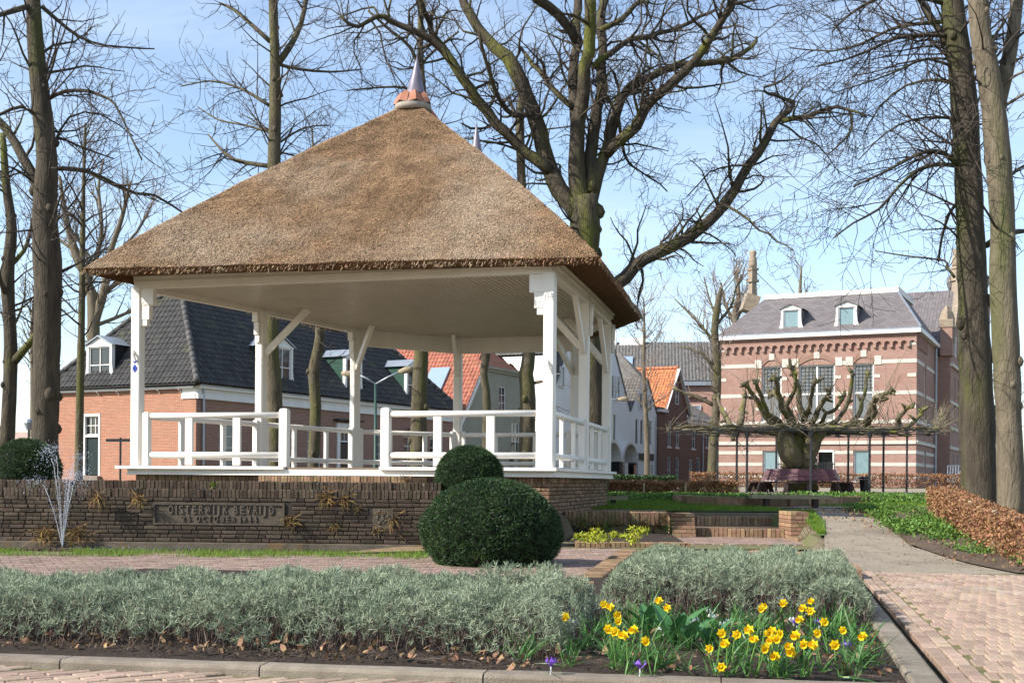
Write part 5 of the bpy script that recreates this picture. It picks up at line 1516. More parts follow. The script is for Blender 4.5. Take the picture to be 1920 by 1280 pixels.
# roof
tr = empty('roof', (TC.x, TC.y, CZ)); set_parent(tr, th)
ZR = 12.6
def T(s, b, z): return front.P(s, -b, z)
def uvpoly(mb, pts, o, ex):
    pts = [Vector(p) for p in pts]; o = Vector(o); n = (pts[1] - pts[0]).cross(pts[2] - pts[0]).normalized(); ex = (pts[1] - pts[0]).normalized(); ey = n.cross(ex)
    mb.poly(pts, [((p - o).dot(ex), (p - o).dot(ey)) for p in pts])
mb = MB(); g = .25
tr0, tr1 = 1.55, TL - 2.1
uvpoly(mb, [T(-g, -g, CZ + .1), T(TL + .1, -g, CZ + .1), T(tr1, 3.1, ZR), T(tr0, 3.1, ZR)], T(0, 0, CZ), 0)
uvpoly(mb, [T(-g, 9, CZ + .1), T(-g, -g, CZ + .1), T(tr0, 3.1, ZR), T(tr0, 9, ZR)], T(0, 0, CZ), 0)
uvpoly(mb, [T(TL + .1, -g, CZ + .1), T(TL + .1, 9, CZ + .1), T(tr1, 9, ZR), T(tr1, 3.1, ZR)], T(0, 0, CZ), 0)
mb.build('slates', M['slate'], tr)
mb = MB(); mb.poly([T(tr0, 3.1, ZR), T(tr1, 3.1, ZR), T(tr1, 9, ZR), T(tr0, 9, ZR)]); mb.build('flat_roof', M['zinc'], tr)
mb = MB(); front.box(mb, tr0 - .1, tr1 + .1, -3.2, -2.95, ZR - .08, ZR + .2); mb.build('ridge_board', M['white2'], tr)
mb = MB(); mb.bar(T(tr0, 3.0, ZR + .1), T(tr0 - .1, 9, ZR + .1), .2, .35); mb.build('ridge_board', M['white2'], tr)
mb = MB(); mb.bar(T(-g, -g, CZ + .16), T(tr0, 3.1, ZR + .05), .1, .06); mb.build('hip_flashing', M['zinc'], tr)
mb = MB(); p = T(6, 5.2, ZR); mb.tube([p, p + Vector((0, 0, .25)), p + Vector((0, 0, .45)), p + Vector((0, 0, .55))], [1.2, 1.1, .7, .05], 16); mb.build('roof_dome', M['white_render'], tr, smooth=True)
for x in (1479, 1583): dormer(front, fs(x), .95, CZ + .25, CZ + 1.55, CZ + 1.95, -.25, 2.2, tr, M['slate'], 'curtain', 1, 1, M['white2'], M['slate'])
# stone pinnacles on the gables
def pinnacle(p, s=1.0, parent=tr):
    mb = MB()
    mb.tube([p, p + Vector((0, 0, 1.1)) * s], [.32 * s, .26 * s], 4, sx=1); mb.tube([p + Vector((0, 0, 1.1)) * s, p + Vector((0, 0, 1.25)) * s], .44 * s, 4); mb.tube([p + Vector((0, 0, 1.25)) * s, p + Vector((0, 0, 1.9)) * s], .30 * s, 4); mb.tube([p + Vector((0, 0, 1.9)) * s, p + Vector((0, 0, 2.05)) * s], .4 * s, 4)
    mb.build('pinnacle', M['pinn'], parent)
    mb = MB(); mb.tube([p + Vector((0, 0, q)) * s for q in (2.05, 2.3, 2.7, 2.85, 3.1, 3.25)], [.26 * s, .3 * s, .25 * s, .2 * s, .27 * s, .15 * s], 9); mb.build('lion_finial', M['pinn'], parent, smooth=True)
pinnacle(at(1411, 560, 78.5), .95)
mb = MB(); mb.bar(at(1401, 585, 78.5), at(1411, 555, 78.5), 1.2, .9); mb.build('parapet_shoulder', M['pinn'], tr)
mb = MB(); mb.tube([at(1415, 508, 78.5), at(1459, 551, 76)], .02, 4); mb.build('stay_wire', M['iron'], tr)
# projecting gabled wing on the right side
wing = empty('side_wing', tuple(rside.P(13, 0, .6))); set_parent(wing, th)
WG = Fr(rside.P(9.0, .9, 0).xy, rside.u, rside.n)
wl = 10.0
mb = MB()
wo = [(2.3, 3.0, 5.0, 8.0), (4.6, 5.3, 5.0, 8.0), (1.6, 2.3, 1.2, 3.0), (4.6, 5.3, 1.2, 3.0), (7.4, 8.1, 1.2, 3.0)]
wall_open(mb, WG, 0, wl, .3, 9.2, wo, .2); mb.poly([WG.P(.6, 0, 9.2), WG.P(wl - .6, 0, 9.2), WG.P(wl / 2 + .4, 0, 14.0), WG.P(wl / 2 - .4, 0, 14.0)], [(0, 0), (wl, 0), (wl / 2 + .4, 5), (wl / 2 - .4, 5)])
wall_open(mb, Fr(WG.P(0, 0, 0).xy, -rside.n, -rside.u), 0, 1.2, .3, 9.2, [])
mb.build('wing_wall', M['th_brick'], wing)
mb = MB()
for z in (8.55, 6.2, 4.55, 3.3): WG.box(mb, -.02, wl, -.03, .06 if z < 8 else .15, z, z + .2)
WG.box(mb, 2.5, wl - 2.5, -.02, .05, 11.4, 11.6); WG.box(mb, -.05, .9, -.3, .1, 10.4, 10.7)
build_each(mb, 'wing_band', M['stone'], wing)
for a, b, c, d in wo: window(WG, a, b, c, d, wing, 1, 2)
window(WG, 4.4, 5.2, 9.6, 11.2, wing, 1, 2, e=.06); window(WG, 2.0, 2.5, 9.4, 10.6, wing, 1, 1, e=.06)
mb = MB()
uvpoly(mb, [WG.P(-.1, 0, 9.4), WG.P(wl / 2, 0, 14.1), WG.P(wl / 2, -12, 14.1), WG.P(-.1, -12, 9.4)][::-1], WG.P(0, 0, 9.4), 0)
uvpoly(mb, [WG.P(wl + .1, 0, 9.4), WG.P(wl + .1, -12, 9.4), WG.P(wl / 2, -12, 14.1), WG.P(wl / 2, 0, 14.1)][::-1], WG.P(0, 0, 9.4), 0)
mb.build('wing_slates', M['slate'], wing)
mb = MB(); WG.box(mb, -.3, .75, -.6, .12, 9.2, 11.0); mb.build('corner_turret', M['th_brick'], wing)
mb = MB(); WG.box(mb, -.35, .8, -.65, .17, 11.0, 11.5); p = WG.P(.2, -.25, 11.5); mb.tube([p, p + Vector((0, 0, .5)), p + Vector((0, 0, .9))], [.5, .35, .1], 4); mb.build('turret_cap', M['pinn'], wing)
mb = MB(); mb.bar(WG.P(.5, .0, 10.2), WG.P(wl / 2 - .3, .0, 14.5), .5, .35, (rside.n.x, rside.n.y, 0)); mb.bar(WG.P(wl - .5, .0, 10.2), WG.P(wl / 2 + .3, .0, 14.5), .5, .35, (rside.n.x, rside.n.y, 0)); build_each(mb, 'gable_coping', M['pinn'], wing)
pinnacle(WG.P(wl / 2, -.2, 13.6), 1.0, wing)
W2 = Fr(rside.P(19.0, .5, 0).xy, rside.u, rside.n)
mb = MB(); wall_open(mb, W2, 0, 12, .3, 9.0, [(2 + i * 2.4, 2.9 + i * 2.4, 5.2, 8.0) for i in range(4)] + [(1.5 + i * 1.7, 2.2 + i * 1.7, 1.2, 3) for i in range(6)], .3); mb.build('wing_wall', M['th_brick'], wing)
for i in range(4): window(W2, 2 + i * 2.4, 2.9 + i * 2.4, 5.2, 8.0, wing, 1, 2)
for i in range(6): window(W2, 1.5 + i * 1.7, 2.2 + i * 1.7, 1.2, 3, wing, 1, 1)
mb = MB()
for z in (8.6, 4.55, 3.3): W2.box(mb, 0, 12, -.03, .08, z, z + .2)
build_each(mb, 'wing_band', M['stone'], wing)
mb = MB(); uvpoly(mb, [W2.P(0, .2, 9), W2.P(12, .2, 9), W2.P(12, -5, 12.5), W2.P(0, -5, 12.5)], W2.P(0, 0, 9), 0); mb.build('wing_slates', M['slate'], wing)
# tower with onion dome
tw = empty('onion_tower', tuple(at(1812, 910, 97)), 'brick tower with a slate onion dome rising behind the right-hand trunks', 'tower')
tc = at(1812, 903, 97); t8 = lambda r: r
def ring_tube(name, zr, m, n=8):
    mb = MB(); mb.tube([Vector((tc.x, tc.y, z)) for z, r in zr], [r for z, r in zr], n); return mb.build(name, m, tw)
def zy(y): return at(1823, y, 97).z
ring_tube('shaft', [(.5, 1.65), (zy(572), 1.65)], M['th_brick'])
ring_tube('stone_band', [(zy(607), 1.70), (zy(602), 1.70)], M['stone']); ring_tube('stone_band', [(zy(655), 1.70), (zy(650), 1.70)], M['stone'])
ring_tube('eave', [(zy(578), 1.75), (zy(566), 2.0), (zy(562), 2.02)], M['pinn'])
mb = MB()
for k in range(8):
    a = math.pi * (k + .5) / 4; q = Vector((tc.x + 1.56 * math.cos(a), tc.y + 1.56 * math.sin(a))); f = Fr(q, Vector((-math.sin(a), math.cos(a))), Vector((math.cos(a), math.sin(a))))
    f.box(mb, -.32, .32, -.05, .06, zy(628), zy(598))
build_each(mb, 'belfry_opening', M['doordark'], tw)
ring_tube('onion_dome', [(zy(y), r) for y, r in ((562, 2.0), (556, 1.5), (549, 1.35), (540, 1.5), (530, 1.62), (520, 1.55), (510, 1.2), (503, .7), (497, .35), (480, .22), (462, .05))], M['slate'], 12)
# leaning cage rack beside the hall
ck = empty('cycle_cage', tuple(at(1790, 903, 66)), 'galvanised tube rack leaning by the side door of the hall', 'rack')
mb = MB()
def cp(u, v, e=0): p = at(1777 + u, 903 - v, 66 + e); return p
for u in range(0, 33, 5): mb.tube([cp(u, 0), cp(u, 26), cp(u + 1, 30)], .03, 5)
for v in (0, 12, 30): mb.tube([cp(0, v), cp(30, v)], .03, 5)
for v in (0, 12, 30): mb.tube([cp(0, v), cp(0, v, 1.2)], .03, 5)
mb.tube([cp(14, 4), cp(20, 14), cp(27, 22), cp(33, 20), cp(36, 8), cp(30, 1), cp(20, 1), cp(14, 4)], .04, 5)
mb.build('tube_frame', M['zinc'], ck)
# ------------------------------------------------------------------ trees
class Tree:
    def __init__(s, name, label, base, bark, twig=None, group=None, seed=1):
        s.o = empty(name, tuple(base), label, 'tree', group)
        s.wood, s.tw = MB(), MB(); s.bark, s.twm = bark, twig or M['twig']
        s.r = random.Random(seed)
    def limb(s, pts, rad, n=10, wob=0.0):
        """pts: 3d polyline; smooth it (Catmull-Rom) and add bark lumps; returns the fine polyline"""
        P, R_ = [], []
        m_ = len(pts)
        for i in range(m_ - 1):
            p0, p1, p2, p3 = pts[max(i - 1, 0)], pts[i], pts[i + 1], pts[min(i + 2, m_ - 1)]
            k = max(2, int((p2 - p1).length / .35))
            for j in range(k):
                t = j / k
                q = .5 * ((2 * p1) + (p2 - p0) * t + (2 * p0 - 5 * p1 + 4 * p2 - p3) * t * t + (3 * p1 - p0 - 3 * p2 + p3) * t ** 3)
                P.append(q); R_.append(rad[i] + (rad[i + 1] - rad[i]) * t)
        P.append(pts[-1].copy()); R_.append(rad[-1])
        for i in range(len(P)):
            nz = noise.noise(P[i] * 1.1 + Vector((s.r.random() * .2, 0, 0)))
            R_[i] *= 1 + .10 * nz + .06 * noise.noise(P[i] * 4)
            if wob: P[i] = P[i] + Vector((noise.noise(P[i] * 1.7), noise.noise(P[i] * 1.7 + Vector((9, 0, 0))), noise.noise(P[i] * 1.7 + Vector((0, 9, 0))))) * wob
        s.wood.tube(P, R_, n)
        return P, R_
    def grow(s, p, d, L, r, lev, o):
        """a procedural branch and its children"""
        R_ = s.r
        seg = 4 if lev > 1 else 6
        if L < .5: seg = 3
        pts, rad = [p.copy()], [r]
        d = d.normalized()
        for i in range(seg):
            d = (d + Vector((R_.gauss(0, 1), R_.gauss(0, 1), R_.gauss(0, 1))) * o['wob'] + Vector((0, 0, o['up'] * (1 if lev < 2 else .6)))).normalized()
            pts.append(pts[-1] + d * (L / seg)); rad.append(max(o['rmin'], r * (1 - .75 * (i + 1) / seg)))
        n = 3 if r < .03 else 5
        (s.wood if r > .035 else s.tw).tube(pts, rad, n, cap=False)
        if lev >= o['lev']: return
        nc = int(o['den'][min(lev, len(o['den']) - 1)] * L + R_.random())
        s.spawn(pts, rad, nc, L, lev + 1, o)
    def spawn(s, pts, rad, nc, L, lev, o, t0=.15):
        R_ = s.r
        for _ in range(nc):
            t = (t0 + (1 - t0) * R_.random()) * (len(pts) - 1.001)
            i = int(t); f = t - i
            p = pts[i].lerp(pts[i + 1], f); pd = (pts[i + 1] - pts[i]).normalized()
            rr = rad[i] + (rad[i + 1] - rad[i]) * f
            ax = Vector((R_.gauss(0, 1), R_.gauss(0, 1), R_.gauss(0, 1))).cross(pd)
            if ax.length < 1e-3: continue
            ax.normalize(); a = math.radians(R_.uniform(*o['ang']))
            d = pd * math.cos(a) + ax * math.sin(a)
            ln = max(.25, min(o['maxl'][min(lev, len(o['maxl']) - 1)], L * R_.uniform(.3, .6)) * R_.uniform(.6, 1.1))
            s.grow(p, d, ln, max(o['rmin'], min(rr * .5, o['rmax'][min(lev, len(o['rmax']) - 1)] * R_.uniform(.6, 1.1))), lev, o)
    def done(s, crown='crown'):
        t = s.wood.build('trunk', s.bark, s.o, smooth=True)
        c = s.tw.build(crown, s.twm, s.o)
        return s.o

def pxlimb(pts, d, wpx=None, dz=None):
    """photo columns/rows at depth d; optional per point depth offsets"""
    out = []
    for i, q in enumerate(pts):
        dd = d + (q[2] if len(q) > 2 else 0)
        out.append(at(q[0], q[1], dd))
    return out
def make_tree(name, label, d, limbs, bark, opt, seed, twig=None, group=None, base=None, spread=2.0):
    """limbs: list of (points, half widths in px, number of side branches)"""
    b = base or at(limbs[0][0][0][0], limbs[0][0][0][1], d)
    T_ = Tree(name, label, (b.x, b.y, h(b.x, b.y) - .05), bark, twig, group, seed)
    for li, (pts, w, nb) in enumerate(limbs):
        pp = []
        sgn = T_.r.choice((-1, 1)) * T_.r.uniform(.3, 1)
        for i, q in enumerate(pts):
            e = q[2] if len(q) > 2 else (0 if li == 0 else sgn * spread * (i / max(1, len(pts) - 1)) ** 1.3)
            pp.append(at(q[0], q[1], d + e))
        if li == 0: pp[0].z = h(pp[0].x, pp[0].y) - .1
        rad = [x * d / FPX for x in w]
        if len(rad) == 2: rad = [rad[0] + (rad[1] - rad[0]) * i / (len(pp) - 1) for i in range(len(pp))]
        P, R_ = T_.limb(pp, rad, 14 if li == 0 else 8, opt.get('kink', 0))
        if li == 0 and rad[0] > .15:     # burls and old branch scars on the trunk
            for _ in range(26):
                i = T_.r.randrange(1, len(P) - 1); an = T_.r.uniform(0, 2 * math.pi); o_ = Vector((math.cos(an), math.sin(an), T_.r.uniform(-.3, .3))); s_ = R_[i] * T_.r.uniform(.18, .42); c_ = P[i] + o_ * R_[i] * .82
                T_.wood.tube([c_ - Vector((0, 0, s_ * 1.3)), c_ - Vector((0, 0, s_ * .6)) + o_ * s_ * .3, c_ + o_ * s_ * .45, c_ + Vector((0, 0, s_ * .8)) + o_ * s_ * .25, c_ + Vector((0, 0, s_ * 1.5))], [s_ * .2, s_ * .8, s_ * .95, s_ * .75, s_ * .15], 7)
        L = sum((P[i + 1] - P[i]).length for i in range(len(P) - 1))
        T_.spawn(P, R_, nb, min(L, opt['L']), 1, opt, t0=opt.get('t0', .15) if li else opt.get('t0t', .45))
    return T_.done()

LIME = dict(wob=.13, up=.03, rmin=.0055, lev=3, den=(3, 2.6, 2.2), ang=(35, 75), maxl=(0, 3.2, 1.6, .8), rmax=(0, .035, .014, .008), L=5, t0=.1, t0t=.4)
OAK = dict(wob=.26, up=.02, rmin=.006, lev=4, den=(3, 3.0, 2.6, 2.2), ang=(35, 80), maxl=(0, 3.0, 1.5, .8, .45), rmax=(0, .05, .022, .012, .008), L=5, t0=.1, t0t=.8, kink=.10)
FAR = dict(wob=.14, up=.10, rmin=.014, lev=3, den=(1.7, 1.5, 1.2), ang=(25, 60), maxl=(0, 4.5, 2.4, 1.3), rmax=(0, .07, .032, .02), L=7, t0=.1, t0t=.4)

make_tree('lime_tree', 'stout dark-trunked bare tree at far left beside the yew ball', 27, [
    ([(82, 905), (85, 800), (88, 650), (90, 520), (84, 400), (88, 300), (78, 200), (68, 100), (62, 0), (58, -120)], [27, 25, 25, 26, 24, 20, 18, 16, 14, 11], 26),
    ([(80, 400), (68, 345), (40, 290), (10, 240), (-40, 190)], [12, 7], 10),
    ([(100, 316), (160, 320), (215, 345), (255, 363), (290, 366), (345, 400)], [4.5, 2], 14),
    ([(92, 185), (120, 172), (160, 170), (190, 180), (215, 195), (240, 245), (266, 300)], [4, 1.3], 16),
    ([(78, 12), (110, 40), (150, 70), (200, 86), (290, 92)], [4.5, 1.3], 14),
    ([(84, 268), (110, 258), (150, 275), (214, 298)], [3.5, 1.2], 12),
    ([(60, 10), (20, 22), (-20, 34)], [6, 4], 6),
    ([(70, 110), (100, 85), (140, 78), (175, 50)], [3, 1], 10),
    ([(80, 225), (40, 200), (0, 215), (-40, 225)], [4, 2], 12),
    ([(88, 300), (130, 220), (190, 215), (250, 255)], [2.5, 1], 10)], M['bark'], LIME, 11, spread=1.8)
make_tree('lime_tree', 'slim leaning bare tree at the left edge of the picture', 31, [
    ([(6, 905), (16, 780), (20, 650), (14, 520), (22, 430), (12, 350), (5, 250)], [15, 13, 12, 12, 10, 8, 5], 16),
    ([(24, 680), (50, 650), (75, 615), (95, 560)], [8, 4], 8), ([(16, 500), (45, 470), (60, 420), (70, 360)], [5, 2], 10), ([(14, 560), (-10, 500), (-30, 450)], [5, 3], 6)], M['bark_dark'], LIME, 12)
make_tree('young_tree', 'thin straight mossy trunk standing before the orange end wall', 33, [
    ([(147, 890), (150, 750), (153, 600), (155, 450), (157, 330), (160, 230)], [8, 7.5, 6.5, 5, 3.5, 1.5], 34), ([(154, 560), (180, 520), (215, 500)], [2.5, 1], 6)], M['bark_moss'], LIME, 13)
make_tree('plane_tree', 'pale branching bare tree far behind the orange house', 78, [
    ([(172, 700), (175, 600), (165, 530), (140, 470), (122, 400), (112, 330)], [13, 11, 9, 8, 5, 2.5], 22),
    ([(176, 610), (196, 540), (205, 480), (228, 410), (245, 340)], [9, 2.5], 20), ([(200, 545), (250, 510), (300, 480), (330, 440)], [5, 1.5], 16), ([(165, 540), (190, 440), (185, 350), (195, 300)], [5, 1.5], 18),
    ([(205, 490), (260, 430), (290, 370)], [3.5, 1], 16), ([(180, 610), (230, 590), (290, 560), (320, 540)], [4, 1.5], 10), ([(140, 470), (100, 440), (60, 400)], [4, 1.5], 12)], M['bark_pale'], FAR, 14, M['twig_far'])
make_tree('lime_tree', 'tall straight bare tree rising left of the thatched roof', 37, [
    ([(515, 905), (515, 750), (508, 650), (512, 560), (515, 450), (514, 300), (516, 200), (515, 100), (512, 0), (510, -120)], [16, 15, 14, 14, 13, 12, 11, 9, 8, 6], 50),
    ([(508, 312), (440, 300), (410, 275), (390, 252)], [4.5, 1.5], 14), ([(505, 198), (470, 176), (440, 162), (395, 152), (340, 162)], [3.5, 1.2], 18), ([(522, 118), (545, 85), (565, 42), (577, -20)], [6.5, 4.5], 8),
    ([(506, 78), (470, 45), (440, 20), (412, 6)], [4.5, 2], 10), ([(520, 120), (560, 130), (620, 135), (680, 130)], [3.5, 1.2], 16), ([(512, 250), (460, 235), (410, 225), (370, 200)], [2.5, 1], 14), ([(520, 270), (570, 240), (620, 235)], [2.5, 1], 12)], M['bark_moss'], LIME, 15)
make_tree('lime_tree', 'slender mossy trunk between the two left rear posts', 39, [
    ([(585, 905), (592, 760), (588, 700), (600, 630), (598, 560), (602, 480), (606, 420)], [11, 10, 11, 9, 9, 8, 6], 10), ([(605, 430), (590, 330), (585, 240)], [4, 1.5], 16)], M['bark_moss'], LIME, 16)
make_tree('lime_tree', 'mossy trunk right of the middle rear post, rising behind the finial', 40, [
    ([(783, 905), (786, 760), (790, 660), (795, 500), (797, 300), (793, 180), (788, 100), (790, 0), (795, -90)], [16, 15, 13, 12, 10, 7, 6, 5, 4], 30),
    ([(795, 190), (760, 165), (700, 165), (650, 170)], [3, 1.2], 14), ([(790, 120), (820, 90), (860, 60)], [3, 1.5], 8), ([(793, 150), (770, 90), (735, 60), (690, 20)], [4, 2], 12)], M['bark_moss'], LIME, 17)
make_tree('lime_tree', 'thinnest mossy trunk before the grey house', 42, [([(908, 905), (913, 760), (907, 700), (912, 660), (916, 560), (920, 480)], [8, 8, 7, 8, 6, 5], 8)], M['bark_moss'], LIME, 18)
make_tree('lime_tree', 'knobbly pollarded trunk before the white end wall', 40, [
    ([(985, 905), (990, 750), (986, 700), (992, 660), (985, 500), (978, 340), (975, 240), (978, 170)], [15, 15, 13, 12, 10, 8, 8, 5], 14),
    ([(996, 720), (1015, 715), (1025, 725), (1026, 800)], [3, 2.5], 3), ([(978, 240), (965, 215), (955, 190)], [4, 2], 8), ([(976, 300), (1000, 240), (1010, 200)], [3, 1], 8)], M['bark_moss'], LIME, 19)
# the big oak behind the bandstand
OK_ = [
    ([(1116, 915), (1112, 800), (1108, 650), (1098, 500), (1095, 430), (1093, 370)], [27, 25, 24, 25, 28, 27], 2),
    ([(1085, 405), (1050, 360), (1030, 320), (1010, 250), (990, 180), (965, 130), (930, 90), (895, 50), (870, 10), (850, -60)], [18, 17, 15, 15, 15, 14, 11, 10, 9, 7], 20),
    ([(1030, 318), (1007, 300), (966, 266), (932, 232), (895, 184), (865, 142), (827, 90), (790, 67), (737, 41), (707, 34), (674, 52), (640, 28)], [11, 11, 10, 10, 10, 9, 8, 6, 5, 4.5, 4, 2.5], 34),
    ([(835, 100), (812, 62), (797, 20), (780, -60)], [6.5, 4.5], 14), ([(765, 130), (790, 66), (800, 60)], [1, 3], 4),
    ([(1090, 390), (1080, 280), (1090, 180), (1100, 100), (1108, 0), (1112, -100)], [18, 15, 13, 12, 11, 9], 16), ([(1083, 250), (1074, 150), (1082, 80), (1084, -60)], [11, 8], 10),
    ([(1108, 360), (1112, 250), (1125, 170), (1128, 100), (1130, 30), (1145, -60)], [14, 12, 11, 9, 9, 8], 16),
    ([(1105, 385), (1118, 330), (1139, 281), (1154, 210), (1180, 165), (1240, 135), (1280, 120), (1340, 118), (1374, 109), (1411, 90), (1420, 70)], [12, 12, 11, 10, 9, 8, 7, 6.5, 6, 4, 2], 34),
    ([(1137, 290), (1195, 232), (1225, 184), (1280, 142), (1317, 94), (1347, 49), (1374, 0), (1390, -60)], [12, 11, 10, 9, 8, 7, 6, 5], 26),
    ([(1100, 570, 0), (1152, 532), (1205, 488), (1250, 466), (1280, 454), (1310, 431), (1362, 379), (1404, 311), (1445, 251), (1464, 221), (1488, 195)], [15, 13, 12.5, 12, 11.5, 11, 10, 9, 8, 6.5, 4], 40),
    ([(1466, 226), (1510, 218), (1553, 204), (1590, 207), (1625, 220)], [5.5, 2], 16), ([(1488, 195), (1468, 184), (1440, 178), (1434, 165), (1470, 150), (1490, 130)], [3.5, 1.2], 12), ([(1590, 207), (1598, 235), (1588, 262), (1550, 290)], [3, 1.2], 10),
    ([(1084, 80), (1050, 30), (1007, 0), (980, -30)], [10, 8], 10), ([(1112, 122), (1165, 82), (1217, 67), (1280, 48), (1340, 20)], [7, 3], 22), ([(1128, 60), (1165, 35), (1190, 10), (1215, 5)], [6, 4], 12),
    ([(1000, 210), (960, 215), (940, 190), (920, 150), (900, 60)], [6, 3], 16), ([(1075, 200), (1040, 170), (1000, 120), (975, 90)], [6, 3], 16), ([(1160, 225), (1170, 290), (1200, 320), (1250, 360)], [3.5, 1.2], 16),
    ([(1404, 311), (1370, 310), (1330, 325), (1290, 370)], [2.5, 1], 14), ([(1362, 382), (1400, 410), (1440, 440), (1490, 470)], [3, 1], 16), ([(1310, 432), (1350, 450), (1380, 480)], [2, .8], 8), ([(930, 232), (900, 245), (870, 230)], [4, 1.5], 8)]
make_tree('oak_tree', 'great bare oak with mossy spreading limbs behind the bandstand', 36, OK_, M['bark_dark'], OAK, 21, spread=2.6)
# the two big trunks at right
make_tree('lime_tree', 'thick ridged trunk left of the pair at the right edge', 26, [
    ([(1838, 930), (1832, 800), (1826, 600), (1820, 450), (1814, 300), (1804, 150), (1788, 30), (1775, -100)], [35, 32, 27, 26, 24, 23, 21, 18], 26),
    ([(1808, 420), (1797, 340), (1810, 225), (1795, 150), (1786, 100), (1750, 40), (1715, -20)], [8, 8, 8, 8, 7, 6, 5], 16),
    ([(1800, 315), (1770, 287), (1735, 285), (1700, 300), (1660, 322), (1600, 350)], [5, 1.5], 24), ([(1790, 68), (1730, 66), (1680, 72), (1640, 90), (1585, 112), (1530, 125)], [5, 1.2], 26), ([(1786, 40), (1720, 45), (1670, 55), (1620, 80), (1560, 96), (1480, 90)], [4.5, 1.2], 26),
    ([(1798, 312), (1760, 308), (1720, 320), (1685, 350), (1648, 392), (1600, 418), (1565, 445)], [4.5, 1.2], 26), ([(1782, 10), (1700, -10), (1640, 0), (1590, 30), (1560, 60)], [5, 1.5], 22), ([(1808, 165), (1760, 150), (1700, 160), (1650, 200), (1620, 250)], [3.5, 1], 24),
    ([(1810, 225), (1760, 220), (1710, 225), (1660, 250), (1610, 300)], [3, 1], 22), ([(1790, 520), (1775, 500), (1770, 488), (1700, 480), (1640, 470)], [3, 1], 12), ([(1800, 375), (1780, 400), (1765, 450), (1760, 490)], [3.5, 2], 8), ([(1850, 460), (1880, 440), (1930, 432)], [6, 4], 6), ([(1795, 130), (1740, 110), (1690, 130), (1640, 150), (1560, 175)], [3, 1], 22)], M['bark'], dict(LIME, up=-.015), 22, spread=2.5)
make_tree('lime_tree', 'pale knobbly forked trunk right of the pair at the right edge', 24.5, [
    ([(1897, 935), (1892, 800), (1886, 650), (1880, 520), (1880, 420), (1872, 300), (1862, 200), (1850, 120), (1838, 60), (1830, -100)], [25, 24, 24, 24, 23, 22, 22, 21, 19, 16], 16),
    ([(1868, 215), (1885, 140), (1900, 60), (1915, -80)], [15, 14, 13, 11], 14), ([(1885, 340), (1905, 320), (1940, 300)], [4, 2], 8), ([(1850, 100), (1870, 60), (1890, 30)], [4, 2], 8)], M['bark_pale'], LIME, 23)
mb = MB(); kp = at(1849, 145, 24.1)
mb.tube([kp + Vector((.10 * math.cos(t) * .62, -.02, .19 * math.sin(t))) for t in [i * math.pi / 8 for i in range(17)]], .026, 8); k_ = mb.build('knot_hole', M['bark_pale'], None, smooth=True)
set_parent(k_, [o for o in COL.objects if o.get('label', '').startswith('pale knobbly forked')][0])
# street trees
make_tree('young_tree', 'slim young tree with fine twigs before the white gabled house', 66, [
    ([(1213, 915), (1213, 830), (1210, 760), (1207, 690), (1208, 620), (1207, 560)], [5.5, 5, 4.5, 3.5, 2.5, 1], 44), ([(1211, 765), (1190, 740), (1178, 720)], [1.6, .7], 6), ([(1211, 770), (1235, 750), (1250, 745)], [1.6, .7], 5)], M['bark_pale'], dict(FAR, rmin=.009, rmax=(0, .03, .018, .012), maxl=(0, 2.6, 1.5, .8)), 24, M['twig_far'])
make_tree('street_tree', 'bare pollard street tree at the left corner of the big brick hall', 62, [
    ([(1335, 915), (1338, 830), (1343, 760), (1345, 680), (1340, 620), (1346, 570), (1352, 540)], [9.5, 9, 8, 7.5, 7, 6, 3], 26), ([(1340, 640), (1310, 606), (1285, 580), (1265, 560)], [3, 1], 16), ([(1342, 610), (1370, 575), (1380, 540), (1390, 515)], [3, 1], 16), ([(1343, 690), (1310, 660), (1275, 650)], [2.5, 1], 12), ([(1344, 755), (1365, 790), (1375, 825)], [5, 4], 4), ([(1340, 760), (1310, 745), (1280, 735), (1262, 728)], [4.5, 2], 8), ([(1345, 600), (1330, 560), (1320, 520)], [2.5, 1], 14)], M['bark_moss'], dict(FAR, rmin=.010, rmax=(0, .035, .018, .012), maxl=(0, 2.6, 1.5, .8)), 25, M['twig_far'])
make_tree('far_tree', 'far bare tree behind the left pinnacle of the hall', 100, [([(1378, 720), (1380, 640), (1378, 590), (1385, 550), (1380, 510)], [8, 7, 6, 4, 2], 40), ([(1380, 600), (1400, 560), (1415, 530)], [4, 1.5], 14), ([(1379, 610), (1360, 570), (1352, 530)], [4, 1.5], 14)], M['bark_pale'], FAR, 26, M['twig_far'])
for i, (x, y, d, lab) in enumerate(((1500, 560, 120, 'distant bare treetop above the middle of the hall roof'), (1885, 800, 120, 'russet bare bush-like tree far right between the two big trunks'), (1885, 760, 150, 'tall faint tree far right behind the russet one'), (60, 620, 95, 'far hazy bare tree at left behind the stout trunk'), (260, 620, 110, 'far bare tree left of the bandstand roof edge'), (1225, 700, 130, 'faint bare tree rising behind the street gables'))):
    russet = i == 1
    make_tree('far_tree', lab, d, [([(x, 890), (x + 2, (y + 890) / 2), (x, y), (x + 3, y - 60)], [6, 5, 3.5, 1.2], 44 if russet else 36)], M['bark_pale'], dict(FAR, rmin=.02, t0t=.35), 40 + i, M['beechtwig'] if russet else M['twig_far'])

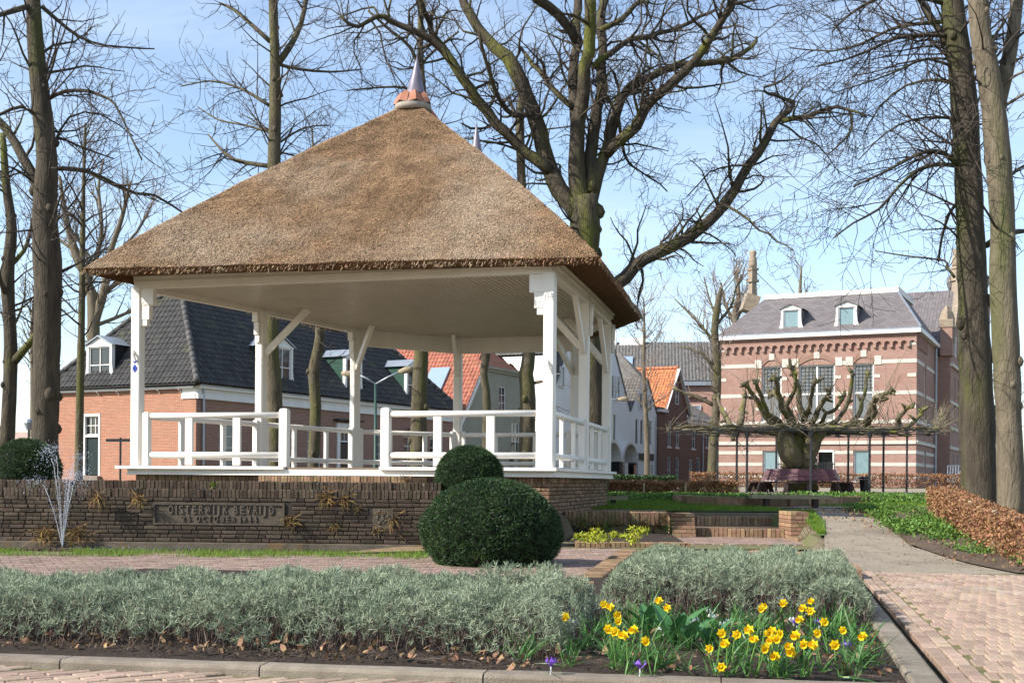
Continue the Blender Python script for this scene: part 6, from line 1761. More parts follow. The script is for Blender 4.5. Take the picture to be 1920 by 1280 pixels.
# ---- pollard lime trained over an iron frame, with its ring bench
LD = 46.0
pl = empty('pollard_lime', tuple(at(1500, 918, LD)), 'gnarled pollard lime with knuckled branches trained flat over an iron frame', 'tree')
mb = MB(); rp_ = random.Random(77)
def gn(pts, rad, n=10, wob=.0, e=None):
    P, R_ = [], []
    for i in range(len(pts) - 1):
        a, b = pts[i], pts[i + 1]
        k = max(2, int((b - a).length / .22))
        for j in range(k):
            t = j / k; P.append(a.lerp(b, t)); R_.append(rad[i] + (rad[i + 1] - rad[i]) * t)
    P.append(pts[-1]); R_.append(rad[-1])
    P = [p + Vector((noise.noise(p * 1.9), noise.noise(p * 1.9 + Vector((7, 0, 0))), noise.noise(p * 1.9 + Vector((0, 7, 0))))) * wob for p in P]
    R_ = [r * (1 + .28 * noise.noise(p * 2.6) + .15 * noise.noise(p * 6)) for p, r in zip(P, R_)]
    mb.tube(P, R_, n)
    return P
Q = lambda x, y, e=0: at(x, y, LD + e)
gn([Q(1502, 920), Q(1500, 890), Q(1497, 860), Q(1490, 830), Q(1500, 800)], [.62, .50, .52, .62, .50], 16)
gn([Q(1505, 880, -.3), Q(1515, 850, -.5), Q(1528, 820, -.6), Q(1545, 800, -.4)], [.36, .34, .30, .22], 12)
gn([Q(1492, 870, -.4), Q(1478, 845, -.7), Q(1472, 820, -.6), Q(1480, 800, 0)], [.34, .38, .34, .22], 12)
for i in range(95):    # burls
    t = rp_.random(); a = rp_.uniform(0, 2 * math.pi); c = Q(1502, 918).lerp(Q(1496, 806), t); rr = .48 + .18 * t
    p = c + Vector((math.cos(a) * rr, math.sin(a) * rr * .9, 0)); o_ = Vector((math.cos(a), math.sin(a), rp_.uniform(-.2, .6))); s_ = rp_.uniform(.05, .14)
    mb.tube([p - o_ * s_, p, p + o_ * s_ * .7, p + o_ * s_ * 1.1], [s_ * 1.3, s_ * 1.2, s_ * .8, s_ * .2], 7)
mb.build('trunk', M['pollard'], pl, smooth=True)
knuck = [[(1480, 803), (1440, 790), (1425, 765), (1412, 740), (1402, 722)], [(1470, 800), (1440, 775), (1425, 735), (1418, 718)], [(1485, 800), (1470, 760), (1452, 735), (1440, 740)], [(1490, 800), (1468, 770), (1460, 735), (1450, 705)], [(1488, 795), (1478, 760), (1488, 735), (1490, 700)],
         [(1505, 790), (1520, 760), (1525, 730), (1530, 715)], [(1520, 795), (1530, 770), (1545, 750), (1555, 735)], [(1535, 800), (1550, 775), (1570, 765), (1580, 745)], [(1545, 800), (1570, 790), (1590, 755), (1598, 715), (1597, 700)], [(1550, 803), (1590, 800), (1610, 780), (1620, 740), (1625, 705)], [(1560, 803), (1600, 795), (1620, 790), (1635, 760), (1650, 740), (1672, 735)],
         [(1625, 800), (1640, 775), (1640, 745), (1655, 745)], [(1683, 798), (1690, 775), (1708, 760)], [(1700, 800), (1715, 785), (1730, 770)], [(1740, 815), (1755, 800), (1770, 785)], [(1510, 790), (1500, 750), (1493, 715), (1485, 690)], [(1372, 800), (1360, 775), (1345, 745)], [(1388, 798), (1392, 770), (1396, 745)]]
for k in knuck:
    e = rp_.uniform(-2.2, 2.2); mb = MB()
    w0 = rp_.uniform(.075, .12)
    P = gn([Q(x, y, e * (i / (len(k) - 1))) for i, (x, y) in enumerate(k)], [w0 * 1.2] + [w0 * (1 - .35 * i / len(k)) for i in range(1, len(k) - 1)] + [w0 * .62], 8, .10)
    p = P[-1]
    for _ in range(7):
        q = p + Vector((rp_.gauss(0, .10), rp_.gauss(0, .10), rp_.gauss(.02, .12))); mb.tube([p, p.lerp(q, .6), q], [.06, .06, .03], 6)
    for _ in range(5):
        q = p + Vector((rp_.gauss(0, .35), rp_.gauss(0, .35), rp_.uniform(.1, .9))); mb.tube([p, p.lerp(q, .5) + Vector((.04, 0, 0)), q], [.014, .011, .006], 3, cap=False)
    for _ in range(3):
        i_ = rp_.randrange(2, len(P) - 1); q = P[i_] + Vector((rp_.gauss(0, .16), rp_.gauss(0, .16), rp_.gauss(0, .12))); mb.tube([P[i_], q], [.07, .04], 6)
    mb.build('branch', M['pollard'], pl, smooth=True)
mb = MB()      # horizontal trained arms and shoots
for i in range(20):
    a = 2 * math.pi * i / 20 + rp_.uniform(-.1, .1); r1 = rp_.uniform(3.2, 5.1)
    c = Q(1505, 806)
    pts = [c + Vector((math.cos(a) * r1 * t, math.sin(a) * r1 * .8 * t, rp_.uniform(-.10, .12))) for t in (.1, .35, .6, .8, 1.0)]
    gn(pts, [.12, .09, .07, .05, .035], 6, .12)
mb.build('trained_arm', M['pollard'], pl, smooth=True)
mb = MB()
for i in range(420):
    a = rp_.uniform(0, 2 * math.pi); r1 = 5.2 * math.sqrt(rp_.random()); c = Q(1505, 806)
    p = c + Vector((math.cos(a) * r1, math.sin(a) * r1 * .8, rp_.uniform(-.1, .15))); d = Vector((rp_.gauss(0, 1), rp_.gauss(0, 1), rp_.gauss(.25, .5))).normalized(); L = rp_.uniform(.4, 1.3)
    mb.tube([p, p + d * L * .5 + Vector((0, 0, .04)), p + d * L], [.014, .011, .007], 3, cap=False)
for i in range(60):
    p = Q(1755 + rp_.uniform(-12, 15), 800 + rp_.uniform(-14, 14), rp_.uniform(-1, 1)); d = Vector((rp_.uniform(.1, 1), rp_.gauss(0, .5), rp_.uniform(-.2, .9))).normalized(); L = rp_.uniform(.5, 1.3)
    mb.tube([p, p + d * L], [.014, .006], 3, cap=False)
for i in range(30):
    x = rp_.uniform(1400, 1680); p = Q(x, 790, rp_.uniform(-2, 2)); d = Vector((rp_.gauss(0, .35), rp_.gauss(0, .3), 1)).normalized(); L = rp_.uniform(1.0, 3.2)
    mb.tube([p, p + d * L * .5, p + d * L + Vector((rp_.gauss(0, .3), 0, 0))], [.02, .015, .007], 3, cap=False)
mb.build('shoots', M['bark_pale'], pl)
fr_ = empty('iron_trellis', tuple(Q(1510, 918)), 'dark iron post frame carrying the flat branches of the pollard lime', 'frame')
for x, y, e in ((1381, 921, -1), (1400, 928, -3.2), (1520, 930, -4.0), (1590, 921, 1.5), (1630, 928, -3.0), (1656, 922, .5), (1345, 915, 2), (1455, 914, 3.5), (1700, 917, 2.5)):
    b = Q(x, y, e); b.z = h(b.x, b.y); t = Q(x, 808, e)
    mb = MB(); mb.tube([b, Vector((b.x, b.y, t.z))], .042, 6); mb.tube([Vector((b.x, b.y, t.z - .25)), Vector((b.x, b.y, t.z - .05))], [.042, .12], 6); mb.build('post', M['iron'], fr_)
mb = MB(); c = Q(1508, 812)
for rr in (1.8, 3.4, 5.0): mb.tube([c + Vector((rr * math.cos(i * math.pi / 16), rr * .82 * math.sin(i * math.pi / 16), 0)) for i in range(33)], .018, 5)
for i in range(12): a = i * math.pi / 6; mb.tube([c, c + Vector((5.0 * math.cos(a), 4.1 * math.sin(a), 0))], .016, 5)
mb.build('ring_bars', M['iron'], fr_)
rb = empty('ring_bench', tuple(Q(1502, 921)), 'plum-coloured hexagonal bench around the pollard lime', 'bench')
bc = Q(1502, 908, 0); gz = h(bc.x, bc.y)
for k in range(6):
    a0, a1 = math.pi * k / 3 + .26, math.pi * (k + 1) / 3 + .26
    P = lambda a, r, z: Vector((bc.x + r * math.cos(a), bc.y + r * .8 * math.sin(a), gz + z))
    for j, (r0, r1, z0, z1) in enumerate(((1.55, 1.42, .62, .88), (1.62, 1.56, .46, .60))):
        mb = MB(); mb.poly([P(a0, r0, z0), P(a1, r0, z0), P(a1, r1, z1), P(a0, r1, z1)]); mb.poly([P(a0, r0 - .05, z0), P(a0, r1 - .05, z1), P(a1, r1 - .05, z1), P(a1, r0 - .05, z0)]); mb.poly([P(a0, r1, z1), P(a1, r1, z1), P(a1, r1 - .05, z1), P(a0, r1 - .05, z1)]); mb.build('back_board', M['plum'], rb)
    mb = MB(); mb.hexa([P(a0, 2.15, .36), P(a1, 2.15, .36), P(a1, 1.6, .36), P(a0, 1.6, .36), P(a0, 2.15, .42), P(a1, 2.15, .42), P(a1, 1.6, .42), P(a0, 1.6, .42)]); mb.build('seat_board', M['darkwood'], rb)
    for a in (a0 * .8 + a1 * .2, a0 * .2 + a1 * .8):
        mb = MB(); mb.bar(P(a, 2.0, -.02), P(a, 1.85, .37), .12, .14); mb.bar(P(a, 1.6, -.02), P(a, 1.75, .37), .12, .14); mb.build('leg', M['darkwood'], rb)
ORD = ('first', 'second', 'third', 'fourth', 'fifth', 'sixth', 'seventh', 'eighth', 'ninth', 'tenth', 'eleventh', 'twelfth', 'thirteenth', 'fourteenth', 'fifteenth', 'sixteenth', 'seventeenth', 'eighteenth', 'nineteenth', 'twentieth', 'twenty-first', 'twenty-second', 'twenty-third', 'twenty-fourth', 'twenty-fifth', 'twenty-sixth', 'twenty-seventh', 'twenty-eighth', 'twenty-ninth', 'thirtieth')
# ------------------------------------------------------------------ planting
def UV(u, v): return CORNER + U2 * u + V2 * v
def lavender(name, label, u0, u1, v0, v1, H, n, lowleft=0.0, U2=U2, V2=V2):
    cx = np.arange(u0 - .2, u1 + .2, .36); cy = np.arange(v0 - .1, v1 + .3, .34)
    C_ = np.array([(a + nr.uniform(-.09, .09), b + nr.uniform(-.09, .09), nr.uniform(.82, 1.12)) for a in cx for b in cy])
    u = nr.uniform(u0, u1, n); v = nr.uniform(v0, v1, n)
    wob = np.array([noise.noise((a * 1.6, b * 1.6, 2)) for a, b in zip(u, v)])
    wob2 = np.array([noise.noise((a * 5, b * 5, 8)) for a, b in zip(u, v)])
    edge = np.minimum.reduce([(u - u0) / .25, (u1 - u) / .25, (v - v0 + .06 * wob) / .38, (v1 - v) / .3])
    edge = np.clip(edge, 0, 1); prof = np.sqrt(np.clip(1 - (1 - edge) ** 2, 0, 1))
    top = (H * (1 - lowleft * np.clip((-3.2 - u) / 3, 0, 1)) * (.30 + .70 * prof) + .05 * wob + .06 * wob2)
    dd = (u[:, None] - C_[None, :, 0]) ** 2 + (v[:, None] - C_[None, :, 1]) ** 2; ci = dd.argmin(1); rr_ = np.sqrt(dd.min(1))
    top = top * C_[ci, 2] * (.48 + .52 * np.sqrt(np.clip(1 - (rr_ / .25) ** 2, 0, 1)))
    layer = nr.rand(n) ** 2.2
    keep = (nr.rand(n) < (1 - .55 * np.clip(-wob2 * 2.2, 0, 1))) & ((rr_ < .215) | (nr.rand(n) < .45))
    u, v, top, layer, edge = u[keep], v[keep], top[keep], layer[keep], edge[keep]
    n = len(u)
    z = .06 + top * (1 - .55 * layer)
    base = np.stack([CORNER.x + U2.x * u + V2.x * v, CORNER.y + U2.y * u + V2.y * v, z], 1)
    out = np.stack([nr.normal(0, .3, n), nr.normal(0, .3, n) - .5 * (1 - edge) * (v - v0 < .5), np.ones(n)], 1)
    out /= np.linalg.norm(out, axis=1, keepdims=True)
    nb = 10; B, D, L, Wd = [], [], [], []
    for k in range(nb):
        d = out * nr.uniform(.25, 1.1, n)[:, None] + nr.normal(0, .55, (n, 3)); d /= np.linalg.norm(d, axis=1, keepdims=True)
        B.append(base - out * (nr.uniform(0, .018, n))[:, None]); D.append(d); L.append(nr.uniform(.026, .046, n)); Wd.append(nr.uniform(.0048, .0072, n))
    vv = blades(np.concatenate(B), np.concatenate(D), np.concatenate(L), np.concatenate(Wd), .12, 1, tipw=.35)
    root = empty(name, (*UV((u0 + u1) / 2, v0), .05)); tag(root, label, 'lavender')
    np_mesh('foliage', vv, 4, M['lavender'], root, 'stuff')
    # woody stems
    m_ = int(n * .8); s = nr.randint(0, n, m_); hb = base[s].copy(); hb[:, 2] = .05
    hb[:, :2] += nr.normal(0, .05, (m_, 2)); d = base[s] - hb; ln = np.linalg.norm(d, axis=1); d /= ln[:, None]
    np_mesh('stems', blades(hb, d, ln * nr.uniform(.7, 1.0, m_), np.full(m_, .0045), .08, 2, tipw=.5), 4, M['lavwood'], root, 'stuff')
    return root
lavender('lavender_bed', 'long grey-green lavender planting left of the brick edging', -6.6, -1.84, .62, 2.75, .35, 18500, .22, UF, VF)
lavender('lavender_bed', 'silvery lavender block between the daffodils and the garden steps', -2.03, -.14, 2.65, 6.1, .375, 15000)

def yew(label, c, rx, ry, z0, z1, n, seed=0):
    root = empty('yew_ball', (c[0], c[1], z0)); tag(root, label, 'yew ball')
    # a dome: slightly flattened below, widest at a third of the height
    H = z1 - z0
    mb = MB(); rows = 14; cols = 26
    def prof(t): return math.sin(math.pi * min(1, (t * .80 + .20))) ** .62 if t < .999 else 0.0
    def R(t): return max(0.0, (1 - max(0, (t - .36) / .64) ** 2.2)) ** .5 if t > .36 else .80 + .20 * math.sin(t / .36 * math.pi / 2)
    for j in range(rows + 1):
        t = j / rows
        for i in range(cols):
            a = 2 * math.pi * i / cols; k = .92 * R(t) * (1 + .07 * noise.noise((math.cos(a) * 1.5 + seed, math.sin(a) * 1.5, t * 2)))
            mb.v.append((c[0] + rx * k * math.cos(a), c[1] + ry * k * math.sin(a), z0 + H * .965 * t))
    for j in range(rows):
        for i in range(cols):
            mb.f.append((j * cols + i, j * cols + (i + 1) % cols, (j + 1) * cols + (i + 1) % cols, (j + 1) * cols + i)); mb.u.extend([(0, 0)] * 4)
    mb.build('inner_twigs', M['yewcore'], root, smooth=True)  # solid near-black core added inside the needles to block light
    a = nr.uniform(0, 2 * math.pi, n); t = nr.rand(n) ** .85
    Rt = np.array([R(x) for x in t]); kk = Rt * (.925 + .085 * nr.rand(n)) * (1 + .07 * np.array([noise.noise((math.cos(q) * 1.5 + seed, math.sin(q) * 1.5, w * 2)) for q, w in zip(a, t)]) + .055 * np.array([noise.noise((math.cos(q) * 7 + seed, math.sin(q) * 7, w * 8)) for q, w in zip(a, t)]))
    P = np.stack([c[0] + rx * kk * np.cos(a), c[1] + ry * kk * np.sin(a), z0 + H * t * (.97 + .03 * nr.rand(n))], 1)
    nz = np.clip((t - .3) * 1.5, -.2, 1.2)
    nn = np.stack([np.cos(a), np.sin(a), nz], 1) + nr.normal(0, .55, (n, 3)); nn[:, 2] += .25; nn /= np.linalg.norm(nn, axis=1, keepdims=True)
    sp = []
    for k in range(5):     # small needle sprays
        d = nn + nr.normal(0, .6, (n, 3)); d /= np.linalg.norm(d, axis=1, keepdims=True)
        sp.append(blades(P - nn * .01, d, nr.uniform(.02, .045, n), nr.uniform(.006, .011, n), .15, 1, tipw=.4))
    np_mesh('foliage', np.concatenate(sp), 4, M['yew'], root, 'stuff')
yew('large clipped yew ball in front of the end of the memorial wall', (-.24, 14.95), .86, .82, -.02, 1.04, 13000, 1)
yew('smaller clipped yew ball on the terrace below the bandstand', (-.72, 20.3), .55, .52, .78, 1.60, 7000, 4)
yew('clipped yew ball behind the fountain at left', (-8.55, 21.6), .60, .58, .78, 1.70, 6500, 9)

# grass
def grass(name, n, poly_fn, h0, h1, w, m, label=None, zf=None, parent=None, dens=None):
    P = poly_fn(n)
    if dens is not None:
        k = np.array([noise.noise((p[0] * dens, p[1] * dens, 1.7)) for p in P]) + nr.normal(0, .15, len(P)) > -.12; P = P[k]
    z = np.array([(zf or h)(p[0], p[1]) for p in P]) - .03
    n = len(P); D = rand_dirs(n, 2.2, .6)
    v = blades(np.column_stack([P, z]), D, nr.uniform(h0, h1, n), np.full(n, w), .35, 2, tipw=.1)
    o = np_mesh(name, v, 4, m, parent, 'stuff')
    if label: tag(o, label, 'grass')
    return o
def rect(x0, x1, y0, y1): return lambda n: np.column_stack([nr.uniform(x0, x1, n), nr.uniform(y0, y1, n)])
grass('grass_verge', 9000, rect(-7.2, -1.1, 15.7, 16.95), .04, .10, .007, M['grass'], 'ragged strip of grass along the front of the pond', lambda x, y: .02, dens=1.2)
grass('lawn_grass', 26000, rect(1.0, 13.5, 30.2, 37), .04, .09, .012, M['grass'], 'bright lawn grass beyond the garden steps')
grass('lawn_grass', 16000, rect(1.6, 6.0, 26.35, 30.2), .04, .09, .011, M['grass'], 'lawn grass just behind the garden steps')
grass('lawn_grass', 5000, lambda n: np.column_stack([(lambda y: 5.02 + (y - 20) * .14 + nr.rand(n) * (.1 + (y - 20) * .065))(yy := nr.uniform(20.2, 25.4, n)), yy]), .05, .11, .009, M['grass'], 'narrow strip of lawn between the right step pier and the path')
grass('moss_joint_grass', 900, rect(-6.5, 1.2, 12.5, 16), .02, .05, .006, M['grass'], 'short grass sprouting from the terrace joints', lambda x, y: .02, dens=.8)

# dry ferns and weeds on the memorial wall
def fern(label, x, y, d, r, n, m, droop=.5, out=(0, -1, 0), name='dry_fern', cat='fern', group=None):
    p = at(x, y, d); base = np.tile(np.array(p), (n, 1)) + nr.normal(0, r * .18, (n, 3)) * np.array([1, .3, 1])
    D = nr.normal(0, .75, (n, 3)) + np.array(out) * .9; D[:, 1] = -np.abs(D[:, 1]); D /= np.linalg.norm(D, axis=1, keepdims=True)
    v = blades(base, D, nr.uniform(.4, 1.0, n) * r, nr.uniform(.010, .02, n), droop, 3, tipw=.1)
    o = np_mesh(name, v, 4, m, None); tag(o, label, cat, group); return o
for x, y, r, n, lab in ((545, 975, .24, 55, 'dry brown fern hanging beside the memorial stone'), (612, 932, .26, 70, 'dry fern tuft under the top course right of the memorial stone'), (648, 935, .24, 60, 'yellowish fern tuft under the top course above the carved stone'),
                        (628, 985, .20, 35, 'small withered fern midway between memorial and carved stone'), (738, 972, .30, 80, 'big dry fern covering the right side of the carved stone'), (705, 990, .18, 35, 'little fern at the foot of the carved stone'), (675, 950, .16, 30, 'small green-brown fern left of the carved stone'),
                        (820, 945, .2, 40, 'dry fern on the wall beside the large yew ball'), (258, 935, .22, 60, 'matted dead fern left of the memorial stone'), (185, 932, .24, 60, 'matted dead fern high on the wall right of the fountain'), (90, 1000, .36, 90, 'dark dead fern mat at the left foot of the wall'), (150, 1000, .34, 90, 'dark dead fern mat behind the fountain jets')):
    fern(lab, x, y, 18.78, r, n, M['fern'], .55)
fern('single green weed on the second brick row', 402, 908, 19.9, .12, 24, M['grass'], .2, (0, -.2, .8), 'weed', 'weed')
fern('rust-coloured dead leaf clump on the terrace near the smaller yew ball', 762, 903, 20.0, .22, 40, M['deadleaf'], .3, (0, -.2, .6), 'dead_clump', 'dead leaves')
for i in range(16):
    x = 1060 + i * 13 + rng.uniform(-5, 5)
    fern('withered plant along the low wall behind the yellow plants, %s from the left' % ORD[i], x, 985 + rng.uniform(-8, 6), 22.9, .26, 34, M['fern'] if i % 3 else M['cover'], .3, (0, -.3, .7), 'withered_plant', 'plant', 'withered plants along the low wall')

# yellow plants
for i, (x, y, r) in enumerate(sorted(((1085, 1008, .10), (1100, 1012, .12), (1125, 992, .15), (1118, 1000, .12), (1112, 1014, .14), (1128, 1012, .13), (1160, 990, .13), (1152, 1005, .09), (1185, 998, .14), (1203, 1000, .13), (1212, 990, .1), (1187, 1014, .15), (1076, 989, .1), (1170, 1006, .07)))):
    c = gp(x, y + 4, .08); n = 90
    B = np.tile(np.array(c), (n, 1)) + nr.normal(0, r * .42, (n, 3)) * np.array([1, 1, .1]); B[:, 2] = .09 + nr.rand(n) * r * .9
    o = np_mesh('yellow_spurge', blades(B, rand_dirs(n, .5, .8), nr.uniform(.03, .07, n), nr.uniform(.02, .04, n), .2, 1, tipw=.5), 4, M['yellowleaf'])
    tag(o, 'low yellow-green plant in the dark bed, %s from the left' % ORD[i], 'plant', 'yellow plants below the low wall')

# hedges
def hedge(name, label, A, B, H, T_, n, m, leaf=(.035, .06), zf=None):
    A, B = Vector(A), Vector(B); d = B - A; L = d.length; d.normalize(); s = Vector((d.y, -d.x))
    root = empty(name, (A.x, A.y, h(A.x, A.y)), label, 'hedge')
    t = nr.rand(n) * L; w = (nr.rand(n) - .5) * T_; zz = nr.rand(n) ** .8
    zz = np.where(nr.rand(n) < .3, 1 - .08 * nr.rand(n), zz)
    g = np.array([(zf or h)(A.x + d.x * a, A.y + d.y * a) for a in t])
    Hh = H * (1 + .06 * np.array([noise.noise((a * 1.3, 0, 4)) for a in t]) + .07 * nr.normal(0, .5, n))
    P = np.stack([A.x + d.x * t + s.x * w, A.y + d.y * t + s.y * w, g + .03 + Hh * zz], 1)
    D = rand_dirs(n, -.2, 1.0)
    np_mesh('leaves', blades(P, D, nr.uniform(*leaf, n), nr.uniform(leaf[0] * .6, leaf[1] * .65, n), .3, 2, tipw=.25), 4, m, root, 'stuff')
    k = int(L * 45); t = nr.rand(k) * L; w = (nr.rand(k) - .5) * T_ * .8
    P = np.stack([A.x + d.x * t + s.x * w, A.y + d.y * t + s.y * w, np.array([(zf or h)(A.x + d.x * a, A.y + d.y * a) for a in t])], 1)
    np_mesh('twigs', blades(P, rand_dirs(k, 3.5, .7), nr.uniform(.5, 1.0, k) * H, np.full(k, .012), .1, 2, tipw=.4), 4, M['beechtwig'], root, 'stuff')
    return root
hedge('beech_hedge', 'copper-brown beech hedge at right beside the two big trunks', (6.45, 14.6), (8.15, 23.4), .53, .5, 26000, M['beech'])
hedge('beech_hedge', 'low brown beech hedge across the lawn beyond the bandstand', (2.7, 36.5), (6.9, 37.6), .42, .5, 9000, M['beech'], (.05, .085))
hedge('beech_hedge', 'strip of low brown hedge at the foot of the big brick hall', (9.0, 62), (22.5, 61), .7, .6, 7000, M['beech'], (.07, .12))
hedge('green_hedge', 'low dark green hedge before the white gabled house', (3.2, 47), (6.4, 48.5), .55, .6, 6000, M['hedge_green'], (.06, .10))
for i, (x, y, d) in enumerate(((1817, 900, 19.5), (1862, 905, 17.6), (1905, 910, 15.9))):
    p = Vector((6.35 + (d - 14.6) * .193, d, 0)); g = h(p.x, p.y); mb = MB(); mb.tube([(p.x, p.y, g - .1), (p.x, p.y, g + .6)], .04, 8); tag(mb.build('hedge_stake', M['post']), ('left', 'middle', 'right')[i] + ' one of three wooden stakes in the right beech hedge', 'stake')
for i, (x, d) in enumerate(((1207, 36.4), (1285, 36.8))):
    p = at(x, 910, d); mb = MB(); mb.tube([(p.x, p.y, h(p.x, p.y)), (p.x, p.y, 1.0)], .03, 6); tag(mb.build('hedge_stake', M['post']), ('left', 'right')[i] + ' one of two pale stakes in the low far hedge', 'stake')

# ground cover in the right-hand bed and on the lawn edge
def cover(name, label, pts, r, leaves, m, leaf=(.03, .06), zf=None):
    vs = []
    for x, y, k in pts:
        n = int(leaves * k); rr = r * k
        B = np.column_stack([x + nr.normal(0, rr, n), y + nr.normal(0, rr, n), np.zeros(n)])
        B[:, 2] = [(zf or h)(a, b) + .01 for a, b in B[:, :2]]; B[:, 2] += nr.rand(n) * .10 * k
        vs.append(blades(B, rand_dirs(n, .8, .9), nr.uniform(*leaf, n), nr.uniform(leaf[0] * .8, leaf[1] * .8, n), .25, 2, tipw=.3))
    o = np_mesh(name, np.concatenate(vs), 4, m, None, 'stuff'); tag(o, label, 'ground cover'); return o
pts = []
for _ in range(420):
    y = rng.uniform(15.2, 27.5); xl = 6.05 + max(0, y - 18.7) * .165; x = xl + .1 + abs(rng.gauss(0, .55)) + (.35 if y < 18 else 0)
    if noise.noise((x * .9, y * .7, 5)) + (.25 if y > 20 else -.05) > .0: pts.append((x, y, rng.uniform(.6, 1.4)))
cover('ground_cover', 'leafy green ground cover along the right side of the gravel path', pts, .11, 46, M['cover'])
pts = [(rng.uniform(2, 8), rng.uniform(34, 36), 1.3) for _ in range(90)] + [(rng.uniform(8.5, 15), rng.uniform(33, 38), 1.4) for _ in range(120)]
cover('ground_cover', 'green ground cover at the back of the lawn', pts, .2, 36, M['cover'], (.05, .10))
pts = [(rng.uniform(5.9, 9), rng.uniform(14.2, 26), rng.uniform(.4, 1)) for _ in range(120)]
cover('leaf_litter', 'brown leaf litter on the right-hand bed', pts, .3, 14, M['deadleaf'], (.03, .06))
fern('tall green daffodil shoots beside the right step pier', 1521, 1012, 21.3, .48, 26, M['strap'], .12, (0, -.1, 1.5), 'daffodil_shoots', 'plant')

# ---- front flower bed
def soil_z(x, y): return .07
n = 700; u = nr.uniform(-6, -.2, n); v = np.where(u < -1.9, nr.uniform(.2, 1.3, n), nr.uniform(.25, 3.0, n))
B = np.column_stack([CORNER.x + U2.x * u + V2.x * v, CORNER.y + U2.y * u + V2.y * v, np.full(n, .085) + nr.rand(n) * .03])
vv = blades(B, rand_dirs(n, .35, 1.0), nr.uniform(.025, .075, n), nr.uniform(.018, .04, n), .5, 3, tipw=.25)
o = np_mesh('dead_leaves', vv, 4, M['deadleaf'], None, 'stuff'); tag(o, 'brown dead leaves littering the soil of the front bed', 'dead leaves')
n = 420; u = nr.uniform(-6, -.2, n); v = np.where(u < -1.9, nr.uniform(.2, 1.1, n), nr.uniform(.25, 2.9, n))
B = np.column_stack([CORNER.x + U2.x * u + V2.x * v, CORNER.y + U2.y * u + V2.y * v, np.full(n, .09)])
D = rand_dirs(n, .12, 1.0); D[:, 2] = np.abs(D[:, 2]) * .3
o = np_mesh('fallen_twigs', blades(B, D, nr.uniform(.04, .18, n), np.full(n, .004), .1, 2, tipw=.6), 4, M['lavwood'], None, 'stuff'); tag(o, 'thin fallen twigs on the soil of the front bed', 'twigs')
n = 2600; u = nr.uniform(-6, -.2, n); v = np.where(u < -1.9, nr.uniform(.17, 1.2, n), nr.uniform(.17, 3.0, n))
B = np.column_stack([CORNER.x + U2.x * u + V2.x * v, CORNER.y + U2.y * u + V2.y * v, np.full(n, .075) + nr.rand(n) * .012])
o = np_mesh('soil_clods', blades(B, rand_dirs(n, .8, 1), nr.uniform(.008, .022, n), nr.uniform(.01, .022, n), .3, 1, tipw=.6), 4, M['soil2'], None, 'stuff'); tag(o, 'crumbs of dry soil on the front bed', 'soil crumbs')

def strap_leaves(p, n, L, parent, wid=.011, name='leaves', m=None, droop=(.15, .7)):
    B = np.tile(np.array(p), (n, 1)) + nr.normal(0, .012, (n, 3)) * np.array([1, 1, .1])
    D = rand_dirs(n, 1.5, .75); D[:, 2] = np.abs(D[:, 2]); D /= np.linalg.norm(D, axis=1, keepdims=True)
    return np_mesh(name, blades(B, D, nr.uniform(.55, 1.05, n) * L, nr.uniform(.7, 1.15, n) * wid, nr.uniform(*droop, n), 4, tipw=.12), 4, m or M['strap'], parent)
def daffodil(hx, hy, z, label, nl=7):
    a, b = derot(hx, hy); d = (EYE - z) * FPX / b
    if d < 5.88: z = 1 - 5.88 * b / FPX; d = 5.88
    hd = Vector((a * d / FPX, d, z)); gz = .075
    bx = Vector((hd.x + rng.uniform(-.04, .04), hd.y + rng.uniform(0, .05), gz))
    root = empty('daffodil', tuple(bx), label, 'daffodil', 'daffodils in the front bed')
    strap_leaves(bx, nl, max(.12, (z - gz) * 1.05), root)
    f = Vector((rng.uniform(-.9, .3), -1, rng.uniform(-.25, .25))).normalized()
    mb = MB(); mb.tube([bx, bx.lerp(hd, .55) + Vector((rng.uniform(-.01, .01), .012, 0)), hd - f * .028 + Vector((0, 0, .012)), hd - f * .012], .0035, 5); mb.build('stem', M['stem'], root)
    s = f.cross(Vector((0, 0, 1))).normalized(); t = s.cross(f)
    mb = MB(); rr = rng.uniform(.021, .031); o0 = rng.uniform(0, 1)
    for k in range(6):
        an = o0 + k * math.pi / 3; c, sn_ = math.cos(an), math.sin(an); r_ = s * c + t * sn_; q = t * c - s * sn_
        tip = hd + r_ * rr - f * rng.uniform(-.004, .01); m1 = hd + r_ * rr * .55
        mb.poly([hd - f * .004, m1 + q * rr * .34 - f * .003, tip]); mb.poly([hd - f * .004, tip, m1 - q * rr * .34 - f * .003])
    fl = mb.build('petals', M['daff'], root)
    mb = MB(); mb.tube([hd, hd + f * .012, hd + f * .024, hd + f * .030], [.008, .0105, .012, .017], 9, cap=False); mb.build('trumpet', M['daff2'], fl, smooth=True)
heads = [(1059, 1155), (1132, 1132), (1145, 1137), (1157, 1152), (1159, 1163), (1141, 1178), (1152, 1183), (1170, 1190), (1189, 1179), (1236, 1125), (1251, 1139), (1353, 1186), (1431, 1136), (1469, 1130), (1381, 1189), (1438, 1187), (1446, 1198), (1457, 1196), (1435, 1214), (1479, 1212), (1484, 1223), (1454, 1229), (1416, 1197), (1353, 1250), (1521, 1126), (1506, 1139), (1520, 1145), (1532, 1185), (1525, 1208), (1507, 1206), (1565, 1208), (1619, 1191), (1360, 1205), (1462, 1186), (1448, 1182), (1428, 1140), (1404, 1180), (1492, 1190), (1545, 1165), (1330, 1215), (1210, 1200), (1500, 1160), (1580, 1180)]
rank = {}
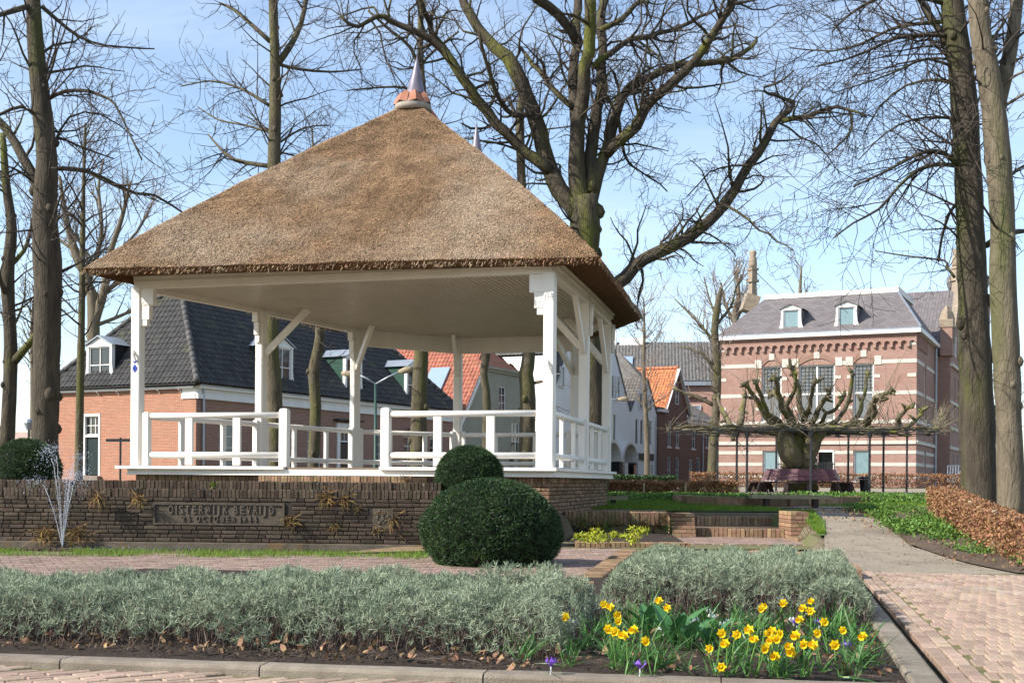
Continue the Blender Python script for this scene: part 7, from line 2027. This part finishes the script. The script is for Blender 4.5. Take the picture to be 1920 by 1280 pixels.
for x, y in sorted(heads):
    left, back = x < 1300, y < 1160
    key = ('at the back' if back else 'near the kerb', 'left' if left else 'right')
    rank[key] = rank.get(key, 0) + 1
    daffodil(x, y, .27 if y < 1215 else .2, 'yellow daffodil %s, %s from left in the bed\'s %s half' % (key[0], ORD[rank[key] - 1], key[1]), 6)
def crocus(x, y, white, label):
    p = gp(x, y, .13); root = empty('crocus', (p.x, p.y, .075), label, 'crocus', 'crocuses in the front bed')
    mb = MB(); mb.tube([(p.x, p.y, .07), (p.x, p.y, .125)], .004, 5); mb.build('stem', M['crocus_w'], root)
    mb = MB(); op = rng.uniform(.35, .9)
    for k in range(6):
        a = k * math.pi / 3 + rng.random(); c, s = math.cos(a), math.sin(a); b_ = Vector((p.x, p.y, .12)); o_ = Vector((c, s, 0)); q = Vector((-s, c, 0))
        m1 = b_ + o_ * .018 * (1 + op) + Vector((0, 0, .028)); tip = b_ + o_ * .030 * op * 1.2 + Vector((0, 0, .06 - .02 * op))
        mb.poly([b_, m1 + q * .013, tip, m1 - q * .013])
    mb.build('petals', M['crocus_w'] if white else M['crocus'], root)
    strap_leaves(p - Vector((0, 0, .05)), 5, .09, root, .005)
ck_ = {}
for x, y, w_ in sorted(((1033, 1246, 0), (1200, 1250, 0), (1296, 1168, 1), (1302, 1166, 0), (1316, 1176, 0), (1243, 1185, 1), (1354, 1176, 1), (1364, 1170, 1), (1377, 1196, 0), (1332, 1150, 1), (1336, 1160, 1), (1494, 1170, 0), (1488, 1166, 1), (1587, 1213, 0), (1536, 1170, 0), (1075, 1172, 1))):
    ck_[w_] = ck_.get(w_, 0) + 1
    crocus(x, y, w_, '%s crocus among the bulb leaves of the front bed, %s %s one from the left' % ('white' if w_ else 'purple', ORD[ck_[w_] - 1], 'white' if w_ else 'purple'))
for i, (x, y, s) in enumerate(((1215, 1190, 1.0), (1262, 1210, 1.25), (1290, 1215, 1.1), (1330, 1215, .9), (1500, 1245, .6), (1345, 1190, .7))):
    p = gp(x, y, .075); root = empty('tulip', tuple(p), 'broad-leaved tulip plant without flower, ' + ('first', 'second', 'third', 'fourth', 'sixth', 'fifth')[i] + ' from the left in the front bed', 'tulip')
    nl = 4; D = rand_dirs(nl, .9, .7); D[:, 2] = np.abs(D[:, 2])
    B = np.tile(np.array(p), (nl, 1)); ln = nr.uniform(.16, .26, nl) * s
    v = []
    for k in range(nl):
        a = math.radians(90 * k + 30 * rng.random()); d = Vector((math.cos(a) * .5, math.sin(a) * .35, .9)).normalized(); sd_ = Vector((-math.sin(a), math.cos(a), 0)); pr = None
        mb = MB()
        for j in range(7):
            t = j / 6; c = p + d * ln[k] * t + Vector((d.x, d.y, -.4)) * (ln[k] * .45 * t * t); wv = .034 * s * math.sin(math.pi * (.12 + .86 * t)) ** .8
            cur = (c - sd_ * wv + Vector((0, 0, wv * .5)), c, c + sd_ * wv + Vector((0, 0, wv * .5)))
            if pr:
                mb.poly([pr[0], pr[1], cur[1], cur[0]]); mb.poly([pr[1], pr[2], cur[2], cur[1]])
            pr = cur
        mb.build('leaf', M['tulip'], root, smooth=True)
for i in range(140):
    u, v = rng.uniform(-2.2, -.3), rng.uniform(.3, 2.55)
    if u < -1.9 and v > .9: continue
    q = UV(u, v); p = Vector((q.x, q.y, .075)); root = empty('bulb_plant', tuple(p), 'clump of narrow green bulb leaves without a flower in the front bed', 'bulb plant', 'leafy bulb clumps in the front bed')
    strap_leaves(p, rng.randint(9, 18), rng.uniform(.12, .27), root, rng.choice((.007, .010, .013)))
for x, y in ((975, 1238), (990, 1230), (1035, 1175), (1070, 1235), (1620, 1250), (1600, 1240), (1645, 1245)):
    p = gp(x, y, .075); root = empty('bulb_plant', tuple(p), 'clump of narrow green bulb leaves without a flower in the front bed', 'bulb plant', 'leafy bulb clumps in the front bed'); strap_leaves(p, 9, .2, root, .010)

# ---- fountain
fo = empty('fountain', tuple(gp(117, 1036, -.05)), 'small fountain with fanned water jets in the pond at left', 'fountain')
fb = gp(117, 1034, -.03)
mb = MB(); mb.tube([fb - Vector((0, 0, .1)), fb + Vector((0, 0, .05)), fb + Vector((0, 0, .055)), fb + Vector((0, 0, .03))], [.075, .075, .06, .055], 14); mb.build('nozzle', M['rust'], fo, smooth=True)
jets = [((88, 850), 1.0), ((65, 905), .8), ((100, 845), 1.1), ((138, 890), .9), ((150, 895), .8), ((148, 858), 1.1), ((128, 900), .9)]
dr = []
for (tx, ty), k in jets:
    tp = at(tx, ty, fb.y + rng.uniform(-.25, .25)); mb = MB(); pts, rad = [], []
    for i in range(26):
        t = i / 25; p = Vector((fb.x + (tp.x - fb.x) * t, fb.y + (tp.y - fb.y) * t, fb.z + .05 + (tp.z - fb.z) * (2 * t - t * t)))
        pts.append(p + Vector((noise.noise(p * 9), noise.noise(p * 9 + Vector((5, 0, 0))), 0)) * .02 * t); rad.append((.0065 - .0035 * t) * (1 + .5 * noise.noise(p * 14)))
    mb.tube(pts[:19], rad[:19], 6); mb.build('water_jet', M['splash'], fo, smooth=True)
    for i in range(240):
        t = rng.uniform(.15, 1.55) if i % 3 else rng.uniform(.8, 1.3); s = .015 + .07 * max(0, t - .3)
        dr.append((fb.x + (tp.x - fb.x) * t + rng.gauss(0, s), fb.y + (tp.y - fb.y) * t + rng.gauss(0, s), fb.z + .05 + (tp.z - fb.z) * (2 * t - t * t) + rng.gauss(0, s * .8), rng.uniform(.002, .0065)))
for i in range(300): dr.append((fb.x + rng.gauss(.5, .8), fb.y + rng.gauss(.6, .4), -.045 + abs(rng.gauss(0, .02)), rng.uniform(.002, .007)))
oc = np.array([(1, 0, 0), (0, 1, 0), (-1, 0, 0), (0, -1, 0), (0, 0, 1), (0, 0, -1)], float); of = [(0, 1, 4), (1, 2, 4), (2, 3, 4), (3, 0, 4), (1, 0, 5), (2, 1, 5), (3, 2, 5), (0, 3, 5)]
V_ = np.concatenate([np.array(q[:3]) + oc[list(sum(of, ()))] * q[3] * np.array([1, 1, 1.4]) for q in dr if q[2] > -.06]); np_mesh('water_drops', V_, 3, M['splash'], fo, 'stuff')

# ---- furniture
def beam_bench(label, x0, x1, ytop, d, legs, ang=0):
    a, b = at(x0, ytop, d), at(x1, ytop, d); a.z = b.z = (a.z + b.z) / 2
    root = empty('log_bench', ((a.x + b.x) / 2, d, h(a.x, a.y)), label, 'bench')
    mb = MB(); mb.bar(a - Vector((0, 0, .04)), b - Vector((0, 0, .04)), .34, .09); mb.build('seat', M['benchwood'], root, bevel=.01)
    for x in legs:
        p = at(x, ytop, d); mb = MB(); mb.box(p.x - .055, p.x + .055, p.y - .14, p.y + .14, h(p.x, p.y) - .05, a.z - .085); mb.build('leg', M['darkwood'], root)
beam_bench('low plank bench on the lawn in front of the pollard lime', 1407, 1557, 928, 29.0, (1437, 1528))
beam_bench('low plank bench half hidden by the right corner of the bandstand base', 1120, 1176, 930, 30.5, (1150,))
bn = empty('litter_bin', tuple(at(1621, 922, 46)), 'black litter bin beside the iron frame posts', 'litter bin')
p = at(1621, 922, 46); p.z = h(p.x, p.y)
mb = MB(); mb.tube([p, p + Vector((0, 0, .52))], [.15, .20], 4); mb.build('body', M['blackplastic'], bn, bevel=.01)
mb = MB(); mb.tube([p + Vector((0, 0, .53)), p + Vector((0, 0, .58)), p + Vector((0, 0, .62))], [.22, .21, .15], 4); mb.build('lid', M['blackplastic'], bn)
# kerb of the raised tree terrace
tk = empty('terrace_kerb', (6.5, 39.5, .6), 'curved low stone edge of the raised ground under the pollard lime', 'kerb')
q = [gp(1272, 938, .52), gp(1300, 941, .52), gp(1350, 943, .52), gp(1400, 944, .52), gp(1470, 944, .52), gp(1570, 940, .55), gp(1700, 934, .6)]
for a, b in zip(q, q[1:]):
    m_ = max(1, int((b - a).length / .8))
    for i in range(m_):
        mb = MB(); c, d = a.lerp(b, i / m_), a.lerp(b, (i + .97) / m_); mb.bar(Vector((c.x, c.y, .55)), Vector((d.x, d.y, .55)), .35, .26); mb.build('kerb_stone', M['tanbrick'], tk, bevel=.02)
# iron railing by the hall door
ir = empty('iron_railing', tuple(at(1465, 900, 62)), 'dark iron railing before the doorway of the big brick hall', 'railing')
mb = MB()
for x in list(range(1459, 1484, 3)) + list(range(1528, 1566, 3)):
    p = at(x, 898, 62); mb.tube([(p.x, p.y, h(p.x, p.y)), (p.x, p.y, at(x, 866, 62).z)], .02, 4)
for x0, x1 in ((1458, 1484), (1527, 1566)):
    for y in (870, 894): mb.tube([at(x0, y, 62), at(x1, y, 62)], .02, 4)
mb.build('bars', M['iron'], ir)
# double-arm street lamp seen through the bandstand
def lamp(label, d, foot, top, arms):
    p = at(*foot, d); t = at(*top, d); g = h(p.x, p.y)
    root = empty('street_lamp', (p.x, p.y, g), label, 'street lamp')
    mb = MB(); mb.tube([(p.x, p.y, g), (p.x, p.y, g + 1.0), (p.x, p.y, g + 1.05), (t.x, t.y, t.z)], [.11, .10, .065, .045], 10); mb.build('post', M['irongreen'], root, smooth=True)
    for m_, e in arms:
        a, b = at(*m_, d), at(*e, d); mb = MB(); mb.tube([t, t.lerp(a, .5) + Vector((0, 0, .03)), a], .035, 6); mb.build('arm', M['zinc'], root, smooth=True)
        mb = MB(); dd = (b - a).normalized(); mb.tube([a - dd * .1, a + dd * .1, a.lerp(b, .5), b], [.06, .11, .13, .06], 8, sx=.6); mb.build('lamp_head', M['post'], root, smooth=True)
lamp('green street lamp with two angled arms seen through the bandstand', 45, (704, 880), (704, 720), (((672, 702), (640, 700)), ((752, 696), (776, 690))))
lamp('street lamp with one arm before the white gabled house', 62, (1134, 900), (1134, 752), (((1162, 748), (1180, 747)),))
lp = at(54, 806, 60); pl_ = empty('park_lamp', (lp.x, lp.y, h(lp.x, lp.y)), 'small park lamp far left beyond the stout trunk', 'street lamp')
mb = MB(); mb.tube([(lp.x, lp.y, .6), lp], [.07, .05], 8); mb.build('post', M['iron'], pl_)
mb = MB(); mb.tube([lp, lp + Vector((0, 0, .35)), lp + Vector((0, 0, .5)), lp + Vector((0, 0, .55))], [.1, .24, .2, .05], 10); mb.build('lantern', M['zinc'], pl_)
sp = at(226, 823, 46); sgn = empty('signpost', (sp.x, sp.y, h(sp.x, sp.y)), 'dark finger signpost before the orange end wall', 'signpost')
mb = MB(); mb.tube([(sp.x, sp.y, h(sp.x, sp.y)), sp + Vector((0, 0, .06))], .04, 8); mb.build('post', M['iron'], sgn)
mb = MB(); mb.bar(at(199, 825, 46), at(244, 825, 46), .06, .11); mb.build('finger_board', M['iron'], sgn)
M['pale_roof'] = mat('pale_pink_roof', (.46, .33, .27), (.40, .28, .23), 2, .9)
# pale outbuilding at the far left
ob = empty('outbuilding', tuple(at(40, 900, 90)), 'low pale building at the left edge beyond the trees', 'building')
f_ = Fr(at(-60, 900, 92).xy, Vector((1, .05)), Vector((.05, -1)))
mb = MB(); wall_open(mb, f_, 0, 7.5, .5, 3.2, []); mb.build('wall', M['grey_render'], ob); mb = MB(); mb.poly([f_.P(-.3, .3, 3.2), f_.P(7.8, .3, 3.2), f_.P(7.8, -4, 4.6), f_.P(-.3, -4, 4.6)]); mb.build('roof', M['pale_roof'], ob)
# parked car and round sign between the right-hand trunks
ca = at(1872, 905, 66); cz = h(ca.x, ca.y)
cr_ = empty('parked_car', (ca.x, ca.y, cz), 'dark blue parked car half hidden behind the right-hand trunks', 'car')
M['carpaint'] = mat('dark_blue_car_paint', (.025, .035, .07), (.02, .03, .06), 2, .25, spec=.6); M['rubber'] = mat('tyre_rubber', (.02, .02, .02), (.015, .015, .015), 5, .8)
mb = MB(); pr = [(-2.0, .35), (-2.0, .85), (-1.3, .95), (-.7, 1.42), (.8, 1.45), (1.5, 1.0), (2.05, .9), (2.1, .35)]
for a, b in zip(pr, pr[1:] + pr[:1]): mb.poly([(ca.x + a[0], ca.y - .85, cz + a[1]), (ca.x + b[0], ca.y - .85, cz + b[1]), (ca.x + b[0], ca.y + .85, cz + b[1]), (ca.x + a[0], ca.y + .85, cz + a[1])])
mb.poly([(ca.x + a, ca.y - .85, cz + b) for a, b in pr]); mb.poly([(ca.x + a, ca.y + .85, cz + b) for a, b in pr][::-1]); mb.build('body', M['carpaint'], cr_, bevel=.06)
mb = MB(); mb.poly([(ca.x + a, ca.y - .87, cz + b) for a, b in ((-1.15, .98), (-.65, 1.36), (.7, 1.38), (1.25, 1.02))]); mb.build('window', GL['dark'], cr_)
for x in (-1.3, 1.35):
    mb = MB(); mb.tube([(ca.x + x, ca.y - .9, cz + .32), (ca.x + x, ca.y - .7, cz + .32)], .32, 16); w_ = mb.build('wheel', M['rubber'], cr_, smooth=False)
    mb = MB(); mb.tube([(ca.x + x, ca.y - .915, cz + .32), (ca.x + x, ca.y - .89, cz + .32)], .19, 12); mb.build('rim', M['zinc'], w_)
rs = at(1883, 856, 60); rsg = empty('road_sign', (rs.x, rs.y, h(rs.x, rs.y)), 'round road sign seen from behind between the right-hand trunks', 'road sign')
mb = MB(); mb.tube([rs + Vector((0, -.02, 0)), rs + Vector((0, .02, 0))], .36, 24); mb.build('disc', M['zinc'], rsg)
mb = MB(); mb.tube([(rs.x, rs.y + .05, h(rs.x, rs.y)), (rs.x, rs.y + .05, rs.z + .2)], .035, 8); mb.build('post', M['zinc'], rsg)

# grit and leaf crumbs on the gravel path, moss tufts in the pavement joints
n = 900; yy = nr.uniform(13.9, 28, n); xl = np.interp(yy, [13.6, 17.6, 21, 23.5, 26, 28.4], [4.1, 4.55, 5.4, 6.0, 6.3, 6.35]); xr = np.interp(yy, [13.9, 16.2, 18.6, 21.5, 25, 29.6], [6.8, 6.3, 6.0, 6.55, 7.15, 7.5]); k = nr.beta(.6, .6, n); xx = xl + (xr - xl) * k
B = np.column_stack([xx, yy, [h(p, q) - .026 for p, q in zip(xx, yy)]])
o = np_mesh('path_grit', blades(B, rand_dirs(n, .5, 1), nr.uniform(.008, .028, n), nr.uniform(.008, .02, n), .3, 1, tipw=.5), 4, M['soil2'], None, 'stuff'); tag(o, 'grit and leaf crumbs scattered over the gravel path', 'grit')
n = 1500; ii = nr.randint(-2, 36, n); kk = nr.randint(3, 60, n); u = .12 + (kk + .5 * (ii % 2) + .5) * rw; v = ii * rl + .12 + nr.uniform(-.1, .1, n)
keep = np.array([noise.noise((a_ * .9, b_ * .9, 3)) for a_, b_ in zip(u, v)]) > .05; u, v = u[keep], v[keep]; n = len(u)
B = np.column_stack([CORNER.x + U2.x * u + V2.x * v, CORNER.y + U2.y * u + V2.y * v, np.full(n, -.006)]); B = B[B[:, 1] < 13.9]; n = len(B)
o = np_mesh('joint_moss', blades(B, rand_dirs(n, 1.2, 1), nr.uniform(.008, .022, n), nr.uniform(.004, .010, n), .3, 1, tipw=.4), 4, M['grass'], None, 'stuff'); tag(o, 'moss and tiny weeds in the joints of the brick pavement', 'moss')
